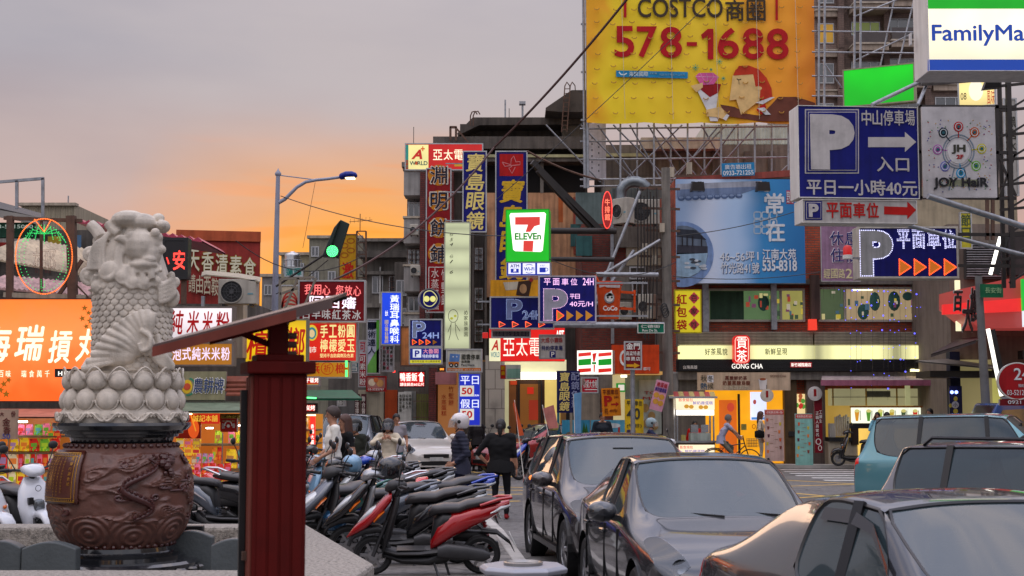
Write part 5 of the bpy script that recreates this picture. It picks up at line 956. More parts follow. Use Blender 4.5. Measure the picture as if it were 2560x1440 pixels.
s = Sign('parking_sign', 'white strip sign with red characters and red arrow under the big blue sign', (2005, 500, 2292, 558), 23.4, yaw=R(5), face=D(178,174,170), dep=.45, frame=M_WHT, fw=.01); s.rect(2012,503,2055,550,D(24,28,110)); s.rect(2015,506,2052,547,pg,2); s.rect(2016.5,507.5,2050.5,545.5,D(24,28,110),3); s.text('P',2021,510,2045,543,pg,.05,lvl=4); s.row('平面車位',2064,507,2198,545,D(176,28,24,streak=0),bold=.02,gap=.12); s.poly([(2210,516),(2268,518),(2268,504),(2290,525),(2268,548),(2268,538),(2210,536)], D(176,24,20,streak=0))
s = Sign('salon_banner', 'white cloth salon banner with a coloured ferris wheel drawing', (2306, 267, 2490, 494), 25, face=D(186,184,186,streak=.1), dep=.05, fw=0, cat='banner')
gr_ = D(110,126,140,streak=0); s.ring(2396,379,39,42,3,gr_); s.ring(2396,379,33,36,1.5,gr_); s.disc(2396,379,27,30,D(200,200,200,streak=0)); s.text('JH',2379,362,2413,385,ink,.035,lvl=2); s.text('2F',2391,387,2408,397,D(170,30,30,streak=0),.03,lvl=2); s.line([(2386,420),(2372,476)],3,gr_); s.line([(2410,420),(2424,476)],3,gr_)
for x, y, c in ((2396,317,(180,30,30)),(2358,332,(30,40,50)),(2436,331,(190,90,40)),(2344,374,(170,100,170)),(2454,372,(190,180,40)),(2362,416,(110,110,180)),(2440,415,(110,170,60)),(2402,433,(40,150,200))):
    s.disc(x,y,12,13,D(*c,streak=0),1,n=14); s.ring(x,y,8,9,2,D(190,200,204,streak=0),2,n=12); s.disc(x,y,4,4,D(40,90,100,streak=0),3,n=10); s.line([(x,y),(2396+(x-2396)*.55,379+(y-379)*.55)],2.4,D(*c,streak=0),1)
s.rect(2366,449,2444,466,D(130,134,110,streak=0)); s.text('JOY HaiR',2334,444,2470,474,D(40,40,44,streak=0),.03,lvl=3)
rs = random.Random(4); mb = MB(); k = s.w/184
for i in range(150):
    x, y = rs.uniform(2316,2480), rs.uniform(300,480)
    if (x-2396)**2+(y-379)**2 < 3600: continue
    a = s.hit(x, y); mb.ell((a[0], -.006, a[1]), 1.5*k, 6, m=(D(60,60,150),D(170,50,60),D(70,140,90),D(190,150,60))[i % 4])
ob('confetti_dot', mb, None, s.root, kind='stuff')
s = Sign('store_sign', 'big green, white and blue store lightbox with blue lettering, cut by the frame', (2318, -110, 2640, 178), 21, yaw=R(0), face=E(246,236,206,1.0,.3,tube=2.2,sample=True), dep=.75, frame=M_WHT, fw=.01)
s.rect(2319,-110,2640,22,E(0,170,20,.8)); s.rect(2319,149,2640,177,E(10,70,180,.6)); s.text('FamilyMart',2330,62,2606,115,E(10,70,180,.6),.02)
s.slab('side_screw_plate', 2300, 60, 2303, 90, .5, .6, D(210,208,206))
s = Sign('store_sign', 'plain glowing green lightbox panel seen at an angle above the big blue sign', (2107, 165, 2288, 262), 30, yaw=R(-26), face=E(0,196,20,.85,.3,tube=1.2,sample=True), dep=.2, frame=D(150,146,120), fw=.03)
m_ap = brickmat('apartment_tile', (142,120,108), (130,110,100), (110,96,90), .3, .1)
s = bld('apartment_tower', 'tall brown tiled apartment tower with pale balcony bands at the top right', 2020, 2420, -120, 640, 75, 12, m_ap)
pb = D(164,148,132)
for k in range(6):
    y = -75+k*100
    for j, (x0, x1, dy) in enumerate(((2036,2090,6),(2120,2205,2),(2212,2300,-6),(2330,2420,-10))):
        s.slab('balcony_band', x0, y+dy, x1, y+dy+14, -1.4 if j in (1,2) else -.3, 0, pb); s.slab('balcony_band', x0-2, y+dy-4, x1+2, y+dy, -1.5 if j in (1,2) else -.4, 0, D(176,164,148))
        if j in (1, 2): s.slab('balcony_front', x0+2, y+dy-34, x1-2, y+dy-4, -1.35, -1.3, mat('balcony_dark', (70,62,60), .5))
        s.window(x0+8, y+dy-72, x1-6, y+dy-38 if j in (1,2) else y+dy-22, 3 if j else 2, 1, gm=E(120,130,70,.45) if (k, j) == (2, 1) else (E(200,150,40,.5) if (k,j) == (2,0) else M_GLASSD))
    for x in (2092, 2206, 2308): s.slab('pier', x, y-100, x+12, y+2, -.5, 0, brickmat('pier_tile', (120,98,88), (110,90,80), (90,76,70), .3, .1))
s = bld('corner_building', 'grey corner building with slanted white light tubes at the far right edge', 2378, 2700, 560, gz(41), 41, 6, mat('grey_render', (120,108,98), .8, streak=.3))
s.slab('cream_wall', 2300, 460, 2560, 640, .6, .9, D(160,148,124)); s.slab('louvre_panel', 2408, 612, 2500, 700, -.3, -.1, D(64,62,62))
for i in range(14): s.slab('louvre_slat', 2408, 614+i*6, 2500, 616+i*6, -.36, -.3, M_STEEL)
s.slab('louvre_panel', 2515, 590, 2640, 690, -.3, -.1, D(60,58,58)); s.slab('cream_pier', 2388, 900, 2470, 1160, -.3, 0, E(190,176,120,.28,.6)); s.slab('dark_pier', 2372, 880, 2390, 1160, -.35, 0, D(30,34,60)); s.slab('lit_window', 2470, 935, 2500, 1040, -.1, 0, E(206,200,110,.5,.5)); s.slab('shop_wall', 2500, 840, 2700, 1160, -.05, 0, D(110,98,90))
s.slab('soffit', 2290, 930, 2600, 946, -1.4, 0, M_DK); s.slab('dark_beam', 2520, 880, 2700, 900, -1.2, -.8, M_DK)
red = E(230,44,44,.8,.4,sample=True)
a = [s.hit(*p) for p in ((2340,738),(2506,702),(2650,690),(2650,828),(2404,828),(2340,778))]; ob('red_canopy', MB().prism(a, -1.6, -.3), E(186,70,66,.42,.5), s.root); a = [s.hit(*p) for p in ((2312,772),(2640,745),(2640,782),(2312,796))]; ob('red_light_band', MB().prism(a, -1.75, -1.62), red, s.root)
s.slab('green_edge_light', 2498, 712, 2540, 788, -1.9, -1.8, E(30,190,60,.8)); s.slab('white_edge_light', 2500, 788, 2540, 826, -1.9, -1.8, E(220,230,240,.9)); s.slab('white_light_panel', 2376, 705, 2384, 830, -.6, -.5, E(240,232,190,1.0))
t = thing('light_tube', 'long slanted white light tube on a black rail beside the round red sign', 'light', P(2470, 822, 38.2)); o = t.location; q = lambda x, y, d=38.2: P(x, y, d)-o; ob('rail', MB().bar(q(2480,824), q(2516,1000), .14, .1), M_BLK, t); ob('tube', MB().bar(q(2470,822,38.1), q(2504,990,38.1), .085), E(255,252,240,1.8,sample=True), t)
t = thing('light_tube', 'upper slanted white light tube on a black rail near the louvres', 'light', P(2500, 592, 38.2)); o = t.location; ob('rail', MB().bar(q(2514,592), q(2490,688), .14, .1), M_BLK, t); ob('tube', MB().bar(q(2501,592,38.1), q(2476,686,38.1), .075), E(255,252,240,2.4,sample=True), t)
s = Sign('calligraphy_sign', 'three dark brush characters with pale edges mounted on the red canopy', (2384, 722, 2446, 834), 38.5, bare=True); 
for ch, x, y, w, h in (('百',2384,728,22,50),('大',2404,750,28,80),('樓',2424,720,24,84)): s.text(ch, x-1, y-2, x+w+1, y+h+2, D(180,176,170,streak=0), .04, .15); s.text(ch, x+1, y, x+w-1, y+h, D(50,34,34,streak=0), .015, .15, lvl=6, th=.1)
t = thing('street_pole', 'grey pole with a green street name plate at the far right', 'pole', P(2474, 1140, 36)); t.location.z = 0; o = Vector(t.location); q = lambda x, y, d=36: P(x, y, d)-o; ob('shaft', MB().tube([(0,0,0), q(2446,690)], [.13,.09], 12), mat('pole_grey', (96,96,96), .6, var=.25), t, sm=True); ob('foot_plate', MB().lathe([(.001,.02),(.2,.02),(.2,0)], 12), M_DK, t)
s = Sign('street_sign', 'small green street name plate on the grey pole', (2450, 710, 2508, 744), 35.8, face=D(24,96,62), dep=.03, fw=0); s.row('長安街',2462,719,2504,733,D(150,190,140),bold=.0)
t = thing('round_sign', 'round red 24 hour sign with white drum edge at the right border', 'sign', P(2545, 1000, 30)); r_ = 47/F*30; t.rotation_euler[2] = R(-14)
ob('drum', MB().lathe([(.001,.3),(r_,.3),(r_,0),(r_*.94,0),(r_*.94,.01),(.001,.01)], 40, (0,0,r_), axis='y'), M_WHT, t, sm=True); ob('face', MB().lathe([(r_*.93,-.004),(.001,-.004)], 40, (0,0,r_), axis='y'), D(160,24,30,.4), t)
x_ = Sign('x', 'x', (2500,905,2590,1000), 30, parent=t, yaw=R(-14)); x_.o = Vector(t.location); x_.base = -.006; x_.text('24',2535,920,2575,950,pw,.01); x_.text('預約專線',2546,960,2575,968,pw,0); x_.text('03-5212',2518,975,2560,988,pw,0)
s = Sign('strip_sign', 'dark red strip under the round sign with a scrawled phone number', (2500, 998, 2640, 1014), 30, face=D(110,20,28), dep=.1, fw=0); s.text('0921', 2520, 1001, 2552, 1010, pw, 0)
def awning(label, pts, d0, d1, m, val=8, th=.02, name='awning'):
    a = [P(x, y, d) for (x, y), d in zip(pts, (d0, d0, d1, d1))]; t = thing(name, label, 'awning', a[0]); o = t.location; v = [p-o for p in a]
    mb = MB().add(v+[p+Vector((0,0,-th)) for p in v], [(0,1,2,3),(7,6,5,4),(0,4,5,1),(1,5,6,2),(2,6,7,3),(3,7,4,0)]); ob('cloth', mb, m, t)
    if val: z = Vector((0,0,val*d0/F)); p, q_ = v[0], v[1]; ob('valance', MB().add([p,q_,q_-z,p-z,p+Vector((0,.02,0)),q_+Vector((0,.02,0)),q_-z+Vector((0,.02,0)),p-z+Vector((0,.02,0))],[(0,1,2,3),(7,6,5,4),(2,6,7,3)]), m, t)
    return t
awning('dark grey awning under the calligraphy sign', [(2328,885),(2440,850),(2500,838),(2395,846)], 38, 40.4, D(70,62,60)); awning('flat pale-edged awning sheet beside the right fascia', [(2290,902),(2500,922),(2500,912),(2380,896)], 39, 41, D(120,116,108), 3)
for k, (x0,y0,x1,y1,d,r) in enumerate(((2180,262,2320,195,23.6,.035),(2300,205,2560,185,24,.075),(2320,490,2570,570,24.5,.055),(2240,556,2570,640,26,.04),(2295,262,2326,190,23.8,.03))):
    tt = thing('support_pipe', ('thin slanted pipe crossing the green panel','thick grey pipe below the big store lightbox','long slanting pipe right of the salon banner','second slanting pipe above the LED parking sign','short strut under the store lightbox corner')[k], 'pipe', P(x0,y0,d)); ob('tube', MB().tube([(0,0,0), P(x1,y1,d+.5)-tt.location], r, 10), M_STEEL if k != 1 else D(130,126,124), tt, sm=True)
t = thing('sign_scaffold', 'dark steel lattice frame standing at the right edge behind the signs', 'lattice', P(2530, 700, 27)); o = t.location; q = lambda x, y, d=27: P(x, y, d)-o
for x in (2532, 2620): ob('upright', MB().bar(q(x,720), q(x-12,190), .09), M_DK, t); ob('upright', MB().bar(q(x-22,720,27.8), q(x-34,190,27.8), .07), M_DK, t)
for i in range(8): y = 215+i*62; ob('rung', MB().bar(q(2500,y), q(2640,y-14), .05), M_DK, t); ob('diagonal', MB().bar(q(2523,y+58), q(2618,y), .04), M_DK, t)
for y in (266, 380, 494): ob('rung', MB().bar(q(2296,y), q(2540,y+2), .06), M_DK, t)
for x in (2300, 2492): ob('upright', MB().bar(q(x,500), q(x,262), .06), M_DK, t)
for y in (586, 664): ob('rung', MB().bar(q(2396,y), q(2640,y+2), .06), M_DK, t)
for x in (2468, 2482): ob('upright', MB().bar(q(x,600), q(x,500), .06), M_RUST, t)
ob('diagonal', MB().bar(q(2492,380), q(2540,490), .04).bar(q(2540,380), q(2500,490), .04), M_DK, t)
s = Sign('shop_sign', 'bright cream food lightbox partly hidden below the store lightbox', (2394, 196, 2490, 268), 30, yaw=R(-20), face=E(236,214,140,1.0,.3,tube=4,sample=True), dep=.2); s.text('風味', 2468, 224, 2486, 262, rb, .0); s.disc(2440,226,18,26,E(246,236,210,1.0)); s.text('08',2402,232,2416,250,ink,.0)
t = thing('flood_lamp', 'black flood lamp hanging under the big store lightbox', 'lamp', P(2482, 222, 22)); ob('housing', MB().loft([[(-.14,0,0),(.14,0,.03),(.14,.14,.03),(-.14,.14,0)],[(-.1,0,.12),(.1,0,.15),(.1,.12,.15),(-.1,.12,.12)]]), M_BLK, t); ob('arm', MB().bar((0,.06,.13),(0,.06,.24),.03), M_BLK, t)
s = Sign('vertical_sign', 'yellow vertical sign with grey green characters on the cream wall', (2400, 530, 2430, 622), 40, face=D(186,176,50), dep=.1); s.col('節日', 2403, 534, 2427, 600, D(60,80,60,streak=0), bold=.01)
s = Sign('vertical_sign', 'pale vertical sign with black brush writing behind the lattice', (2510, 245, 2545, 490), 31, face=D(170,166,160), dep=.1); s.col('黑糖冰', 2514, 290, 2540, 380, ink, bold=.01)
s = T; yl = E(244,164,20,.85,.4,sample=True)  # recess colour glows by itself, standing in for light inside the shop
s.slab('shop_recess', 1755, 975, 1960, 1158, -.06, -.003, yl); s.slab('lintel', 1690, 930, 2372, 950, -.5, 0, M_CONC); s.slab('pillar', 1958, 950, 1986, 1162, -.35, 0, D(90,72,50)); s.slab('pillar', 1690, 930, 1760, 1162, -.25, 0, M_CONC); s.slab('rounded_pillar', 1668, 930, 1692, 1164, -.5, 0, D(134,132,130), bev=.08)
s.slab('menu_screen', 1875, 980, 1913, 1050, -.2, -.1, E(214,220,250,1.1)); s.slab('menu_band', 1876, 1043, 1912, 1049, -.21, -.2, E(90,150,220,.7)); s.disc(1884,1005,4,6,E(200,90,80,.6),34); s.slab('orange_poster', 1798, 1000, 1840, 1140, -.12, -.07, E(240,112,24,.6,.4)); s.disc(1825,1018,9,11,E(236,80,50,.6),22); s.slab('door_edge', 1845, 985, 1848, 1158, -.14, -.06, M_BLK); s.slab('wall_notice', 1852, 1060, 1865, 1075, -.1, -.07, D(180,170,90)); s.ring(1883,1066,4,5,1.2,D(190,40,30,streak=0),20)
s.slab('product_display', 1972, 985, 2014, 1060, -.08, -.004, E(240,210,150,.9,.4,sample=True)); s.slab('counter', 1968, 1090, 2012, 1160, -.3, 0, E(206,130,30,.4,.5)); s.slab('counter_top', 1966, 1078, 2014, 1090, -.4, 0, M_BLK)
rs = random.Random(9)
for i in range(14): x, y = rs.uniform(1976,2008), rs.uniform(990,1052); s.disc(x,y,5,6,E(*rs.choice(((200,50,40),(90,160,60),(230,190,140),(180,90,50))),.7),16+i)
s.slab('pillar', 2014, 945, 2056, 1164, -.35, 0, D(110,96,90))
s.slab('shop_interior', 2056, 975, 2372, 1160, -.02, -.002, E(176,140,60,.62,.5,sample=True)); s.slab('wall_cabinet', 2070, 972, 2304, 1014, -.5, -.02, E(166,160,120,.5,.5)); s.slab('cabinet_shadow', 2155, 978, 2215, 992, -.52, -.5, D(96,96,84)); s.slab('cabinet_line', 2070, 992, 2304, 994, -.53, -.5, D(190,184,150))  # interior and wall cabinet emit light themselves to look lamplit
for x in (2154, 2230, 2072): s.slab('cabinet_divider', x, 972, x+2.5, 1014, -.53, -.5, D(190,150,70))
s.slab('glass_panel', 2252, 960, 2262, 1014, -.6, -.5, E(206,204,150,.4)); s.slab('shelf', 2056, 958, 2372, 964, -.5, 0, D(150,110,50))
s.slab('counter', 2056, 1102, 2300, 1160, -.9, -.1, D(176,166,146)); s.slab('counter_top', 2056, 1092, 2112, 1102, -1.0, -.1, M_BLK); s.slab('counter_back', 2110, 1058, 2300, 1070, -.9, -.1, M_BLK); s.slab('lit_counter', 2128, 1070, 2300, 1160, -.93, -.9, E(240,196,96,.9,.5,sample=True)); s.slab('counter_side', 2110, 1070, 2128, 1110, -.95, -.9, D(60,48,40))
for i in range(6):
    x = 2111+i*28.5; s.slab('menu_light_panel', x, 1019, x+26.5, 1057, -.96, -.9, E(232,236,214,1.15,.3,sample=(i%2==0))); c = ((220,150,40),(90,150,50),(180,200,90),(200,170,60),(70,90,60),(210,40,30))[i]; T.base = -.96; T.poly([(x+7,1028),(x+19,1028),(x+16,1052),(x+10,1052)], E(*c,.8)); T.rect(x+20,1026,x+22,1050,E(150,150,120,.7)); T.disc(x+13,1027,6,4,E(210,200,120,.9),2); T.base = -.002
s.slab('menu_trim', 2108, 1015, 2284, 1019, -1.0, -.9, D(206,130,70)); s.slab('white_bar', 2352, 958, 2362, 1035, -.1, -.02, E(230,220,180,.7))
for i in range(7): x = 2074+i*5.4; a = T.hit(x, 1090); b = T.hit(x+4.8, 1042-(i%3)*3); ob('cup_stack', MB().lathe([(.03,0),(.034,b[1]-a[1])], 8, ((a[0]+b[0])/2,-.7,a[1])), D(200,190,170,streak=0), T.root)
s.slab('box_stack', 2062, 1058, 2076, 1092, -.7, -.5, D(190,186,176)); s.slab('wall_lamp', 2262, 924, 2270, 930, -.8, -.6, E(255,240,170,3)); s.slab('wall_lamp', 2274, 925, 2280, 930, -.8, -.6, E(255,240,170,3))
awning('mauve striped awning over the open drinks counter', [(2052,962),(2385,958),(2385,935),(2056,934)], 43.2, 44.8, D(176,160,160), 0)
aw = Sign('awning_valance', 'mauve scalloped awning front edge over the drinks counter', (2052,950,2386,964), 43.1, face=D(150,90,110), dep=.03, fw=0, cat='awning')
s = Sign('hanging_banner', 'long tan cloth banner with brown drink names over the yellow shop', (1743, 931, 1976, 976), 43.8, face=D(190,166,140), dep=.03, fw=0); s.rect(1768,938,1784,956,D(206,204,206)); s.text('秋',1752,938,1767,954,ink,0); s.text('冬',1769,939,1783,954,ink,0,lvl=2); s.text('熱',1751,957,1768,974,D(40,80,110,streak=0),.01); s.text('候',1769,958,1784,973,ink,0); s.row('黑糖鮮奶茶',1812,940,1868,950,D(110,50,40)); s.row('奶蓋黑糖烏龍',1806,952,1876,963,D(120,60,40)); s.row('奶蓋鐵觀音',1808,965,1872,974,D(200,186,160)); s.poly([(1896,948),(1918,948),(1915,974),(1900,974)],D(206,200,196)); s.disc(1907,948,8,3,D(150,80,50),2); s.text('GONG CHA',1925,937,1965,943,D(140,110,90))
t = thing('round_sign', 'small round pale hanging sign with a red seal under the tan banner', 'sign', P(1918, 1005, 43.4)); ob('disc', MB().lathe([(.001,.06),(.2,.06),(.2,0),(.001,0)], 24, (0,0,.2), axis='y'), D(206,196,180), t, sm=True); ob('seal', MB().box((-.035,-.01,.14),(.035,-.002,.34)), redd, t); ob('hanger', MB().bar((0,.03,.4),(0,.03,.52),.02), M_DK, t)
t = thing('round_sign', 'round white sign with a red seal on the pillar by the drinks counter', 'sign', P(2038, 1002, 43.8)); ob('disc', MB().lathe([(.001,.06),(.22,.06),(.22,0),(.001,0)], 24, (0,0,.22), axis='y'), D(206,200,196), t, sm=True); ob('seal', MB().box((-.04,-.01,.14),(.04,-.002,.36)), redd, t)
s = Sign('vertical_sign', 'dark red pillar banner with white hiring characters', (2036, 990, 2056, 1132), 43.9, face=D(120,20,34), dep=.04, fw=0); s.col('正職人員實名', 2039, 1028, 2047, 1092, wd, gap=.2); s.col('工讀生', 2048, 1025, 2055, 1058, wd, gap=.2); s.ring(2046,1104,6,7,2,wd,n=12); s.ring(2050,1120,4,6,1.5,wd,n=12)
def standee(label, x0, y0, x1, y1, d, col, head, cups, cat='display stand', lean=R(-3)):
    s = Sign('display_stand', label, (x0, y0, x1, y1), d, face=col, dep=.03, fw=0, cat=cat); s.rect(x0+1,y0+2,x1-1,y0+12,E(176,40,30,.4)); s.text(head,x0+3,y0+4,x1-3,y0+10,wd,0,lvl=2)
    rs = random.Random(int(x0))
    for i in range(9):
        x = x0+8+(i%2)*(x1-x0-18)+rs.uniform(-2,2); y = y0+22+i*(y1-y0-40)/9; c = cups[i%len(cups)]; s.poly([(x-3,y),(x+3,y),(x+2,y+8),(x-2,y+8)], D(*c,streak=0)); s.line([(x+6 if i%2==0 else x-14,y+3),(x+14 if i%2==0 else x-6,y+3)],1,D(150,120,100,streak=0))
    b = ob('rear_leg', MB().bar((0,.03,s.h*.7),(0,.45,0),.03), M_DK, s.root); return s
cu = ((200,90,50),(190,170,60),(120,60,50),(210,120,60),(90,50,60)); standee('tall pink beige drinks stand beside the yellow entrance', 1912, 1024, 1960, 1153, 42.3, D(200,170,160), '全館飲品買5送1', cu); standee('turquoise drinks stand with a red heading by the pillar', 1988, 1034, 2032, 1163, 41.5, D(130,180,170), '全館飲品買5送1', cu)
t = thing('snack_cart', 'snack cart with striped canopy and lit cake picture panel', 'food cart', P(1740, 1163, 42.5)); t.location.z = .1; o = Vector(t.location); q = lambda x, y, d=42.5: P(x, y, d)-o
def bx(n, x0, y0, x1, y1, ya, yb, m, par=t): a = q(x0, y1); b = q(x1, y0); return ob(n, MB().box((a.x,ya,a.z),(b.x,yb,b.z)), m, par)
bx('counter', 1670, 1107, 1788, 1158, 0, .9, D(90,80,72)); bx('counter_top', 1667, 1102, 1792, 1107, -.06, .95, m_ss); bx('lit_panel', 1697, 1112, 1786, 1140, -.03, 0, E(250,226,190,1.1,.3,sample=True)); bx('lit_header', 1692, 994, 1786, 1024, -.02, .3, E(246,226,190,1.1,.3,sample=True)); bx('light_tube', 1693, 1025, 1785, 1038, .0, .25, E(255,244,230,2.6,sample=True))
for x in (1692, 1783): bx('post', x, 1040, x+3, 1102, 0, .05, m_ss); bx('post', x, 990, x+3, 1102, .8, .85, m_ss)
cx_ = Sign('x','x',(1670,990,1790,1160),42.5,parent=t); cx_.o = Vector((o.x,o.y,o.z)); cx_.base = -.03
cx_.text('飯食燒包',1696,996,1732,1004,E(214,40,30,.8),0); cx_.text('鮮奶雞蛋糕',1732,1003,1782,1012,E(40,50,190,.8),0); cx_.text('飯食燒包',1699,1114,1732,1122,E(214,40,30,.8),0); cx_.text('鮮奶雞蛋糕',1712,1124,1762,1132,E(40,50,190,.8),0)
for x, y in ((1716,1016),(1728,1017),(1752,1018),(1764,1018),(1705,1134),(1740,1136),(1752,1136)): cx_.disc(x,y,6,5,E(220,160,50,.8),2)
mb = MB()
for i in range(9):
    x = 1672+i*13; a, b, c, e = q(x,991,42.2), q(x+13,991,42.2), q(x+9,979,42.9), q(x-3,979,42.9); mb.add([a,b,c,e],[(0,1,2,3)],D(180,80,80) if i % 2 else D(190,170,110)); 
ob('canopy', mb, None, t); bx('canopy_edge', 1670, 991, 1790, 996, -.32, -.26, m_ss); bx('steam_box', 1730, 1062, 1748, 1082, .2, .5, m_ss); bx('steam_box', 1755, 1062, 1774, 1082, .2, .5, m_ss); bx('front_tray', 1728, 1083, 1778, 1102, .1, .6, D(176,186,176)); bx('jar', 1706, 1088, 1716, 1102, .2, .35, D(206,190,110)); bx('jar', 1676, 1090, 1684, 1102, .2, .35, D(180,150,120))
for x in (1690, 1770): ob('wheel', MB().lathe([(.001,-.03),(.16,-.03),(.16,.03),(.001,.03)], 16, q(x,1158)+Vector((0,.1,.02)), axis='y'), M_BLK, t)
s = Sign('mascot_board', 'blue pillar board with a small character under two blue lamps', (2374, 965, 2406, 1065), 40.4, face=D(34,36,64), dep=.04, fw=0); s.disc(2388,1012,9,9,D(200,196,190)); s.text('小',2383,1006,2393,1018,ink,0,lvl=2); s.disc(2389,997,5,6,D(190,170,60)); s.disc(2389,1028,6,6,D(190,170,60)); s.disc(2376,1014,4,5,D(190,170,60))
for x in (2380, 2391):
    t = thing('blue_lamp', ('left','right')[x > 2385]+' one of two small glowing blue round lamps on the dark pillar', 'lamp', P(x, 984, 40.2)); ob('bulb', MB().ell((0,0,.04), .05, 12), E(120,140,255,5,sample=True), t, sm=True)
t = thing('fairy_lights', 'dangling strings of tiny blue fairy lights over the right upstairs window', 'string lights', P(2230, 712, 44)); o = t.location; rs = random.Random(8); mb = MB(); m2 = MB()
for i in range(22):
    x = 2060+i*13.5; n = rs.choice((2,3,6,7,8)) if x > 2110 else 1; m2.bar(P(x,712,44)-o, P(x+rs.uniform(-4,4),712+n*36,44)-o, .006)
    for j in range(n):
        if x > 2100: mb.ell(P(x+rs.uniform(-4,4), 728+j*34+rs.uniform(-8,8), 43.95)-o, .014 if rs.random() > .2 else .028, 6)
ob('bulb', mb, E(90,90,255,2.2), t, kind='stuff'); ob('wire', m2, D(90,84,80), t, kind='stuff')
t = thing('lantern', 'red glowing lamp cover at the foot of the rusty post', 'lamp', P(2033, 825, 44.2)); a = .13; ob('shade', MB().loft([[(-a,0,0),(a,0,0),(a,.2,0),(-a,.2,0)],[(-a*.9,0,.34),(a*.9,0,.34),(a*.9,.2,.34),(-a*.9,.2,.34)]]), E(236,60,40,.85,.4), t)
s = Sign('vertical_sign', 'bright yellow sign with red characters and three pink diamonds', (1686, 724, 1754, 833), 42.6, face=E(226,206,20,.42,.6), dep=.15, frame=D(190,176,40)); s.col('紅包袋', 1691, 732, 1717, 828, D(190,30,24,streak=0), bold=.03, gap=.2)
for i, ch in enumerate('百家姓'): y = 745+i*33; s.poly([(1721,y),(1735,y-15),(1749,y),(1735,y+15)], D(214,70,80,streak=0)); s.text(ch, 1727, y-8, 1743, y+8, ink, .0, lvl=2)
og = mat('orange_lightbox', (200,90,30), .4, em=lin(255,128,60), es=1, var=0, sample=True); nt = og.node_tree; b = nt.nodes['Principled BSDF']; tc = N(nt,'ShaderNodeTexCoord'); sx = N(nt,'ShaderNodeSeparateXYZ'); L(tc.outputs['Generated'], sx.inputs[0])
n1 = N(nt,'ShaderNodeTexNoise'); n1.inputs['Scale'].default_value = 1.6; L(tc.outputs['Object'], n1.inputs[0])
L(ramp(nt, [(0,lin(236,84,20)),(.3,lin(250,112,50)),(.7,lin(255,138,74)),(1,lin(255,124,50))], mth(nt,'ADD', sx.outputs[2], mth(nt,'MULTIPLY', mth(nt,'SUBTRACT', n1.outputs[0], .5), .5))).outputs[0], b.inputs['Emission Color']); b.inputs['Emission Strength'].default_value = .95
s = Sign('shop_sign', 'wide glowing orange lightbox with cream brush characters behind the statue', (-60, 746, 405, 1005), 27, face=og, dep=.35, fw=.02, frame=D(90,50,40))
ct = E(255,246,214,1.1)
for ch, x0, x1, y0, y1 in (('海',-48,30,815,905),('瑞',36,112,812,902),('摃',120,182,826,908),('丸',188,248,822,904)): s.text(ch, x0, y0, x1, y1, ct, .022, .18)
s.row('百味', -6, 926, 30, 943, ct, gap=.3, bold=0); s.row('瑞食萬千', 50, 926, 128, 943, ct, gap=.35, bold=0); s.rect(137, 922, 300, 943, M_BLK); s.text('HAI REI GONG WAN', 146, 928, 296, 939, wl, .015, lvl=2)
lf = E(170,110,20,.5)
for x, y, r in ((212,770,9),(222,782,8),(206,796,9),(226,802,10),(216,816,8),(236,818,9),(10,960,10),(22,950,9),(16,985,11),(2,975,10)):
    s.poly([(x+r*(1 if i%2 else .4)*cos(i*pi/5+x), y-r*(1 if i%2 else .4)*sin(i*pi/5+x)) for i in range(10)], lf, 2, name='leaf')
s = Sign('shop_sign', 'white lightbox with red brush characters right of the statue', (408, 766, 584, 855), 27.2, face=E(232,222,226,.85,.4,tube=2.5,sample=True), dep=.3, frame=D(120,110,104)); [s.text(c, x, 776+i, x+w, 836, D(206,20,24,streak=0), .018, .15) for i, (c, x, w) in enumerate((('純',422,38),('米',466,32),('米',504,28),('粉',538,36)))]
s = Sign('shop_sign', 'ochre strip lightbox with pale lilac characters under the white one', (408, 855, 584, 916), 27.2, face=E(176,112,20,.6,.5), dep=.3, frame=D(120,110,104)); s.row('沖泡式純米米粉', 406, 868, 576, 901, E(236,214,240,1), bold=.015, gap=.08)
s = Sign('shop_sign', 'slanted khaki canopy sign with outlined blue characters', (420, 926, 562, 1000), 26.6, face=D(130,126,96,.7), dep=.08, fw=0); s.root.rotation_euler[0] = R(-14)
s.text('農耕牌', 480, 942, 560, 985, wd, .03, -.0); s.text('農耕牌', 482, 944, 558, 983, D(40,60,100,streak=0), .004, lvl=3); s.disc(466,966,13,18,D(206,170,30)); s.disc(466,966,9,9,D(180,70,40),2); s.ring(468,966,18,22,4,D(40,120,90),1,a0=-100,a1=80,n=14)
s = bld('stall_building', 'low market hall wall behind the stalls left of the red post', -60, 636, 760, gz(31), 31, 4, M_CONCD)
s.slab('grey_pipe', 586, 770, 594, 880, -3.4, -3.3, M_STEEL); s.slab('white_wall', 586, 765, 640, 900, -1.5, -1, M_CONCL)
t = thing('tiled_canopy', 'small brown tiled lean-to roof right of the khaki sign', 'roof', P(590, 985, 26.8)); o = t.location; q = lambda x, y, d=26.8: P(x, y, d)-o; mt_ = D(120,66,50)
for r_ in range(4):
    for i in range(4): x = 553+r_*4+i*19; y = 948+r_*11; a = q(x,y+9,26.8-r_*.08); ob('tile', MB().loft([[a+Vector((0,0,0)),a+Vector((.14,0,0)),a+Vector((.14,.2,.1)),a+Vector((0,.2,.1))],[a+Vector((0,0,.03)),a+Vector((.14,0,.03)),a+Vector((.14,.2,.13)),a+Vector((0,.2,.13))]]), mt_, t)
awning('green-grey cloth awning over the goods right of the statue', [(415,1028),(628,1026),(628,1003),(440,1003)], 25.6, 26.8, D(110,124,104), 6); awning('pinkish awning strip under the orange lightbox', [(-60,1042),(410,1042),(400,1022),(-60,1022)], 25.8, 26.8, D(176,120,104), 4); awning('green awning edge with a green light tube right of the post', [(735,996),(905,996),(880,975),(740,975)], 28.0, 29.4, D(30,90,66), 5)
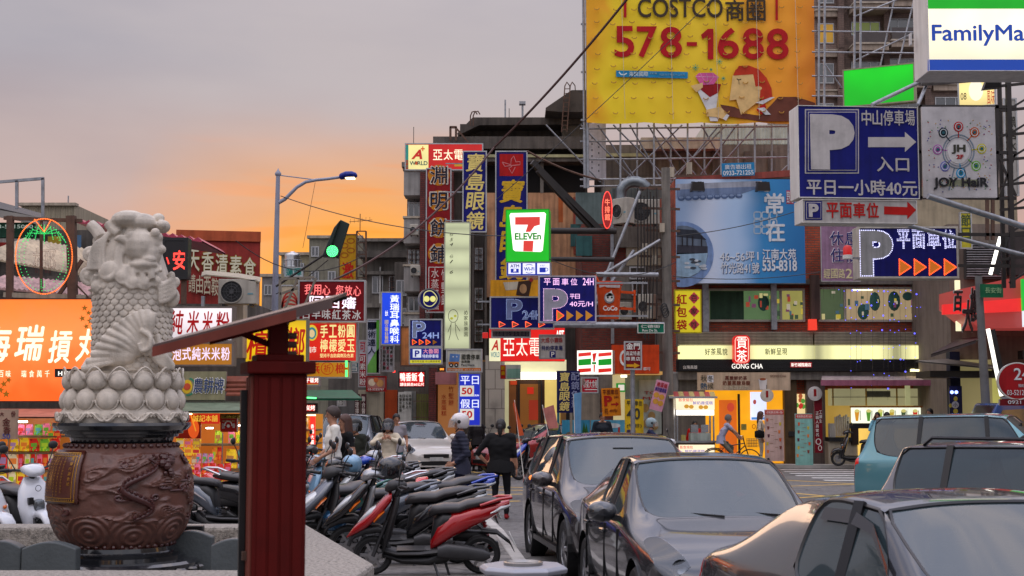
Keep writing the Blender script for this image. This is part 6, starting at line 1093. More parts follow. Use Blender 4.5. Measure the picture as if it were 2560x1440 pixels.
t = thing('led_tube', 'green light tube under the green awning', 'light', P(765, 994, 27.9)); ob('tube', MB().bar((-.21,0,.01),(.2,0,-.01),.03), E(90,255,130,3,sample=True), t)
warm = E(226,140,40,.45,.6,sample=True)
def stall(label, x0, x1, d, ytop, m): 
    s = bld('snack_stall', label, x0, x1, ytop, 1262, d, .1, m, cat='market stall', wall='back_panel'); return s
SA = stall('snack stall with packed shelves left of the statue', -60, 172, 27.6, 1045, E(210,120,50,.35,.7)); SB = stall('snack stall with red and yellow goods right of the statue', 400, 628, 27.6, 1032, E(220,120,44,.4,.7))  # back panels emit a warm glow in place of lamplight falling on them
SC_ = stall('small lit stall with red signs between the red post and the man in white', 735, 805, 30.2, 1035, E(216,140,50,.45,.5,sample=True))  # back panel glows here too, imitating a lamplit stall
for S, x0, x1, ys in ((SA,-60,172,(1088,1128,1172,1216)),(SB,400,628,(1108,1170,1216)),(SC_,735,805,(1072,1105,1140))):
    for y in ys: S.slab('shelf', x0, y, x1, y+4, -.75, 0, D(150,130,96))
SA.slab('counter', -60, 1216, 60, 1262, -.8, -.05, D(70,68,66)); SB.slab('counter', 400, 1220, 628, 1262, -.8, -.05, D(60,56,52)); SC_.slab('counter', 735, 1144, 805, 1180, -.8, -.05, D(120,60,40))
SA.slab('light_tube', 44, 1051, 106, 1055, -.9, -.85, E(255,250,255,14,sample=True)); SB.slab('light_tube', 596, 1060, 628, 1064, -.9, -.85, E(255,250,240,14,sample=True)); SB.slab('light_tube', 540, 1067, 556, 1070, -.9, -.85, E(255,250,240,12,sample=True)); SC_.slab('light_tube', 742, 1036, 800, 1039, -.7, -.65, E(255,230,170,4,sample=True))
SB.slab('red_header', 505, 1034, 572, 1058, -.9, -.85, E(210,40,20,.75)); SB.base = -.9; SB.text('誠記本舖', 508, 1037, 568, 1053, E(230,190,60,.9), .0); SB.slab('header', 572, 1034, 628, 1054, -.85, -.8, D(90,60,20)); SB.base = -.85; SB.text('新竹名產', 574, 1037, 626, 1050, D(170,150,60), .0); SB.base = 0
SB.slab('post', 575, 1080, 579, 1220, -.85, -.8, M_STEEL); SB.slab('lamp_bulb', 501, 1031, 509, 1036, -1.1, -1.0, E(255,200,120,14,sample=True))
SC_.slab('red_light_panel', 788, 1040, 802, 1132, -.85, -.8, E(240,50,40,1.2,.4,sample=True)); SC_.base = -.85; SC_.col('香腸大腸米', 791, 1058, 799, 1122, wl, gap=.2); SC_.base = 0
s = Sign('shop_sign', 'red lit sign tilted under the green awning right of the post', (734, 1008, 792, 1032), 28.6, face=E(206,30,16,.9,.3), frame=M_DK); s.text('正宗炭烤', 738, 1013, 788, 1026, wl, .01)
s = Sign('cardboard_sign', 'hand written cardboard price sign on a thin pole at the left edge', (-14, 1023, 45, 1098), 24.5, face=D(178,150,130,.8), dep=.02, fw=0); s.text('大', 0, 1030, 10, 1040, D(110,50,50), .0); s.text('份', 28, 1028, 39, 1042, D(110,50,50), .0); s.text('金', 6, 1045, 26, 1064, D(100,40,40), .0); s.text('香', 8, 1066, 27, 1086, D(100,40,40), .0); s.text('50', 6, 1084, 26, 1097, D(90,90,160), 0); s.slab('pole', 15, 1098, 19, 1262, .01, .03, M_STEEL)
BAGM = {}
def bag_mesh(col, col2, kind):
    k = (col, col2, kind)
    if k in BAGM: return BAGM[k]
    mb = MB(); m1 = mat(f'print_{col}_{col2}', col, .4, em=col, es=.42, var=0, spec=.4); m2 = E(*col2, .4, .7); nt = m1.node_tree; b = nt.nodes['Principled BSDF']; tc = N(nt, 'ShaderNodeTexCoord')  # wrapper print also glows by itself, standing in for stall light
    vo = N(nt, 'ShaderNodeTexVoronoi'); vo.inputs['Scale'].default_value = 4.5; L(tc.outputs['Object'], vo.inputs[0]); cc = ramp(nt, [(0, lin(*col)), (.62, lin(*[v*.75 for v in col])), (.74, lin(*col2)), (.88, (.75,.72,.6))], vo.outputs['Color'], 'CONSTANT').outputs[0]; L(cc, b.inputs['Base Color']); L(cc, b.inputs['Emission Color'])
    if kind == 'bag':
        rr = []
        for z, w, dp in ((0,.47,.10),(.08,.5,.26),(.5,.46,.36),(.88,.47,.22),(.93,.40,.05),(1.0,.50,.03)): rr.append([(w*cos(2*pi*i/10)*(1.0 if abs(cos(2*pi*i/10)) > .5 else 1.0), dp*sin(2*pi*i/10), z) for i in range(10)])
        mb.loft(rr, m1); mb.add([(-.3,-.37,.36),(.3,-.37,.36),(.3,-.37,.66),(-.3,-.37,.66)], [(0,1,2,3)], m2); mb.ell((.05,-.36,.25),(.16,.03,.1),8,m2)
    else: mb.box((-.5,-.35,0),(.5,.35,.98), m1); mb.add([(-.4,-.353,.3),(.4,-.353,.3),(.4,-.353,.7),(-.4,-.353,.7)], [(0,1,2,3)], m2)
    BAGM[k] = mb.mesh('package'); return BAGM[k]
CN = {'pink':(226,110,140),'green':(110,170,50),'yellow':(232,190,40),'red':(206,40,30),'orange':(236,130,40),'cream':(220,200,160),'teal':(90,160,160),'tan':(190,130,70),'lilac':(170,130,170),'lime':(180,210,40)}
rs = random.Random(21); ordn = 'first second third fourth fifth sixth seventh eighth ninth tenth eleventh twelfth thirteenth fourteenth'.split()
def goods(d, x0, x1, y0, y1, n, colsn, kind, rowname, stallname, par=None):
    w = (x1-x0)/n; h = (y1-y0)/F*d
    for i in range(n):
        cn = colsn[i % len(colsn)]; c2 = rs.choice([k for k in CN if k != cn]); me = bag_mesh(CN[cn], CN[c2], kind); W_ = w*.94/F*d
        o = bpy.data.objects.new('snack_'+kind, me); COL.objects.link(o); o.location = P(x0+w*(i+.5), y1, d+rs.uniform(-.03,.03)); o.scale = (W_, W_*.8, h*rs.uniform(.9,1.04)); o.rotation_euler = (R(rs.uniform(-9,3)), R(rs.uniform(-4,4)), R(rs.uniform(-14,14)))
        setp(o, None, f'{cn} {kind} with {c2} mark, {ordn[i]} on {rowname}, {stallname}', 'snack packages on the stalls', 'snack '+kind)
gL, gR, gM = 'stall left of statue', 'stall right of statue', 'stall right of red post'
goods(27.0, 40, 150, 1060, 1088, 5, ['pink','pink','green','pink','red'], 'bag', 'top shelf', gL); goods(27.0, -4, 150, 1096, 1128, 6, ['orange','yellow','yellow','red','green','red'], 'bag', 'second shelf', gL)
goods(27.0, 45, 135, 1132, 1172, 6, ['red','cream','red','pink','red','cream'], 'bag', 'third shelf', gL); goods(27.0, -4, 44, 1132, 1172, 2, ['red','cream'], 'box', 'third shelf', gL); goods(26.9, -4, 150, 1178, 1216, 7, ['yellow','cream','yellow','tan','pink','tan','tan'], 'bag', 'bottom shelf', gL)
goods(26.9, 120, 152, 1075, 1096, 2, ['orange','red'], 'box', 'upper right corner', gL); goods(26.6, 60, 150, 1222, 1256, 4, ['tan','tan','red','tan'], 'box', 'floor row', gL)
goods(27.0, 570, 626, 1074, 1108, 3, ['pink','yellow','lime'], 'bag', 'top shelf', gR); goods(27.0, 535, 556, 1078, 1108, 1, ['lime'], 'bag', 'top shelf end', gR); goods(27.0, 530, 556, 1118, 1150, 2, ['orange','red'], 'bag', 'second shelf end', gR); goods(26.9, 560, 626, 1122, 1170, 2, ['yellow','teal'], 'bag', 'second shelf', gR)
for j, y in enumerate((1096, 1118, 1142, 1168, 1192)): goods(26.8+.02*j, 440, 502-j*2, y, y+21, 3, ['orange','yellow','yellow'] if j%2 else ['yellow','orange','tan'], 'box', ('top','second','third','fourth','lowest')[j]+' pile layer', gR)
goods(26.7, 488, 534, 1132, 1158, 3, ['pink','lilac','pink'], 'bag', 'middle pile', gR); goods(26.6, 484, 578, 1158, 1186, 5, ['pink','red','red','red','red'], 'bag', 'red pile', gR); goods(26.5, 484, 560, 1186, 1216, 4, ['red','red','red','red'], 'bag', 'lowest red pile', gR)
goods(29.6, 740, 786, 1046, 1072, 3, ['yellow','cream','orange'], 'bag', 'top shelf', gM); goods(29.6, 740, 786, 1080, 1105, 3, ['red','yellow','red'], 'bag', 'second shelf', gM); goods(29.6, 740, 786, 1112, 1140, 3, ['orange','red','cream'], 'bag', 'bottom shelf', gM)
s = Sign('hanging_banner', 'red and orange fish-shaped festive cloth hanging at the right stall', (440, 1036, 502, 1096), 26.7, face=D(190,44,20), dep=.04, fw=0); s.disc(484,1072,14,24,E(240,90,20,.7)); s.disc(468,1055,10,14,D(150,30,20)); s.line([(478,1040),(484,1058),(490,1078)],3,E(250,160,40,.7),2)
s = Sign('hanging_banner', 'square red box sign with a white face badge hanging in the right stall', (551, 1046, 592, 1080), 26.2, face=D(176,30,24), dep=.15, fw=0); s.ring(571,1063,9,10,2.5,wd,a0=-10,a1=190,n=12); s.disc(571,1065,4,4,wd); s.text('新竹米粉',556,1050,588,1055,D(206,160,120),0); s.text('貢丸',555,1058,562,1072,wd,0); s.text('香',581,1058,588,1070,wd,0)
def paint(name, col, metal=.18, rough=.22): return mat(name, col, rough, metal, var=.03, coat=1.0, spec=.5)
m_cg = mat('car_glass', (.035,.055,.065), .03, 0, var=0, spec=.5, ior=1.75, alpha=.86)
m_rub = mat('tyre_rubber', lin(26,26,27), .75, var=.15); m_trim = mat('car_trim_black', lin(18,18,20), .35, var=.05); m_rim = mat('alloy_rim', lin(150,150,152), .3, .85, var=.1); m_chr = mat('chrome', lin(190,190,195), .12, 1, var=0)
m_hl = mat('headlight_lens', lin(150,156,164), .04, .0, var=.0, alpha=.30, spec=1.0, coat=1); m_tl = mat('tail_light_red', lin(170,18,16), .1, em=lin(255,20,16), es=.25, var=0, coat=1); m_bul = mat('headlight_bowl', lin(120,126,134), .08, .95, var=0)
m_seatc = mat('car_seat_cloth', lin(120,112,104), .8)
WH = {}
def wheelmesh(r):
    if r in WH: return WH[r]
    ty = MB().lathe([(r*.62,-.10),(r*.9,-.11),(r*.985,-.085),(r,-.04),(r,.04),(r*.985,.085),(r*.9,.11),(r*.62,.10)], 36, axis='y')
    rim = MB().lathe([(r*.66,-.095),(r*.62,-.10),(r*.6,-.06),(r*.58,.02),(.001,.02)], 30, axis='y')
    for k in range(7):
        a = 2*pi*k/7; c, s_ = cos(a), sin(a); c2, s2 = cos(a+.22), sin(a+.22)
        rim.bar((r*.1*c, -.085, r*.1*s_), (r*.62*c, -.075, r*.62*s_), .045, .03); rim.bar((r*.1*c, -.085, r*.1*s_), (r*.62*c2, -.075, r*.62*s2), .03, .02)
    rim.lathe([(.06,-.085),(.055,-.105),(.001,-.11)], 14, axis='y')
    a = ty.mesh('tyre', m_rub); smooth(a); b = rim.mesh('rim', m_rim); smooth(b, 30); WH[r] = (a, b); return WH[r]
def car(name, label, x, y, yaw, body, length=4.55, width=1.76, height=1.47, kind='sedan', wr=.315, cat='car', z=0., group=None):
    """forward is +X, origin on the ground under the car's middle"""
    t = thing(name, label, cat, (x, y, z), yaw, group); Lh = length/2; w = width/2; H = height; zb = .24; wf, wb = Lh*.60, -Lh*.57
    if kind == 'sedan':
        cowl, rf, rr, bk = Lh*.40, Lh*.06, -Lh*.42, -Lh*.74; bel = .90; hood = .90; dk = 1.0
    elif kind == 'wagon': cowl, rf, rr, bk = Lh*.42, Lh*.10, -Lh*.84, -Lh*.97; bel = .95; hood = .93; dk = 1.0
    else: cowl, rf, rr, bk = Lh*.46, Lh*.12, -Lh*.74, -Lh*.95; bel = .93; hood = .92; dk = .98
    S = [ # (xl, wl, zs, zbelt, xh, wh, zedge, ztop)
        (Lh, w*.62, .50, .56, Lh-.02, w*.5, .60, .62), (Lh*.965, w*.84, .52, .64, Lh*.95, w*.62, .70, .725),
        (Lh*.86, w*.96, .56, .74, Lh*.84, w*.72, .81, .84), (Lh*.62, w*1.0, .60, .84, Lh*.62, w*.78, .89, .915), (cowl, w, .62, bel, cowl+.02, w*.83, hood+.055, hood+.075),
        (cowl-.22, w, .62, bel+.02, rf, w*.72, H-.075, H-.03), (rf-.35, w, .62, bel+.03, rf-.38, w*.735, H-.04, H), (-Lh*.16, w, .62, bel+.045, -Lh*.16, w*.735, H-.045, H-.003), (rr+.35 if kind=='sedan' else -Lh*.52, w, .62, bel+.06, rr+.35 if kind=='sedan' else -Lh*.5, w*.72, H-.06, H-.02),
        ((bk+rr)/2-.05 if kind=='sedan' else bk+.22, w*.99, .62, dk-.03, rr, w*.70, H-.10 if kind=='sedan' else H-.09, H-.06 if kind=='sedan' else H-.05),
        (bk-.02, w*.97, .62, dk-.01, bk+.0, w*.80, dk+.035, dk+.055), (-Lh*.92 if kind=='sedan' else -Lh*.985, w*.93, .60, dk-.04, -Lh*.93 if kind=='sedan' else -Lh*.985, w*.78, dk+.01, dk+.03),
        (-Lh, w*.84, .55, .72, -Lh*.99, w*.66, .78, .80)]
    if kind != 'sedan': S[10] = (-Lh*.965, w*.95, .62, dk-.02, -Lh*.955, w*.80, dk+.03, dk+.05)
    bm = bmesh.new(); rows = []
    for (xl, wl_, zs, zt, xh, wh, ze, zp) in S:
        end = abs(xl) > Lh*.99; zbo = .26 if end else zb
        prof = [(xl, 0, zbo), (xl, wl_*.88, zbo), (xl, wl_*.98, zbo+.06), (xl, wl_, zs), (xl, wl_*.985, zt-.05), (xl, wl_*.955, zt), (xh, wh, ze), (xh, wh*.55, zp-.005), (xh, 0, zp)]
        rows.append(prof)
    n = len(rows[0]); V = []
    for r_ in rows: V.append([[bm.verts.new((p[0], sgn*p[1], p[2])) if (p[1] > 0 or sgn > 0) else None for p in r_] for sgn in (1, -1)])
    def vv(i, j, sd): return V[i][sd][j] or V[i][0][j]
    mats_ = [body, m_cg, m_trim, m_hl, m_tl]
    for i in range(len(rows)-1):
        for j in range(n-1):
            for sd in (0, 1):
                q = [vv(i,j,sd), vv(i+1,j,sd), vv(i+1,j+1,sd), vv(i,j+1,sd)]
                if sd: q = q[::-1]
                f = bm.faces.new(q); mi = 0
                if j in (6, 7) and i == 4: mi = 1
                if j in (6, 7) and i == 9: mi = 1
                if j == 5 and 5 <= i <= (7 if kind == 'sedan' else 8): mi = 1
                if j <= 1: mi = 2
                if j in (4, 5) and i == 1: mi = 3
                if j == 5 and i == 2: mi = 3
                if j in (4,) and i in (11,): mi = 4
                if kind != 'sedan' and j in (4,) and i in (10,): mi = 4
                if j == 2 and i in (4,5,6,7): mi = 0
                f.material_index = mi
    for ends, i in ((0, 0), (1, len(rows)-1)):
        for j in range(n-1):
            pass
    for i in (0, len(rows)-1):
        loop = [vv(i, j, 0) for j in range(n)]+[vv(i, j, 1) for j in range(n-2, 0, -1)]
        f = bm.faces.new(loop if i else loop[::-1]); f.material_index = 0
    cl = bm.edges.layers.float.new('crease_edge')
    for e in bm.edges:
        ms = {f.material_index for f in e.link_faces}
        if 1 in ms and len(ms) > 1: e[cl] = .75
        if len(e.link_faces) == 2 and all(k in ms for k in (3,)) and len(ms) > 1: e[cl] = .6
    me = bpy.data.meshes.new('body'); bm.normal_update(); bm.to_mesh(me); bm.free()
    for m in mats_: me.materials.append(m)
    o = bpy.data.objects.new('body', me)
    sub = o.modifiers.new('s', 'SUBSURF'); sub.levels = 3; sub.render_levels = 3
    cm = MB()
    for cx in (wf, wb): cm.lathe([(.001,-2),(wr*1.2,-2),(wr*1.2,2),(.001,2)], 32, (cx, 0, wr), axis='y')
    co = bpy.data.objects.new('cut', cm.mesh('cut', m_trim))
    bo = o.modifiers.new('b', 'BOOLEAN'); bo.operation = 'DIFFERENCE'; bo.object = co; bo.solver = 'FAST'
    full = evalmesh(o, co); bpy.data.objects.remove(co); bpy.data.objects.remove(o)
    bm = bmesh.new(); bm.from_mesh(full); bm.faces.ensure_lookup_table(); seen = set(); comps = {}
    for f in bm.faces:
        if f.index in seen: continue
        if f.material_index in (0, 2) or f.material_index > 4: comps.setdefault(('x', 0 if f.material_index == 0 else 2), []).append(f); seen.add(f.index); continue
        st_ = [f]; seen.add(f.index); comp = []
        while st_:
            g = st_.pop(); comp.append(g)
            for e in g.edges:
                for h in e.link_faces:
                    if h.index not in seen and h.material_index == g.material_index: seen.add(h.index); st_.append(h)
        comps[(len(comps), f.material_index)] = comp
    for key, fs in comps.items():
        mi = key[1]; idx = {}; vs = []; ff = []
        cen = sum((f.calc_center_median() for f in fs), Vector())/len(fs); off = Vector((0,0,0))
        for f in fs:
            r_ = []
            for v in f.verts:
                if v.index not in idx:
                    idx[v.index] = len(vs); p = v.co.copy()
                    if mi == 1: p -= v.normal*.012
                    if mi in (3, 4): p += v.normal*.004
                    vs.append(p)
                r_.append(idx[v.index])
            ff.append(r_)
        nm = {0: 'body', 1: 'side_window', 2: 'underbody', 3: 'headlight', 4: 'tail_light'}[mi]
        if mi == 1 and abs(cen.y) < .1: nm = 'windshield' if cen.x > 0 else 'rear_window'
        me = bpy.data.meshes.new(nm); me.from_pydata([tuple(v) for v in vs], [], ff); me.materials.append(mats_[mi]); smooth(me, 50 if mi != 1 else 80)
        ob(nm, me, None, t)
        if mi == 1:
            e = {}; 
            for r_ in ff:
                for a, b in zip(r_, r_[1:]+r_[:1]): e[tuple(sorted((a, b)))] = e.get(tuple(sorted((a, b))), 0)+1
            bd = {}
            for (a, b), c in e.items():
                if c == 1: bd.setdefault(a, []).append(b); bd.setdefault(b, []).append(a)
            if bd:
                st0 = next(iter(bd)); pl = [st0]; pv_ = None; cu_ = st0
                while True:
                    nx = [k for k in bd[cu_] if k != pv_]
                    if not nx or nx[0] == st0: break
                    pv_, cu_ = cu_, nx[0]; pl.append(cu_)
                    if len(pl) > 2000: break
                if len(pl) > 12: ob('window_seal', MB().tube([vs[k]+Vector((0,0,0)) for k in pl[::2]], .014, 5, closed=True), m_trim, t, sm=True)
            if nm == 'side_window':
                sg = 1 if cen.y > 0 else -1; xs = [v.x for v in vs]; zs_ = [v.z for v in vs]
                for bx_ in ((-.02,) if kind == 'sedan' else (-.02, -Lh*.5)):
                    lo = min(vs, key=lambda v: abs(v.x-(bx_-.0))*3+abs(v.z-min(zs_))); hi = min(vs, key=lambda v: abs(v.x-(bx_-.05))*3+abs(v.z-max(zs_)))
                    ob('pillar', MB().bar(lo+Vector((0,sg*.01,-.03)), hi+Vector((0,sg*.012,.02)), .07, .022), m_trim, t)
    bm.free()
    wm = wheelmesh(wr)
    for cx in (wf, wb):
        for sg in (1, -1):
            wg = ob('wheel', wm[0], None, t, loc=(cx, sg*(w-.12), wr)); wg.rotation_euler = (0, 0, pi if sg > 0 else 0); ob('rim', wm[1], None, wg)
            ob('wheel_arch', MB().lathe([(wr*1.19,-.16),(wr*1.19,.02),(.02,.14)], 28, (cx, sg*(w-.16), wr), axis='y'), m_trim, t)
    for sg in (1, -1):
        c = Vector((cowl-.42, sg*(w+.10), bel+.10)); mo = ob('wing_mirror', MB().loft([[(c.x+a, c.y+b_*cos(2*pi*i/12), c.z+e_*sin(2*pi*i/12)) for i in range(12)] for a, b_, e_ in ((-.05,.12,.08),(0,.135,.095),(.07,.11,.075),(.11,.05,.03))]), body, t, sm=True)
        ob('mirror_stalk', MB().bar((c.x, sg*(w-.08), bel+.03), (c.x, c.y, bel+.07), .06, .05), m_trim, t); ob('mirror_glass', MB().box((c.x-.056,c.y-.1,c.z-.06),(c.x-.051,c.y+.1,c.z+.06)), m_chr, mo)
        for hx in (-.12, -Lh*.47): 
            if hx > -Lh: ob('door_handle', MB().bar((hx-.1, sg*(w*.992+.012), bel-.11), (hx+.1, sg*(w*.992+.012), bel-.105), .025, .03), body, t, bev=.008)
        for dx in (cowl-.30, -.07, -Lh*.50): ob('door_seam', MB().bar((dx, sg*(w*.995), .34), (dx, sg*(w*.985+.002), bel-.04), .009, .02), m_trim, t)
        ob('sill_trim', MB().bar((wf-.42, sg*(w*.97), .275), (wb+.42, sg*(w*.97), .275), .05, .06), m_trim, t)
        for yy in (.10, .27): ob('headlight_bowl', MB().lathe([(.07,.03),(.055,.0),(.02,-.02),(.001,-.02)], 14, (Lh*.915-yy*.5, sg*(w*.95-yy-.1), .685+yy*.0), axis='x'), m_bul, t, sm=True)
    for sx_ in (Lh*.10, -Lh*.34):
        for yy in (-.36, .36): s1 = ob('seat', MB().box((sx_-.25,yy-.24,.55),(sx_+.28,yy+.24,.72)).loft([[(sx_-.28+u,yy+v,z_) for u, v in ((-.07,-.23),(.07,-.23),(.07,.23),(-.07,.23))] for z_ in (.7,1.08)]), m_seatc, t, bev=.03); ob('headrest', MB().box((sx_-.42,yy-.12,1.13),(sx_-.30,yy+.12,1.3)), m_seatc, s1, bev=.03)
    ob('dashboard', MB().loft([[(cowl+.1,-w*.8,.7),(cowl+.1,w*.8,.7),(cowl+.1,w*.8,.86),(cowl+.1,-w*.8,.86)],[(cowl-.42,-w*.8,.7),(cowl-.42,w*.8,.7),(cowl-.42,w*.8,.97),(cowl-.42,-w*.8,.97)]]), m_seatc, t); ob('steering_wheel', MB().tube([(cowl-.6+.06*sin(a),.36+.18*cos(a),.95+.17*sin(a)) for a in [i*pi/9 for i in range(18)]], .014, 6, closed=True), m_trim, t); ob('cabin_mirror', MB().box((rf+.16,-.12,H-.24),(rf+.19,.12,H-.17)), m_trim, t)
    ob('grille', MB().box((Lh*.985, -w*.42, .50), (Lh+.012, w*.42, .60)), m_trim, t, bev=.01); ob('lower_intake', MB().box((Lh*.99, -w*.5, .30), (Lh+.008, w*.5, .41)), m_trim, t, bev=.01)
    for sx_, xx in ((1, Lh+.014), (-1, -Lh-.012)): ob('number_plate', MB().box((xx-.01,-.19,.42),(xx+.01,.19,.52)), D(200,200,196), t)
    for i, (y0, y1) in enumerate(((.62,.02),(-.02,-.6))): 
        a = Vector((cowl+.0, y0*w, hood+.08)); b_ = Vector((cowl-.08-.06, y1*w, hood+.115)); ob('wiper', MB().bar(a, b_, .02, .02).bar(a+Vector((.03,0,0)), a.lerp(b_, .55), .018), M_BLK, t)
    return t
def carat(px, py, d): v = P(px, py, d); return v.x, d
cp = lambda n, c, **k: paint(n, c, **k)
A_ = R(-90)
c1 = car('parked_suv', 'brownish dark grey people carrier waiting behind the dark sedan', 1.26, 17.35, A_+R(7.5), cp('paint_brown_grey', lin(58,53,54)), 4.5, 1.78, 1.58, 'wagon', .33)
c2 = car('parked_car', 'dark grey sedan in the middle with a big clear windshield', 1.70, 12.9, A_+R(5.5), cp('paint_dark_grey', lin(46,48,53)), 4.54, 1.76, 1.48, 'sedan', .315)
c3 = car('parked_car', 'nearest dark grey sedan with window visors, cut by the lower right corner', 2.44, 7.5, A_+R(13), cp('paint_graphite', lin(48,50,55)), 4.5, 1.72, 1.46, 'sedan', .31)
c4 = car('moving_car', 'grey estate car with roof rails passing at the right', 5.15, 12.4, A_+R(26), cp('paint_mid_grey', lin(112,112,120)), 4.5, 1.72, 1.60, 'wagon', .31)
c5 = car('moving_car', 'pale teal estate car passing behind the grey one at the right', 8.5, 25.0, A_+R(62), cp('paint_teal', lin(96,150,160), metal=.3), 4.7, 1.8, 1.78, 'wagon', .34)
c6 = car('parked_car', 'white compact car with black grille waiting behind the scooters', -2.7, 40.5, A_+R(20), cp('paint_white', lin(212,206,198), metal=.0), 3.85, 1.69, 1.50, 'hatch', .30)
c7 = car('parked_suv', 'silver grey car behind the man in the white shirt', -4.75, 41.5, A_-R(4), cp('paint_silver', lin(140,146,154)), 4.4, 1.78, 1.68, 'wagon', .33)
c8 = car('parked_car', 'red car parked sideways behind the woman in black', .95, 40.8, A_-R(62), cp('paint_red', lin(150,20,18), metal=.2), 4.2, 1.7, 1.42, 'sedan', .30)
t = thing('truck', 'small blue truck with open window behind the passing cars', 'truck', (12.35, 35.5, .05), R(0)); mbu = cp('paint_blue', lin(24,66,130), metal=.1)
ob('cab', MB().prism([(-.95,.5),(-.95,1.1),(-.55,1.92),(2.2,2.0),(2.2,.5)], -.85, .85), mbu, t, bev=.05); ob('side_window', MB().prism([(-.72,1.2),(-.45,1.75),(.1,1.78),(.1,1.2)], -.87, -.855), M_GLASSD, t); ob('side_window', MB().box((.45,-.87,1.2),(1.9,-.855,1.75)), M_GLASSD, t); ob('windshield', MB().bar((-.93,0,1.15),(-.57,0,1.86),1.4,.02), M_GLASSD, t); ob('door_trim', MB().box((-.6,-.872,1.05),(.2,-.86,1.09)), M_DK, t); ob('roof_rail', MB().bar((-.4,-.6,2.05),(2.1,-.6,2.08),.05), M_STEEL, t)
for cx in (-.5, 1.7):
    for sg in (1,-1): wg = ob('wheel', wheelmesh(.31)[0], None, t, loc=(cx, sg*.75, .31)); wg.rotation_euler = (0,0,pi if sg > 0 else 0); ob('rim', wheelmesh(.31)[1], None, wg)
ob('chassis', MB().box((-.8,-.6,.35),(2.2,.6,.5)), M_DK, t); ob('loading_bar', MB().bar((-.1,-1.0,2.45),(.9,-1.0,.9),.04), M_STEEL, t)
for sg in (1,-1): ob('roof_rail', MB().tube([(.35,sg*.60,1.54),(.25,sg*.60,1.615),(-1.5,sg*.58,1.60),(-1.62,sg*.58,1.53)], .018, 6), m_trim, c4, sm=True)
for c_, Lh_, H_, w_ in ((c3, 2.25, 1.46, .86),): ob('window_visor', MB().loft([[(.46,-w_*.90,1.09),(.44,-w_*.885,1.13)],[(.14,-w_*.80,H_-.20),(.12,-w_*.775,H_-.15)],[(-.10,-w_*.80,H_-.165),(-.10,-w_*.765,H_-.10)],[(-.45,-w_*.80,H_-.17),(-.45,-w_*.765,H_-.105)]], closed=False), mat('visor_plastic', lin(40,40,46), .15, var=.03, spec=.5), c_)
ob('indicator', MB().ell((.36,-1.09,1.06),(.05,.03,.03),8), E(255,130,50,1.6), c1)
m_seat = mat('seat_vinyl', lin(40,38,40), .38, var=.12, spec=.6); m_plast = mat('scooter_black_plastic', lin(30,30,32), .5, var=.15); m_cast = mat('engine_casting', lin(70,70,72), .45, .5, var=.25); m_hls = mat('scooter_lens', lin(200,204,206), .05, .2, var=.1, coat=1); m_amb = mat('amber_lens', lin(220,110,30), .15, var=0, coat=1)
def rings(secs, n=14, sq=.75):
    """secs: (x, z, half height, half width[, tilt]) -> superellipse rings across the length"""
    out = []
    for s_ in secs:
        x, z, hz, hy = s_[:4]; tl = s_[4] if len(s_) > 4 else 0; r_ = []
        for i in range(n):
            a = 2*pi*i/n; c, d = cos(a), sin(a); y = hy*abs(c)**sq*(1 if c > 0 else -1); w = hz*abs(d)**sq*(1 if d > 0 else -1); r_.append((x+w*sin(tl), y, z+w*cos(tl)))
        out.append(r_)
    return out
SCM = {}
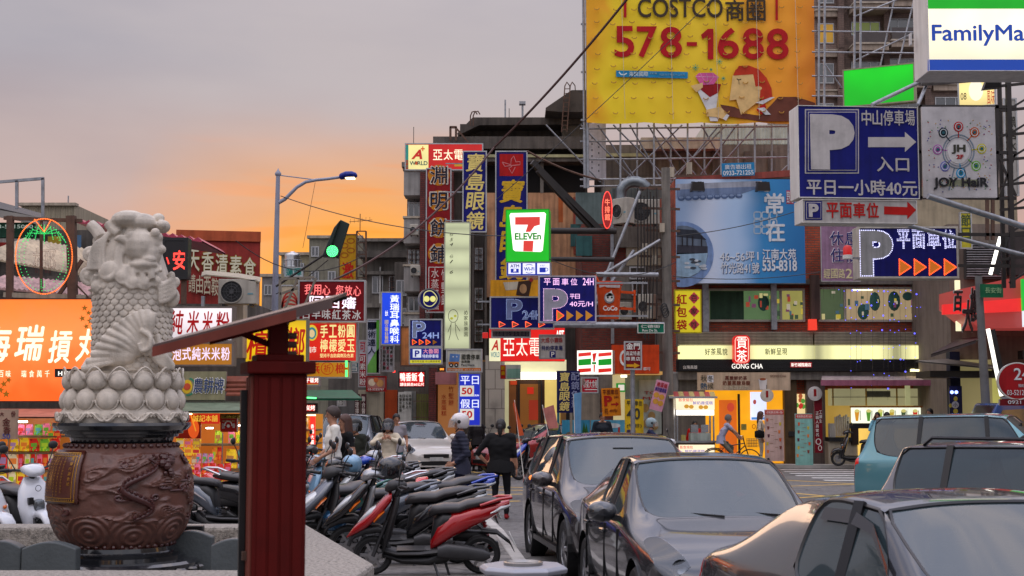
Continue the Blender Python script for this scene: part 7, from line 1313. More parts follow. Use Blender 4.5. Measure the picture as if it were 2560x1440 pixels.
def scooter(name, label, x, y, yaw, body, accent=None, z=.12, style='sport', lean=6, plate=True, helmet=None, scale=1., group='parked scooters', low=False):
    """forward is +X, origin on the ground between the wheels"""
    accent = accent or m_plast; t = thing(name, label, 'scooter', (x, y, z), yaw, group, scale=scale); t.rotation_euler = (R(lean), 0, yaw)
    key = (style, body.name, accent.name)
    def part(nm, fn, m, par=None, sm=True, ang=50):
        k = (key, nm)
        if k not in SCM: SCM[k] = fn().mesh(nm.split('#')[0], m); (smooth(SCM[k], ang) if sm else None)
        return ob(nm.split('#')[0], SCM[k], None, par or t)
    R_ = .225
    for nm, cx in (('front_wheel', .63), ('rear_wheel', -.60)):
        w = part(nm, lambda: MB().lathe([(R_*.68,-.04),(R_*.86,-.052),(R_*.97,-.035),(R_,0),(R_*.97,.035),(R_*.86,.052),(R_*.68,.04)], 28, (cx,0,R_), axis='y'), m_rub)
        def rim():
            m = MB().lathe([(R_*.7,-.04),(R_*.66,-.03),(R_*.66,.03),(R_*.7,.04)], 24, (cx,0,R_), axis='y')
            for k in range(6): a = k*pi/3; m.bar((cx,0,R_), (cx+R_*.68*cos(a),0,R_+R_*.68*sin(a)), .035, .03)
            return m.lathe([(.001,-.06),(.05,-.06),(.055,.06),(.001,.06)], 14, (cx,0,R_), axis='y').lathe([(.06,-.045),(.10,-.045)], 18, (cx,0,R_), axis='y')
        part('rim#'+nm, rim, m_rim, w)
    sp = style == 'sport'
    part('fork', lambda: MB().tube([(.63,.075,R_),(.47,.07,.62)], .022, 8).tube([(.63,-.075,R_),(.47,-.07,.62)], .022, 8).tube([(.47,0,.6),(.34,0,.98)], .03, 8), m_cast)
    if sp:
        part('front_fender', lambda: MB().loft(rings([(.90,.38,.015,.045),(.84,.45,.035,.07),(.72,.51,.045,.09),(.58,.53,.05,.095),(.48,.50,.04,.07)], 12)), m_plast)
        part('front_cowl', lambda: MB().loft(rings([(.93,.43,.012,.02),(.84,.51,.05,.08),(.72,.60,.075,.125),(.60,.71,.085,.16),(.50,.82,.08,.16),(.42,.90,.06,.13)], 14)), body)
        part('headlight', lambda: MB().loft(rings([(.80,.595,.008,.03,.6),(.73,.645,.035,.085,.6),(.64,.725,.045,.12,.6),(.57,.79,.02,.09,.6)], 12)), m_hls); part('indicator', lambda: MB().loft(rings([(.62,.62,.02,.15,.4),(.56,.69,.03,.175,.4),(.50,.74,.01,.165,.4)], 12)), m_amb)
        part('leg_shield', lambda: MB().loft(rings([(.50,.30,.10,.13,-.3),(.47,.42,.06,.20,-1.1),(.43,.58,.05,.225,-1.15),(.38,.76,.045,.20,-1.2),(.36,.90,.04,.12,-1.2)], 12)), accent if sp else body)
    else:
        part('front_fender', lambda: MB().loft(rings([(.86,.28,.02,.06),(.84,.40,.05,.085),(.76,.48,.05,.095),(.63,.51,.05,.10),(.50,.46,.05,.09)], 12)), body)
        part('leg_shield', lambda: MB().loft(rings([(.52,.28,.08,.12,-.6),(.50,.42,.07,.21,-1.2),(.46,.60,.075,.235,-1.2),(.40,.78,.07,.20,-1.2),(.36,.92,.05,.11,-1.2)], 14)), body)
        part('front_badge', lambda: MB().tube([(.525,.035*cos(a),.80+.035*sin(a)) for a in [i*pi/6 for i in range(12)]], .004, 4, closed=True), m_cast); part('front_grille', lambda: MB().box((.50,-.13,.62),(.545,-.07,.70)), m_trim, sm=False); part('indicator', lambda: MB().ell((.53,.16,.58),(.015,.03,.025),8), m_amb); part('headlight', lambda: MB().loft(rings([(.50,.60,.07,.07),(.545,.60,.065,.065),(.555,.60,.05,.05)], 16, .5)), mat('lens_dark', lin(110,114,118), .05, .5, var=.3, vs=30))
    part('handlebar_cowl', lambda: MB().loft(rings([(.50,.98,.02,.05),(.46,1.0,.065,.12),(.38,1.03,.06,.15),(.30,1.03,.045,.13),(.25,1.02,.02,.06)], 12)), body if not sp else accent); part('instrument_panel', lambda: MB().box((.29,-.08,1.075),(.38,.08,1.09)), m_plast, sm=False)
    part('handlebar', lambda: MB().tube([(.36,.12,1.02),(.32,.22,1.035),(.24,.36,1.03)], .014, 6).tube([(.36,-.12,1.02),(.32,-.22,1.035),(.24,-.36,1.03)], .014, 6), m_cast)
    for sg in (1,-1):
        part('grip#%d' % sg, lambda: MB().tube([(.30,sg*.25,1.034),(.235,sg*.37,1.03)], .021, 8).bar((.35,sg*.24,1.02),(.30,sg*.37,1.0),.012), m_plast)
        mm = part('mirror_stem#%d' % sg, lambda: MB().tube([(.34,sg*.20,1.04),(.33,sg*.26,1.16),(.30,sg*.30,1.24)], .007, 5), m_plast); part('mirror#%d' % sg, lambda: MB().ell((.29,sg*.31,1.29),(.022,.062,.05),12), m_plast, mm); part('mirror_glass#%d' % sg, lambda: MB().ell((.275,sg*.31,1.29),(.011,.052,.041),12), m_chr, mm)
    part('floorboard', lambda: MB().loft(rings([(.50,.29,.04,.12),(.36,.26,.035,.17),(.1,.26,.035,.18),(-.12,.28,.05,.17)], 12)), m_plast); part('floor_mat', lambda: MB().box((-.08,-.15,.294),(.36,.15,.302)), m_trim, sm=False)
    part('underbody', lambda: MB().loft(rings([(.52,.24,.03,.08),(.3,.18,.05,.13),(0,.17,.06,.15),(-.2,.22,.09,.13),(-.3,.30,.08,.1)], 10)), m_plast)
    tail = [(-.02,.34,.07,.10),(-.10,.46,.15,.15),(-.28,.58,.15,.165),(-.50,.66,.12,.15),(-.74,.74,.08,.11),(-.92,.82,.03,.05)] if sp else [(-.04,.36,.09,.12),(-.10,.46,.17,.17),(-.28,.53,.17,.19),(-.52,.56,.15,.185),(-.74,.58,.10,.15),(-.86,.60,.04,.09)]
    part('rear_body', lambda: MB().loft(rings(tail, 14)), body)
    part('seat_base', lambda: MB().loft(rings([(-.02,.36,.03,.08),(-.06,.52,.14,.12),(-.16,.62,.10,.14),(-.3,.66,.05,.13)], 12)), m_plast)
    part('seat', lambda: MB().loft(rings([(.00,.70,.03,.06),(-.05,.735,.055,.105),(-.18,.755,.06,.135),(-.34,.76,.055,.145),(-.44,.80,.055,.135),(-.62,.835,.045,.125),(-.76,.845,.03,.10),(-.82,.84,.01,.05)] if sp else [(.0,.71,.03,.06),(-.06,.735,.05,.11),(-.22,.75,.055,.15),(-.42,.765,.06,.155),(-.6,.785,.06,.14),(-.74,.78,.03,.10)], 14)), m_seat); part('seat_seam', lambda: MB().tube([(-.40,.14*cos(a),.775+.055*sin(a)) for a in [i*pi/8 for i in range(9)]], .005, 4), m_plast)
    part('side_stripe', lambda: MB().tube([(-.14,-.158,.50),(-.30,-.172,.60),(-.50,-.158,.67)], [.004,.012,.004], 5), D(170,160,160,streak=0)) if sp else None
    part('grab_rail', lambda: MB().tube([(-.58,.13,.80),(-.80,.12,.87),(-.94,.06,.88),(-.94,-.06,.88),(-.80,-.12,.87),(-.58,-.13,.80)], .018, 8), body if sp else m_chr); part('tail_light', lambda: MB().loft(rings([(-.70,.71,.02,.125),(-.82,.76,.035,.105),(-.93,.79,.02,.05)], 12)), m_tl if not sp else m_hls)
    part('rear_fender', lambda: MB().loft(rings([(-.60,.50,.03,.07),(-.78,.48,.03,.07),(-.93,.36,.02,.07),(-.98,.26,.01,.07)], 10)), m_plast)
    part('engine_case', lambda: MB().loft(rings([(-.10,.28,.06,.05),(-.2,.29,.09,.06),(-.42,.27,.085,.06),(-.62,.24,.075,.055),(-.70,.235,.03,.03)], 12)).add([], []) , m_cast).location = (0, .13, 0)
    part('exhaust', lambda: MB().loft(rings([(-.18,.18,.02,.02),(-.32,.20,.03,.03),(-.42,.235,.062,.055),(-.72,.285,.066,.058),(-.80,.30,.05,.045),(-.81,.30,.02,.02)], 14)), m_plast).location = (0, -.15, 0); part('exhaust_shield', lambda: MB().box((-.70,-.215,.27),(-.44,-.205,.31)), m_cast, sm=False); part('air_box', lambda: MB().loft(rings([(-.28,.40,.04,.03),(-.38,.42,.07,.045),(-.60,.41,.07,.045),(-.70,.39,.03,.03)], 10)), m_plast).location = (0, -.12, 0)
    def spring():
        m = MB(); m.tube([(-.64+.022*cos(a)-.07*(1-i/60), -.11+.022*sin(a), .27+.30*i/60) for i, a in ((i, i*.9) for i in range(61))], .0065, 4); return m.bar((-.70,-.11,.25),(-.63,-.11,.58),.02)
    part('shock_absorber', spring, D(150,30,30,streak=0)); part('kick_stand', lambda: MB().bar((-.05,.1,.18),(-.12,.22,.0),.02).bar((-.18,.08,.18),(-.24,.12,.0),.02), m_cast, sm=False)
    if plate: part('number_plate', lambda: MB().bar((-.93,0,.46),(-1.0,0,.32),.27,.006), D(206,206,200), sm=False)
    if helmet: put_helmet(t, helmet)
    return t
def helmet_at(label, loc, m, rs_=1., visor=True, yaw=0, group='motorcycle helmets'):
    t = thing('helmet', label, 'helmet', loc, yaw, group); v = MB(); secs = []
    for z, r_ in ((-.11,.098),(-.10,.112),(-.04,.128),(.02,.134),(.07,.122),(.11,.09),(.132,.045),(.137,.004)): secs.append([(r_*1.08*cos(2*pi*i/18), r_*sin(2*pi*i/18), (z+.11)*rs_) for i in range(18)])
    ob('shell', v.loft(secs), m, t, sm=True)
    if visor: ob('visor', MB().loft([[(.125*cos(a)*1.15, .131*sin(a)*1.02, z) for a in [(-1.1+2.2*k/9) for k in range(10)]] for z in (.03,.09,.14)], closed=False), mat('visor_smoke', lin(70,74,80), .05, alpha=.7, spec=1), t, sm=True)
    ob('edge_trim', MB().tube([(.106*cos(a),.098*sin(a),.003) for a in [i*pi/9 for i in range(18)]], .007, 5, closed=True), m_plast, t); return t
sc = lambda px, py, z=.12: gp(px, py, z)
PR = cp('paint_scooter_red', lin(168,12,20), metal=.15); PB = cp('paint_scooter_black', lin(28,28,32), metal=.3); PBL = cp('paint_scooter_blue', lin(16,60,170), metal=.2); PG = cp('paint_scooter_grey', lin(88,94,104), metal=.4); PT = cp('paint_scooter_teal', lin(24,92,82), metal=.2); PW = cp('paint_scooter_white', lin(206,208,214), metal=0); PLB = cp('paint_scooter_pale_blue', lin(120,160,190), metal=.2); PY = cp('paint_scooter_yellow', lin(196,180,90), metal=.1); PS = cp('paint_scooter_silver', lin(150,152,156), metal=.5); PBR = cp('paint_scooter_brown', lin(90,66,54), metal=.2)
LG = 'parked scooters beside the planter'; BG = 'parked scooters across the crossing'
def S_(label, px, d, yaw, body, acc=None, style='sport', z=.12, lean=5, grp=LG, scale=1.): return scooter('scooter', label, PX(px, 1200, d), d, R(yaw), body, acc, z, style, lean, True, None, scale, grp)
S_('red and black sporty scooter nearest the kerb, seen from its side', 1072, 15.3, 184, PR, m_plast, lean=-5, scale=.93)
S_('black scooter with grey seat right behind the red one', 1012, 16.3, 186, PB, PS, lean=-6)
S_('blue scooter with silver headlight left of the man in the quilted jacket', 1060, 18.6, 196, PBL, PS, lean=-6)
S_('dark grey scooter pointing left in front of the planter corner', 905, 16.9, 205, PG, m_plast, lean=-5)
S_('teal and white scooter squeezed behind the red post', 800, 17.4, 215, PT, PS, lean=-5)
S_('black scooter with a grey storage cover in the second row', 900, 19.6, 200, PB, m_plast, 'retro', lean=-6)
S_('pale blue scooter in the second row behind the covered one', 850, 20.8, 206, PLB, PS, 'retro', lean=-5)
S_('dark blue scooter at the end of the second row', 975, 20.6, 198, PB, PBL, lean=-6)
S_('silver scooter in the third row near the man in white', 790, 22.6, 210, PS, m_plast, 'retro', lean=-5)
S_('cream scooter in the third row beside the lit stall', 765, 24.6, 214, PY, m_plast, 'retro', lean=-5)
S_('black scooter in the third row below the woman with long hair', 905, 22.8, 204, PB, PS, lean=-5)
S_('brown scooter in the third row behind the red post', 745, 22.4, 200, PBR, m_plast, 'retro', lean=-6)
S_('white scooter in the back row in front of the silver car', 880, 25.4, 208, PW, m_plast, 'retro', lean=-5)
S_('grey scooter in the back row nearest the lit stall', 822, 26.0, 204, PS, PB, lean=-5)
S_('dark grey scooter standing between the statue and the red post', 548, 19.4, -14, PG, m_plast, lean=-5)
S_('black scooter behind the dark grey one, behind the red post', 655, 20.6, -24, PB, PW, 'retro', lean=5)
S_('white scooter with round badge and black seat at the left edge', 62, 17.6, -48, PW, m_plast, 'retro', lean=4)
S_('second white scooter cut by the left edge of the view', -75, 17.2, -35, PW, PB, 'retro', lean=4)
for px, d, yaw, m, a, st, lb in ((1190,42.5,250,PY,m_plast,'sport','yellow scooter parked across the street beside the woman in black'),(1225,43,248,PB,PS,'sport','black scooter across the street next to the yellow one'),(1290,43,262,PB,m_plast,'retro','black scooter parked before the bright entrance'),(1312,43,258,PG,m_plast,'sport','grey scooter parked before the bright entrance'),(1352,37.2,205,PBL,PB,'sport','blue and black motor scooter in front of the red car'),(1388,37.8,205,PBR,PB,'retro','dark brown scooter with round mirror beside the red car'),(1380,43.2,260,PS,m_plast,'retro','silver scooter behind the red car near the navy banner'),(1250,43.4,255,PS,PB,'retro','silver scooter against the pale tiled pillar')): S_(lb, px, d, yaw, m, a, st, 0, 5, BG)
S_('black retro scooter on the pavement left of the drinks counter', 2150, 43.0, 176, PB, m_plast, 'retro', .1, -4, BG)
for lb, px, py, d, m in (('black glossy helmet sitting on the handlebar of the scooter behind the red one', 975, 1196, 16.2, PB), ('blue sparkly helmet hanging low between the teal and grey scooters', 836, 1325, 16.6, cp('helmet_blue', lin(40,90,130), metal=.5)), ('pale blue helmet resting on a second row scooter seat', 880, 1180, 20.0, PLB), ('silver helmet resting on a third row scooter', 935, 1165, 22.0, PS), ('cream helmet on the brown scooter by the red car', 1384, 1076, 37.3, PY)):
    helmet_at(lb, P(px, py, d), m, yaw=R(200))
t = thing('storage_cover', 'maroon cloth grip cover on a scooter handlebar behind the red post', 'cover', P(818, 1240, 17.0)); ob('cloth', MB().loft(rings([(-.12,0,.02,.03),(-.08,.02,.07,.08),(.04,.03,.085,.1),(.12,.0,.06,.07),(.15,-.02,.02,.03)], 10)), D(110,50,50,.8), t, sm=True)
t = thing('seat_cover', 'grey green rain cover draped over a second row scooter', 'cover', P(880, 1240, 18.8)); ob('cloth', MB().loft(rings([(-.5,-.02,.02,.1),(-.42,.0,.1,.2),(-.1,.04,.13,.24),(.25,.0,.12,.22),(.45,-.06,.04,.12)], 12)), D(86,88,76,.8), t, sm=True)
m_skin = mat('skin', lin(176,128,102), .6, var=.08, vs=6); m_hair = mat('black_hair', lin(26,22,22), .55, var=.15, vs=20); m_hairb = mat('brown_hair', lin(72,42,30), .55, var=.15, vs=20)
def lerp(a, b, t): return tuple(a[i]+(b[i]-a[i])*t for i in range(3))
def person(label, px, d, yaw, H=1.7, z=0., top=None, legs=None, shoe=None, skin=None, hair='short', hairm=None, J=None, sleeve='long', fem=False, turn=0., coat=False, group=None, py=None, quilt=False, headgear=None, bulk=1.):
    """faces -Y at yaw 0; joints in metres for a 1.70 m figure"""
    x = PX(px, 1150, d); t = thing('person', label, 'person', (x, d, z), R(yaw), group); k = H/1.7; t.scale = (k, k, k)
    skin = skin or m_skin; hairm = hairm or m_hair; legs = legs or D(30,32,44); shoe = shoe or D(40,36,36); sh = .185 if not fem else .16
    j = dict(pel=(0,0,.93), waist=(0,.0,1.08), chest=(0,.0,1.28), neck=(0,.01,1.44), head=(0,-.01,1.575), shL=(sh,.0,1.40), shR=(-sh,0,1.40), elL=(sh+.07,.04,1.12), elR=(-sh-.07,.04,1.12), wrL=(sh+.08,-.04,.88), wrR=(-sh-.08,-.04,.88), hiL=(.09,0,.90), hiR=(-.09,0,.90), knL=(.10,-.02,.50), knR=(-.10,-.02,.50), anL=(.10,.03,.09), anR=(-.10,.03,.09))
    j.update(J or {}); j = {a: Vector(b) for a, b in j.items()}
    mb = MB()
    def cap(a, b, r0, r1, n=10, ex=None):
        a, b = Vector(a), Vector(b); pts = [a.lerp(b, i/4) for i in range(5)]; mb.tube(pts, [r0+(r1-r0)*i/4 for i in range(5)], n); mb.ell(a, r0, 10); mb.ell(b, r1, 10)
    B = bulk*(1.0 if not coat else 1.1); fat = .012 if coat else .006
    sp_ = [(j['pel']-Vector((0,0,.08)), .15, .105), (j['pel'], .17*(1.0), .12), (j['waist'], .145 if fem else .16, .105), (j['chest'], .165 if fem else .185, .125), (j['neck']-Vector((0,0,.07)), .15 if fem else .17, .09), (j['neck']-Vector((0,0,.01)), .06, .06)]
    rr = []
    for i, (c, a, b) in enumerate(sp_): rr.append([(c.x+a*B*cos(2*pi*q/16), c.y+b*B*sin(2*pi*q/16), c.z+(.0)) for q in range(16)])
    mb.loft(rr)
    cap(j['neck']-Vector((0,0,.04)), j['head']-Vector((0,0,.05)), .058, .052)
    sl = .052+fat if sleeve == 'long' else .046
    for s_ in 'LR':
        cap(j['neck'].lerp(j['sh'+s_], .35)-Vector((0,0,.03)), j['sh'+s_], .07*B, .066*B); cap(j['sh'+s_], j['el'+s_], .062*B, sl-.004 if sleeve != 'short' else .042); cap(j['el'+s_], j['wr'+s_], sl-.006 if sleeve != 'short' else .040, .033 if sleeve != 'short' else .026)
        cap(j['hi'+s_], j['kn'+s_], .092, .062); cap(j['kn'+s_], j['an'+s_], .060, .045)
        an = j['an'+s_]; f = Vector((sin(R(turn)), -cos(R(turn)), 0)); cap(an+Vector((0,.02,-.045)), an+f*.15+Vector((0,0,-.055)), .042, .034)
    hd = j['head']; ht = Matrix.Rotation(R(turn), 3, 'Z'); h_ = lambda v: hd+ht@Vector(v)
    mb.ell(hd+Vector((0,.005,.035)), (.078,.095,.10), 16); cap(h_((0,-.02,-.055)), h_((0,-.045,-.062)), .05, .036)
    cap(h_((0,-.092,.012)), h_((0,-.108,-.012)), .010, .014); mb.ell(h_((.079,.01,.0)), (.012,.022,.03), 8); mb.ell(h_((-.079,.01,.0)), (.012,.022,.03), 8)
    me = mb.mesh('body'); o = bpy.data.objects.new('body', me)
    rm = o.modifiers.new('r', 'REMESH'); rm.mode = 'VOXEL'; rm.voxel_size = .017; sm_ = o.modifiers.new('s', 'SMOOTH'); sm_.iterations = 4; sm_.factor = .5
    me = evalmesh(o); bpy.data.objects.remove(o); me.name = 'body'; ob('body', me, None, t); me.materials.clear()
    top = top or D(190,188,180)
    for m in (skin, top, legs, shoe): me.materials.append(m)
    segs = [('pel','waist',1),('waist','chest',1),('chest','neck',1)]
    def cls(p):
        if (p-hd).length < .15 and p.z > j['neck'].z+.0 and (p-j['neck']).length > .045: return 0
        best = (9, 1)
        for s_ in 'LR':
            for a, b, r_, c in (('sh','el',.06,'u'),('el','wr',.045,'f'),('hi','kn',.085,'l'),('kn','an',.055,'l')):
                A, B_ = j[a+s_], j[b+s_]; u = max(0, min(1, (p-A).dot(B_-A)/(B_-A).length_squared)); dd = (p-(A+(B_-A)*u)).length-r_
                if dd < best[0]:
                    if c == 'u': cc = 1 if (sleeve != 'short' or u < .62) else 0
                    elif c == 'f': cc = 1 if sleeve == 'long' and u < .93 else (1 if sleeve == 'rolled' and u < .25 else 0)
                    else: cc = 2
                    best = (dd, cc)
            if (p-(j['an'+s_]+Vector((0,-.05,-.04)))).length < .15 and p.z < j['an'+s_].z+.01: return 3
        for a, b in (('pel','waist'),('waist','chest'),('chest','neck')):
            A, B_ = j[a], j[b]; u = max(0, min(1, (p-A).dot(B_-A)/(B_-A).length_squared)); dd = (p-(A+(B_-A)*u)).length-.13
            if dd < best[0]: best = (dd, 1)
        if best[1] == 1 and p.z < j['pel'].z-.06 : return 2
        return best[1]
    me.polygons.foreach_set('material_index', [cls(Vector(p.center)) for p in me.polygons])
    for v in me.vertices:
        p = v.co
        if p.z < j['neck'].z-.02: q = noise.noise(Vector((p.x*9, p.y*9, p.z*16)))*.010+(0.005*sin(p.z*105) if quilt and p.z > j['pel'].z-.05 else 0); v.co = p+v.normal*q
    smooth(me, 180)
    c = j['pel']; rr = []
    for z_, a, b in ((.14,.165,.118),(.02,.182*B,.135*B),(-.10 if not coat else -.12,.195*B,.15*B)): rr.append([(c.x+a*cos(2*pi*q/20), c.y+b*sin(2*pi*q/20), c.z+z_+(.012*sin(5*q) if z_ < 0 else 0)) for q in range(20)])
    ob('shirt_hem', MB().loft(rr, cap=False), top, t, sm=True)
    for s_ in 'LR':
        w = j['wr'+s_]; dr = (w-j['el'+s_]).normalized(); sg = 1 if s_ == 'L' else -1; sd = dr.cross(Vector((sg*1.0,0,0))); sd = sd.normalized() if sd.length > .1 else Vector((0,-1,0)); pn = dr.cross(sd); h = MB()
        pc = w+dr*.055; rr = []
        for f, a, b in ((-.03,.022,.018),(.0,.026,.017),(.05,.040,.016),(.085,.040,.014),(.095,.034,.010)): rr.append([tuple(w+dr*f+sd*a*cos(2*pi*q/10)+pn*b*sin(2*pi*q/10)) for q in range(10)])
        h.loft(rr)
        for i in range(4):
            o_ = w+dr*.088+sd*(.03-.02*i); l = (.065,.075,.07,.055)[i]; h.tube([o_-dr*.02, o_+dr*l*.45, o_+dr*l*.8-pn*sg*.012, o_+dr*l*.95-pn*sg*.03], [.0095,.009,.008,.006], 6)
        o_ = w+dr*.03+sd*.03; h.tube([o_, o_+sd*.028+dr*.03, o_+sd*.03+dr*.062], [.012,.010,.007], 6); ob('hand', h, skin, t, sm=True)
    for sx_ in (.03,-.03): 
        e = ob('eye', MB().ell(h_((sx_,-.086,.022)), (.011,.008,.006), 8), D(30,24,22,streak=0), t); ob('eyebrow', MB().bar(h_((sx_-.014,-.092,.042)), h_((sx_+.014,-.092,.043)), .006), hairm, t)
    ob('mouth', MB().ell(h_((0,-.083,-.045)), (.02,.006,.005), 8), D(130,70,64,streak=0), t)
    if hair:
        hm = MB(); hb = []
        def hs(dx, dy, dz, r_): hm.ell(h_((dx,dy,dz)), r_, 14)
        if hair in ('short', 'bun', 'long', 'bob'):
            vs = []; fs = []; n, m_ = 22, 12
            for a_ in range(m_+1):
                ph = pi*.5*a_/m_*1.32
                for b_ in range(n):
                    th = 2*pi*b_/n; fr = max(0, -sin(th)); lim = 1-.42*fr*(a_/m_); r_ = 1.10+.05*noise.noise(Vector((cos(th)*3, sin(th)*3, a_*.6+px))); vs.append(h_((.083*r_*sin(ph*lim)*cos(th), .008+.10*r_*sin(ph*lim)*sin(th), .035+.108*r_*cos(ph*lim))))
            for a_ in range(m_):
                for b_ in range(n): i = a_*n+b_; q = a_*n+(b_+1) % n; fs.append((i, i+n, q+n, q))
            hm.add(vs, fs)
        if hair == 'bun': hs(0,.105,.0,(.05,.045,.06)); hm.loft([[tuple(h_((a*cos(2*pi*q/10), .11+b_*sin(2*pi*q/10), z_))) for q in range(10)] for z_, a, b_ in ((.02,.03,.03),(-.05,.045,.04),(-.11,.035,.03),(-.15,.01,.01))])
        if hair in ('long', 'bob'):
            L_ = -.30 if hair == 'long' else -.15; hm.loft([[tuple(h_((a*cos(R(-25)+R(230)*q/13), .01+b_*sin(R(-25)+R(230)*q/13), z_))) for q in range(14)] for z_, a, b_ in ((.08,.086,.10),(.0,.096,.115),(-.10,.105,.12),(L_*.7,.11,.125),(L_,.09,.11))], closed=False)
        ob('hair', hm, hairm, t, sm=True)
    if headgear:
        kind, m = headgear; g = MB(); rr = []
        for z_, r_ in ((-.075,.098),(-.05,.118),(.0,.13),(.06,.133),(.11,.118),(.15,.08),(.168,.03),(.17,.003)): rr.append([tuple(h_((r_*.94*cos(2*pi*q/20), .012+r_*1.10*sin(2*pi*q/20)*(1 if sin(2*pi*q/20) > 0 or z_ > .045 else .45), z_+.01))) for q in range(20)])
        hg = ob('helmet', g.loft(rr), m, t, sm=True)
        ob('visor', MB().loft([[tuple(h_((.132*sin(R(-70)+R(140)*q/9), .0-.155*cos(R(-70)+R(140)*q/9)-dy, z_))) for q in range(10)] for z_, dy in ((.09,-.01),(.04,.015),(-.05,.03))], closed=False), mat('visor_clear', lin(190,196,196), .05, alpha=.35, spec=1) if kind == 'clear' else mat('visor_smoke', lin(70,74,80), .05, alpha=.7, spec=1), hg, sm=True)
        ob('visor_hinge', MB().ell(h_((.12,-.01,.04)), (.01,.03,.03), 10).ell(h_((-.12,-.01,.04)), (.01,.03,.03), 10), m_plast, hg); ob('strap', MB().tube([h_((.08,-.01,-.06)), h_((0,-.06,-.115)), h_((-.08,-.01,-.06))], .008, 5), m_plast, hg)
    return t
def item(par_name, label, cat, loc, mb, m, sm=False): t = thing(par_name, label, cat, loc); ob('shell' if sm else 'casing', mb, m, t, sm=sm); return t
bk = D(24,24,26,.8,streak=0)
person('woman in loose black clothes seen from behind, hand on hip, hair tied back', 1252, 24.2, 172, 1.66, 0, bk, D(20,20,26,streak=0), D(150,30,36), hair='bun', sleeve='rolled', fem=False, coat=True, J=dict(elL=(.40,.10,1.14), wrL=(.27,-.02,.98), knR=(-.11,-.05,.50), anR=(-.10,.02,.09)), bulk=1.18)
person('man in dark quilted jacket and white open helmet, hands in pockets', 1150, 22.6, -86, 1.72, .02, D(44,46,62,.6,streak=0), D(30,36,66,streak=0), D(50,50,56), hair=None, coat=True, quilt=True, headgear=('clear', cp('helmet_white', lin(206,200,200), metal=0)), J=dict(elL=(.25,.10,1.12), elR=(-.25,.10,1.12), wrL=(.20,-.10,.98), wrR=(-.20,-.10,.98)), bulk=1.1)
person('man in a white t-shirt looking left beside the lit stall', 832, 20.6, -72, 1.74, .14, D(226,222,212,.8,streak=0), D(36,44,66,streak=0), sleeve='short', hairm=mat('dark_brown_hair', lin(50,34,26), .55, var=.1), J=dict(elL=(.23,-.02,1.12), wrL=(.20,-.22,1.0), elR=(-.23,-.02,1.12), wrR=(-.2,-.2,.98)))
person('woman in a black t-shirt with long brown hair behind the man in white', 862, 20.9, -60, 1.64, .12, bk, D(36,40,60,streak=0), sleeve='short', hair='long', hairm=m_hairb, fem=True, J=dict(wrL=(.2,-.15,.95), wrR=(-.2,-.15,.95)))
person('person in dark jacket and dark helmet bending near the silver car', 888, 26, -30, 1.62, .0, D(44,46,40,.8,streak=0), bk, hair=None, coat=True, headgear=('dark', D(36,36,34,.3)), J=dict(wrL=(.1,-.3,1.0), wrR=(-.1,-.3,1.0)))
person('woman in beige jacket and dark helmet fastening its strap', 970, 27.0, -5, 1.62, 0, D(206,194,172,.8,streak=0), D(40,44,70,streak=0), hair='long', hairm=m_hairb, fem=True, coat=True, headgear=('dark', D(56,54,56,.25)), J=dict(elL=(.30,-.08,1.26), wrL=(.07,-.17,1.36), elR=(-.30,-.08,1.26), wrR=(-.07,-.17,1.36)))
person('man in grey collared shirt standing behind the beige jacketed woman', 990, 33.5, 15, 1.70, 0, D(140,136,142,.8,streak=0), D(80,120,130,streak=0), sleeve='short', hair='short', J=dict(wrL=(.24,-.12,.95)))
person('man in dark jacket looking down at a red phone by the painted panels', 1506, 39.5, 8, 1.72, 0, D(28,34,42,.6,streak=0), bk, hair='short', coat=True, J=dict(head=(0,-.035,1.56), elL=(.26,0,1.14), wrL=(.06,-.24,1.12), elR=(-.26,0,1.14), wrR=(-.06,-.24,1.12)))
v = P(1508, 1075, 39.5); item('phone', 'red phone held by the man in the dark jacket', 'phone', (v.x, 39.22, 1.14), MB().box((-.08,-.01,0),(.08,.0,.04)), D(200,50,60))
person('person in dark clothes and red cap leaning on the yellow scooter', 1192, 41.8, 30, 1.60, 0, D(40,38,40,.8,streak=0), bk, hair='short', hairm=D(160,30,40), coat=True)
person('young woman in pale blue cardigan talking on a phone near the counter', 2196, 42.4, -20, 1.60, .1, D(120,176,196,.8,streak=0), D(60,56,66,streak=0), hair='long', fem=True, J=dict(elR=(-.24,-.05,1.16), wrR=(-.12,-.08,1.50)))
person('woman with dark hair standing behind the phone caller', 2220, 42.9, -150, 1.60, .1, D(60,56,62,.8,streak=0), bk, hair='long', fem=True)
person('dark-haired man in a red top behind the blue truck', 2328, 41.5, -60, 1.66, .15, D(150,24,30,.8,streak=0), bk, hair='short')
person('seated vendor in red behind the snack cart', 1738, 43.7, 10, 1.55, -.12, D(196,30,24,.8,streak=0), bk, hair='short', coat=True)
person('woman half hidden by the pink drinks stand with a black handbag', 1903, 43.4, 80, 1.62, .1, D(206,190,170,.8,streak=0), D(200,190,170,streak=0), hair='long', hairm=m_hairb, fem=True)
item('handbag', 'black handbag hanging beside the pink drinks stand', 'bag', P(1899, 1096, 43.0), MB().loft(rings([(-.14,.12,.10,.05),(0,.13,.13,.07),(.14,.12,.10,.05)],10)).tube([(-.1,0,.22),(-.04,0,.5),(.04,0,.5),(.1,0,.22)],.008,5), bk)
t = thing('bicycle', 'black bicycle with front basket ridden past the yellow shop', 'bicycle', (PX(1830,1150,41.6), 41.6, 0), R(0)); bm_ = M_BLK
def wl_(cx): return MB().tube([(cx+.31*cos(2*pi*i/28),0,.33+.31*sin(2*pi*i/28)) for i in range(28)], .018, 6, closed=True)
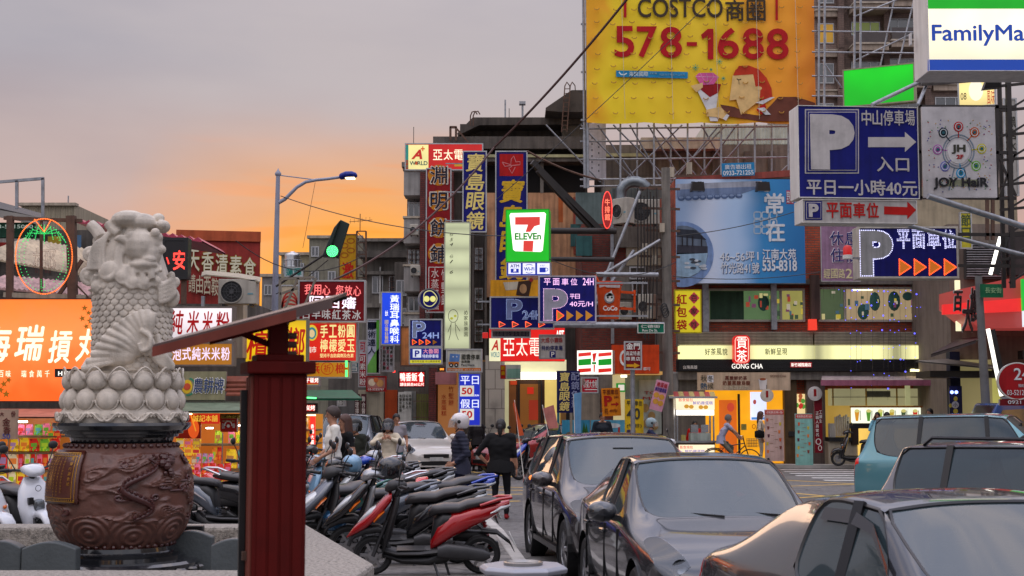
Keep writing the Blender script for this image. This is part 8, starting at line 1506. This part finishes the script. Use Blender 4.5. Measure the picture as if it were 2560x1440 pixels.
for nm, cx in (('rear_wheel',-.52),('front_wheel',.52)):
    w = ob(nm, wl_(cx), m_rub, t, sm=True); g = MB()
    for k in range(12): a = k*pi/6; g.bar((cx,0,.33),(cx+.3*cos(a),0,.33+.3*sin(a)),.004)
    ob('spokes', g, m_ss, w)
ob('frame', MB().tube([(-.52,0,.33),(-.12,0,.30),(.38,0,.75)],.018,6).tube([(-.52,0,.33),(-.2,0,.72),(-.12,0,.30)],.014,6).tube([(-.2,0,.72),(.36,0,.82)],.016,6).tube([(.52,0,.33),(.36,0,.85),(.33,0,1.0)],.018,6), bm_, t, sm=True)
ob('handlebar', MB().tube([(.2,-.27,1.02),(.33,-.12,1.03),(.33,.12,1.03),(.2,.27,1.02)],.013,6), m_ss, t, sm=True); ob('saddle', MB().ell((-.22,0,.85),(.14,.08,.04),12), m_seat, t, sm=True)
g = MB()
for i in range(6): z_ = .72+i*.045; g.tube([(.45,-.14,z_),(.75,-.14,z_),(.75,.14,z_),(.45,.14,z_)],.005,4,closed=True)
for i in range(7): x_ = .45+i*.05; g.bar((x_,-.14,.72),(x_,-.14,.96),.006); g.bar((x_,.14,.72),(x_,.14,.96),.006)
ob('basket', g, M_DK, t); ob('pedal', MB().box((-.02,-.12,.12),(.06,-.04,.14)).box((-.24,.04,.44),(-.16,.12,.46)), M_DK, t); ob('rear_rack', MB().bar((-.25,0,.68),(-.72,0,.66),.12,.015), M_DK, t); ob('mudguard', MB().tube([(-.52+.35*cos(a),0,.33+.35*sin(a)) for a in [R(20+i*16) for i in range(9)]], .02, 5), M_DK, t)
person('grey-haired cyclist in a lilac shirt and shorts riding right', 1803, 41.6, 90, 1.68, 0, D(160,160,182,.8,streak=0), D(110,106,92,streak=0), hairm=D(110,104,100), sleeve='short', J=dict(pel=(0,.0,.92), waist=(0,-.03,1.06), chest=(0,-.12,1.24), neck=(0,-.19,1.40), head=(0,-.23,1.53), shL=(.18,-.18,1.36), shR=(-.18,-.18,1.36), elL=(.24,-.38,1.18), elR=(-.24,-.38,1.18), wrL=(.24,-.50,1.05), wrR=(-.24,-.50,1.05), hiL=(.09,0,.90), hiR=(-.09,0,.90), knL=(.1,-.34,.70), knR=(-.1,-.30,.56), anL=(.1,-.25,.36), anR=(-.1,-.12,.20)))
scooter('scooter', 'pink and white scooter ridden to the right past the yellow placard', PX(1640,1150,36), 36, R(-6), cp('paint_pink', lin(200,120,140), metal=0), PW, 0, 'sport', 0, True, None, 1, 'moving scooters')
person('scooter rider in a dark shirt and pale helmet riding right', 1614, 36, 84, 1.66, 0, D(40,46,72,.8,streak=0), bk, hair=None, sleeve='short', headgear=('clear', D(150,170,176,.3)), J=dict(pel=(0,0,.84), waist=(0,-.02,.98), chest=(0,-.08,1.17), neck=(0,-.13,1.33), head=(0,-.16,1.47), shL=(.18,-.12,1.29), shR=(-.18,-.12,1.29), elL=(.25,-.34,1.12), elR=(-.25,-.34,1.12), wrL=(.28,-.50,1.04), wrR=(-.28,-.50,1.04), hiL=(.09,0,.82), hiR=(-.09,0,.82), knL=(.13,-.40,.72), knR=(-.13,-.40,.72), anL=(.11,-.36,.38), anR=(-.11,-.36,.38)))
m_gran = mat('granite_chips', (.30,.27,.235), .85, var=.5, vs=34, bump=.8, bs=60); m_slate = mat('grey_slate', lin(74,80,82), .5, var=.15, bump=.2)
ZP = .62; PO = [(-13,15.7),(-2.25,15.7),(-1.12,11.75),(-1.2,10.55),(-13,10.55)]; PI_ = [(-13,15.25),(-2.72,15.25),(-1.88,12.0),(-1.95,11.3),(-13,11.3)]
t = thing('planter', 'low granite-chip planter wall around the statue', 'planter', (-6,13,0)); o = Vector(t.location)
for i in range(4):
    if i == 3: a, b, c, e = PO[3], PO[4], PI_[4], PI_[3]
    else: a, b, c, e = PO[i], PO[i+1], PI_[i+1], PI_[i]
    ob('wall', MB().prism([(p[0]-o.x, p[1]-o.y) for p in (a,b,c,e)], 0, ZP, plane='xy'), m_gran, t, bev=.035)
flat('planter_floor', PI_, .33, mat('planter_gravel', (.20,.19,.17), .9, var=.3, vs=30, bump=.6, bs=90))
for k, (px, d, w, lb) in enumerate(((10,12.7,.36,'grey slate block with curved top at the left frame edge'),(128,12.6,.48,'grey slate block with curved top left of the drum pedestal'),(478,13.7,.42,'grey slate block with curved top right behind the pedestal'),(588,12.9,.42,'grey slate block with curved top beside the red post'))):
    t = thing('slate_block', lb, 'stone block', (PX(px,1380,d), d, .33), R(-4+3*k)); n = 10; pl = [(-w/2,0)]+[(-w/2+w*i/n, .33+.06*sin(pi*i/n)) for i in range(n+1)]+[(w/2,0)]; ob('slab', MB().prism(pl, -.07, .07), m_slate, t, bev=.012)
t = thing('ground_floodlight', 'small black floodlight box standing by the planter back wall', 'lamp', (PX(476,1380,14.6), 14.6, .33)); ob('housing', MB().box((-.13,-.05,.06),(.13,.05,.36)), M_BLK, t, bev=.01); ob('lens', MB().box((-.10,-.056,.10),(.10,-.05,.32)), M_GLASSD, t); ob('bracket', MB().box((-.15,-.03,0),(-.135,.03,.2)).box((.135,-.03,0),(.15,.03,.2)).box((-.15,-.03,0),(.15,.03,.015)), M_DK, t)
K = 263.4; D0 = 13.5; st = thing('statue', 'pale stone lion-headed fish statue on a lotus base and red-brown carved drum', 'statue', (PX(303,1200,D0), D0, .33)); zp = lambda y: (1428-y)/K; xp = lambda x: (x-303)/K
m_stone = mat('carved_pale_stone', lin(206,196,182), .8, var=.16, vs=5, streak=.34, bump=.4, bs=90); m_marb = mat('black_marble', lin(30,31,35), .12, var=.3, vs=8, spec=.7, coat=.5); m_drum = mat('red_brown_glaze', lin(98,62,52), .42, var=.22, vs=5, spec=.6, bump=.15, bs=60); m_drd = mat('dark_red_glaze', lin(74,34,32), .32, var=.2, spec=.6)
pl = [(r_, y) for r_, y in ((1,1428),(192,1428),(194,1396),(186,1390),(158,1388),(157,1378),(146,1376),(148,1370),(136,1366),(134,1356),(1,1356))]
ob('plinth', MB().lathe([(r_/K, zp(y)) for r_, y in pl], 40), m_marb, st, sm=True, ang=30); mb = MB()
for i in range(26): a = 2*pi*i/26; mb.ell((193/K*cos(a), 193/K*sin(a), zp(1408)), (.06,.06,.025), 6)
ob('plinth_carving', mb, m_marb, st, kind='stuff')
ob('top_disc', MB().lathe([(r_/K, zp(y)) for r_, y in ((1,1104),(122,1104),(126,1092),(136,1090),(137,1084),(148,1082),(149,1076),(160,1072),(168,1062),(166,1055),(1,1055))], 48), m_marb, st, sm=True, ang=30)
prof = [(124,1358),(128,1350),(140,1338),(152,1320),(162,1295),(168,1265),(170,1230),(168,1190),(160,1155),(148,1128),(134,1112),(128,1104)]
def dr(z):
    for (r0, y0), (r1, y1) in zip(prof, prof[1:]):
        if zp(y0) <= z <= zp(y1)+1e-6: return (r0+(r1-r0)*(z-zp(y0))/(zp(y1)-zp(y0)))/K
    return prof[0][0]/K if z < zp(1358) else prof[-1][0]/K
nz, na = 110, 300; vs = []; z0, z1 = zp(1357), zp(1105)
crest = [(i*pi/4.5+.3, zp(1318+10*(i%2)), .17) for i in range(9)]
for j in range(nz+1):
    z = z0+(z1-z0)*j/nz; r_ = dr(z)
    for i in range(na):
        a = 2*pi*i/na; h = 0
        if z < zp(1285)+.04*sin(a*4.5):
            dd = min(((abs((a-c[0]+pi) % (2*pi)-pi)*r_*1.0, z-c[1]) for c in crest), key=lambda p: p[0]); rad = sqrt(dd[0]**2+dd[1]**2*1.6); h = .012+.010*sin(rad*95)
        elif z < zp(1128):
            n_ = noise.noise(Vector((cos(a)*2.6+.4*noise.noise(Vector((a*3,z*9,5))), sin(a)*2.6, z*8.5))); h = max(0, min(1, (n_-.02)*9))*.020+(.007*sin(n_*42) if n_ > .05 else 0)
            if abs((a-(-1.15)) % (2*pi)) < .55 or abs((a-(-1.15)) % (2*pi)-2*pi) < .55: h += .018*max(0, noise.noise(Vector((a*7,z*12,2))))
        vs.append(((r_+h)*cos(a), (r_+h)*sin(a), z))
o_ = ob('drum', MB().add(vs, [(j*na+i, j*na+(i+1)%na, (j+1)*na+(i+1)%na, (j+1)*na+i) for j in range(nz) for i in range(na)]), m_drum, st, sm=True, ang=60)
rs = random.Random(12); mb = MB()
def onr(a, z, h=.012): r_ = dr(z)+h; return (r_*cos(a), r_*sin(a), z)
for k in range(46):
    a0, zc = rs.uniform(0, 2*pi), rs.uniform(zp(1290), zp(1140)); sg = rs.choice((-1,1)); L_ = rs.uniform(.06,.17)
    pts = [onr(a0-sg*L_/.6*(1-i/8), zc-.02, .014) for i in range(8)]+[onr(a0+sg*(.04*(1-i/16))*sin(i*.75)/.6, zc-.02+.03*(1-i/16)*(1-cos(i*.75)), .016) for i in range(14)]
    mb.tube(pts, [.006+.008*min(1,i/6)*(1-.5*i/22) for i in range(22)], 6)
dg_ = [onr(-1.12+.22*sin(i*.30)+i*.004, zp(1285)+(zp(1140)-zp(1285))*i/30, .03) for i in range(31)]
mb.tube(dg_, [.012+.022*sin(pi*min(1,i/26)) for i in range(31)], 10); [mb.ell(onr(-.62+rs.uniform(-.16,.16), zp(1150+rs.uniform(-22,28)), .03), rs.uniform(.02,.045), 7) for _ in range(18)]
for i in range(30): p = Vector(dg_[i]); mb.ell(p*1.035+Vector((0,0,.012)), .016, 5)
ob('relief', mb, m_drd, st, sm=True, kind='stuff')
for y, r_ in ((1111,135),(1351,130)):
    mb = MB(); [mb.ell((r_/K*cos(2*pi*i/40), r_/K*sin(2*pi*i/40), zp(y)), (.026,.026,.024), 7) for i in range(40)]; ob('stud_row', mb, m_drd, st, sm=True, kind='stuff')
def curved(mb, a0, a1, za, zb, h, m=None, n=10):
    v = []; k = 8
    for j in range(k+1):
        for i in range(n+1): v.append(onr(a0+(a1-a0)*i/n, za+(zb-za)*j/k, h))
    return mb.add(v, [(j*(n+1)+i, j*(n+1)+i+1, (j+1)*(n+1)+i+1, (j+1)*(n+1)+i) for j in range(k) for i in range(n)], m)
pa, pb_ = R(-90-80), R(-90-19); pz0, pz1 = zp(1247), zp(1120); mp_ = mat('plaque_brown', lin(84,44,36), .25, var=.1, spec=.7); mg_ = mat('plaque_gold', lin(190,140,50), .35, .6, var=.15)
mb = curved(MB(), pa, pb_, pz0, pz1, .036); pq = ob('plaque', mb, mp_, st, sm=True); so = pq.modifiers.new('s','SOLIDIFY'); so.thickness = .03; so.offset = -1
mb = MB()
for q in (0,1):
    e = .02+.03*q; ea = e/.6
    for a0, a1, za, zb in ((pa+ea,pb_-ea,pz0+e,pz0+e+.006),(pa+ea,pb_-ea,pz1-e-.006,pz1-e),(pa+ea,pa+ea+.01,pz0+e,pz1-e),(pb_-ea-.01,pb_-ea,pz0+e,pz1-e)): curved(mb, a0, a1, za, zb, .041)
for i in range(26): a = pa+.05+(pb_-pa-.1)*i/25; [curved(mb, a-.008, a+.006, zz_, zz_+.012, .041, n=1) for zz_ in (pz0+.03, pz1-.042)]
for c_ in range(9):
    big = c_ == 0; a = pb_-.15-(0 if big else .06+c_*.085)
    txt_ = '難禪吟獅魚賦' if big else '城隍廟前石獅魚躍龍門福德正神保佑平安風調雨順國泰民安'[c_:c_+11+(c_*5)%4]
    for r2, ch in enumerate(txt_):
        me = textmesh(ch, 0, 1, 0, .0); sz = .032 if big else .019; zc = pz1-.075-(.045 if big else .027)*r2
        mb.add([onr(a+v.co.x*sz/.62, zc+v.co.z*sz, .042) for v in me.vertices], [tuple(p.vertices) for p in me.polygons])
ob('plaque_lettering', mb, mg_, st, kind='stuff')
ob('lotus_core', MB().lathe([(r_/K, zp(y)) for r_, y in ((1,1055),(150,1055),(152,1040),(146,1028),(134,1000),(131,978),(131,960),(130,935),(134,930),(1,930))], 40), m_stone, st, sm=True)
def petal(rr_, w, h, tip):
    m = MB().ell((0,-rr_,-h*.04), (w*.43,.062,h*.46), 14); pts = [(w*.48*cos(a)*(1 if sin(a) < .3 else 1), -rr_-.02-.02*max(0,sin(a)), h*.5*sin(a)+(tip*max(0,sin(a))**6)) for a in [i*2*pi/24 for i in range(24)]]
    m.tube(pts[:13] if tip else pts[12:]+pts[:1], .009, 6); m.ell((0,-rr_+.012,-.0), (w*.53,.06,h*.53), 12); me = m.mesh('petal', m_stone); smooth(me, 180); return me
for n_, rr_, y, h, tip, ph in ((15,137,1000,54,.0,0),(15,134,953,46,.035,.2)):
    me = petal(rr_/K, 2*pi*rr_/K/n_, h/K, tip)
    for i in range(n_): p = ob('petal', me, None, st, loc=(0,0,zp(y))); p.rotation_euler = (0,0,2*pi*i/n_+ph)
mb = MB()
for i in range(26):
    a0 = 2*pi*i/26; sg = 1 if i % 2 else -1; r_ = 156/K; mb.tube([((r_+.004)*cos(a0+sg*(b_-.5)*.32), (r_+.004)*sin(a0+sg*(b_-.5)*.32), zp(1041)+.035*sin(b_*6.3)) for b_ in [q/9 for q in range(10)]], [.010+.010*sin(pi*q/9) for q in range(10)], 6)
    mb.tube([((r_+.012)*cos(a0+(.05-.004*q)*cos(q*.8)), (r_+.012)*sin(a0+(.05-.004*q)*cos(q*.8)), zp(1040)+(.032-.002*q)*sin(q*.8)) for q in range(12)], .008, 5)
ob('wave_scrolls', mb, m_stone, st, sm=True, kind='stuff')
B = MB()
def srf(x, y):
    for q, r2 in zip(BR, BR[1:]):
        if r2[0] <= y <= q[0]:
            f = (q[0]-y)/(q[0]-r2[0]); cx, rx, ry = (q[i]+(r2[i]-q[i])*f for i in (1,2,3)); u = (x-cx)/rx; return ry/K*sqrt(max(0, 1-u*u))
    return 0
X_ = lambda x, y, dep=0.: Vector((xp(x), -(max(dep, srf(x, y)+dep*.08) if dep > .045 else dep), zp(y)))
rr_ = []; BR = ((930,318,98,86),(890,322,92,82),(850,322,90,80),(800,322,92,80),(760,324,95,82),(720,322,98,84),(680,316,92,76),(640,314,80,66),(600,318,68,58),(565,328,52,46),(545,335,34,34))
for y, cx, rx, ry in BR: rr_.append([(xp(cx)+rx/K*cos(2*pi*i/28), ry/K*sin(2*pi*i/28), zp(y)) for i in range(28)])
B.loft(rr_)
E_ = lambda x, y, dep, r_, rz=None, ry=None: B.ell(X_(x,y,dep), (r_/K, (ry or r_)/K, (rz or r_)/K), 14)
E_(335,558,.0,52,28,50); E_(318,552,.05,44,24); E_(352,560,.12,34,22); E_(385,545,.05,16,13); E_(400,568,.10,19,17); E_(403,566,.2,12,11)
E_(352,620,.17,40,44,34); E_(375,640,.20,30,34,30); E_(385,612,.20,22,26,20); E_(396,598,.22,13,13); E_(402,628,.2,14,12); E_(336,598,.27,17,14,12); E_(392,588,.26,12,12,10)
E_(362,668,.2,38,14,26); E_(378,655,.27,20,12,16); E_(330,628,.24,14,22,12)
def st_(pts, r0, r1, n=9):
    pts = [X_(*p) for p in pts]; q = []
    for i in range(len(pts)-1):
        for k in range(4): q.append(pts[i].lerp(pts[i+1], k/4))
    q.append(pts[-1])
    for _ in range(2): q = [q[0]]+[(q[i-1]+q[i]*2+q[i+1])/4 for i in range(1, len(q)-1)]+[q[-1]]
    B.tube(q, [(r0+(r1-r0)*i/(len(q)-1))/K for i in range(len(q))], 8)
def curl(x, y, dep, r_, w=7, sg=1, turns=1.7):
    pts = []
    for i in range(26): a = i/25*turns*2*pi; q = r_*(1-i/27); pts.append(X_(x+sg*q*cos(a), y+q*sin(a), dep+.0015*i)); 
    B.tube(pts, [w/K*(1-.3*i/26) for i in range(26)], 8); E_(x,y,dep+.03,r_*.34)
for k in range(7):
    f = k*5; st_([(318-k*4,548+k*5,.14+.01*k),(282-k*4,566+k*6,.17),(262-k*5+f*.2,610,.20),(262-k*6,650,.20),(272-k*8,680,.21)], 4.2, 5)
for k in range(7): st_([(300-k*3,550+k*3,.05),(262-k*3,580+k*3,.08),(240-k*3+k,620,.10),(228,655-k,.12)], 4, 4.6)
for k in range(6): st_([(352-k*6,575,.2),(318-k*4,612+k*3,.24),(310-k*3,650,.24),(318-k*2,688,.25)], 4, 5)
for x, y, dp, r_, s_ in ((222,635,.10,20,1),(222,690,.12,24,1),(284,682,.22,24,-1),(232,600,.0,14,1),(246,720,.10,15,1),(318,700,.26,17,1),(344,712,.27,16,-1),(368,714,.26,15,1),(392,706,.22,14,-1)): curl(x, y, dp, r_, r_*.36, s_); E_(x,y,dp-.02,r_*1.02,None,10)
for k in range(4): st_([(325+k*20,672,.26),(322+k*21,690,.28),(322+k*22,704,.28)], 8, 9)
st_([(212,560,.02),(228,572,.04),(244,594,.06)], 15, 17); st_([(268,560,.16),(280,575,.17),(300,590,.18)], 15, 12); st_([(292,606,.25),(305,600,.27),(322,608,.26)], 5, 13)
for k in range(9): x = 322+k*10; st_([(x,668+4*(k%2),.27-.0012*(x-360)**2/30),(x+2,684+5*(k%2),.30-.0012*(x-360)**2/30)], 5, 6)
for k in range(5): st_([(398,758-k*9,.12),(420+k*2,752-k*12,.14),(437-k*2,736-k*13,.14),(432-k*4,722-k*7,.12)], 9, 6)
st_([(420,720,.1),(425,705,.1),(436,698,.1),(442,708,.1),(436,718,.1)], 8, 5); E_(425,745,.08,20,26,14)
for k in range(16): y = 715+k*13; st_([(240-k*.3,y+3,-.02),(226-3*sin(k*1.2),y,.0),(214-4*sin(k*1.2)+k*.9,y-4,.02)], 6, 3.6)
OUT = [(400,788),(384,782),(368,783),(352,788),(336,796),(320,806),(304,818),(289,833),(275,850),(262,868),(250,888),(239,908),(228,926)]
for k, (x, y) in enumerate(OUT):
    px_, py_ = 385+6*(k/12)-60*(k/12)**2, 868+34*(k/12); st_([(px_,py_,.33),((px_+x)/2+6,(py_+y)/2-14+k,.40+.02*sin(k)),(x,y,.37)], 4.5, 9.5)
E_(350,850,.27,44,48,22); E_(310,885,.24,50,34,22); E_(385,868,.36,20,26,12); st_([(372,830,.40),(398,846,.42),(396,876,.42),(374,884,.41),(368,862,.42)], 7, 5)
for k in range(6): st_([(398-k*3,840+k*8,.22),(412-k*2,880+k*5,.26),(432+(5-k)*5-14,914,.26),(446+(5-k)*2-16,927,.26)], 8, 6)
for k in range(5): st_([(240+k*12,900-k*6,.30),(232+k*9,925-k,.36)], 8, 9)
o_ = bpy.data.objects.new('creature', B.mesh('creature', m_stone)); rm = o_.modifiers.new('r','REMESH'); rm.mode = 'VOXEL'; rm.voxel_size = .0105; s_ = o_.modifiers.new('s','SMOOTH'); s_.iterations = 1; s_.factor = .4
me = evalmesh(o_); bpy.data.objects.remove(o_); me.name = 'creature'; me.materials.clear(); me.materials.append(m_stone); smooth(me, 180); ob('creature', me, None, st)
mb = MB()
for j in range(15):
    y = 712+j*14; 
    for i in range(26):
        a = 2*pi*(i+.5*(j%2))/26; r2, r3 = 93/K, 81/K; n_ = Vector((cos(a)/r2, sin(a)/r3, 0)).normalized(); c = Vector((xp(322)+r2*cos(a), r3*sin(a), zp(y)))+n_*.004
        u = Vector((-n_.y, n_.x, 0)); dn = (Vector((0,0,-1))+n_*.28).normalized(); w = .044; pts = [c+u*w*cos(b_)+dn*.058*sin(b_) for b_ in [pi*q/6 for q in range(7)]]
        m_ = c+dn*.02+n_*.022; k0 = len(mb.v); mb.add(pts+[m_, c-dn*.02]+[p-n_*.02 for p in pts], [(q, q+1, 7) for q in range(6)]+[(6,8,7),(8,0,7)]+[(q+1, q, 9+q, 10+q) for q in range(6)])
ob('scales', mb, m_stone, st, sm=True, kind='stuff', ang=35)
PD = 5.2; t = thing('notice_post', 'dark red wooden post with a cap and a slanted metal roof, very close', 'post', (PX(690,1200,PD), PD, 0), R(17)); m_pr = mat('post_red', lin(86,13,9), .6, var=.22, vs=3, streak=.35, spec=.15); m_pr2 = mat('post_faded', lin(116,60,50), .6, var=.25, vs=3, streak=.3, spec=.15)
h = PZ(936,PD); ob('shaft', MB().box((-.095,-.095,0),(.095,.095,h)), m_pr, t, bev=.006)
for x in (-.062,-.02,.022,.064): ob('front_batten', MB().box((x-.017,-.100,0),(x+.017,-.094,h-.01)), m_pr, t, bev=.003)
for y in (-.06,0,.06): ob('side_batten', MB().box((-.104,y-.022,0),(-.094,y+.022,h-.01)), m_pr2, t, bev=.003)
ob('cap', MB().box((-.122,-.122,h),(.122,.122,h+.045)), m_pr, t, bev=.006); ob('cap', MB().box((-.085,-.085,h+.045),(.085,.085,h+.07)), m_pr, t, bev=.004)
ob('black_board_edge', MB().box((-.128,.02,0),(-.106,.05,PZ(975,PD))), M_BLK, t); ob('hinge', MB().box((-.12,-.02,1.35),(-.1,.0,1.38)), M_RUST, t)
rt = thing('post_roof', 'slanted thin metal roof panel with red underside on the near post', 'roof', (PX(640,800,PD), PD, 0)); rt.parent = None
bpy.data.objects.remove(rt); a = P(420,860,PD)-Vector((t.location.x, PD, 0)); b = P(850,748,PD)-Vector((t.location.x, PD, 0)); Rz = Matrix.Rotation(-R(17), 3, 'Z'); a, b = Rz@a, Rz@b; dv = (b-a).normalized()
nrm = Rz@Vector((0,.22,.028)); mid = (a+b)/2
def rslab(n_, e0, e1, s0, s1, o0, th, m):
    p = [a+(b-a)*e+nrm*s for e, s in ((e0,s0),(e1,s0),(e1,s1),(e0,s1))]; up = Vector((0,0,1)); return ob(n_, MB().add([q+up*o0 for q in p]+[q+up*(o0+th) for q in p], [(0,3,2,1),(4,5,6,7),(0,1,5,4),(1,2,6,5),(2,3,7,6),(3,0,4,7)]), m, t)
rslab('roof_sheet', 0, 1, -1, 1, .004, .012, mat('roof_grey', lin(84,66,62), .5, var=.2, streak=.3)); rslab('roof_edge', .0, .80, -1.04, -.97, -.026, .034, m_pr2); rslab('roof_edge', .80, 1, -1.04, -.97, -.02, .028, MATS['roof_grey']); rslab('roof_edge', 0, 1, .97, 1.02, -.012, .014, M_DK); rslab('roof_beam', .28, .72, -.5, -.3, -.04, .04, m_pr); rslab('roof_beam', .28, .72, .3, .5, -.04, .04, m_pr)
c = Rz@(P(678,905,PD)-Vector((t.location.x, PD, 0))); ob('neck', MB().box((-.035,-.03,h+.07),(.035,.03,PZ(806,PD))), m_pr, t, bev=.004)
for q, s_ in ((.38,-1),(.70,1)): ob('strut', MB().bar((s_*.0,0,PZ(870,PD)), a+(b-a)*q+Vector((0,0,-.01)), .022), m_pr, t)
for z_ in (840,862,886): ob('bolt', MB().lathe([(.001,-.012),(.012,-.012),(.012,.02)], 8, (.045,-.02,PZ(z_,PD)), axis='x'), M_RUST, t)
t = thing('litter_bin', 'pale grey eight-sided litter bin with a round ashtray top, bottom centre', 'litter bin', (PX(1308,1430,8.7), 8.7, 0), R(10)); mlb = mat('bin_grey', lin(150,152,160), .4, .3, var=.1); oc = lambda r_, z_: [(r_*cos(R(22.5+45*i)), r_*sin(R(22.5+45*i)), z_) for i in range(8)]
ob('body', MB().loft([oc(.235,0),oc(.235,.90)]), mlb, t, bev=.01); ob('lid', MB().loft([oc(.27,.90),oc(.275,.925),oc(.25,.945)]), mlb, t, bev=.006)
ob('ashtray', MB().lathe([(.118,.945),(.12,.962),(.105,.965),(.085,.95),(.08,.915),(.06,.912),(.02,.93),(.001,.935)], 28), mat('ashtray_steel', lin(150,146,140), .3, .9, var=.2), t, sm=True)
bpy.data.scenes.remove(TSC)
for me in [m for m in bpy.data.meshes if m.users == 0]: bpy.data.meshes.remove(me)
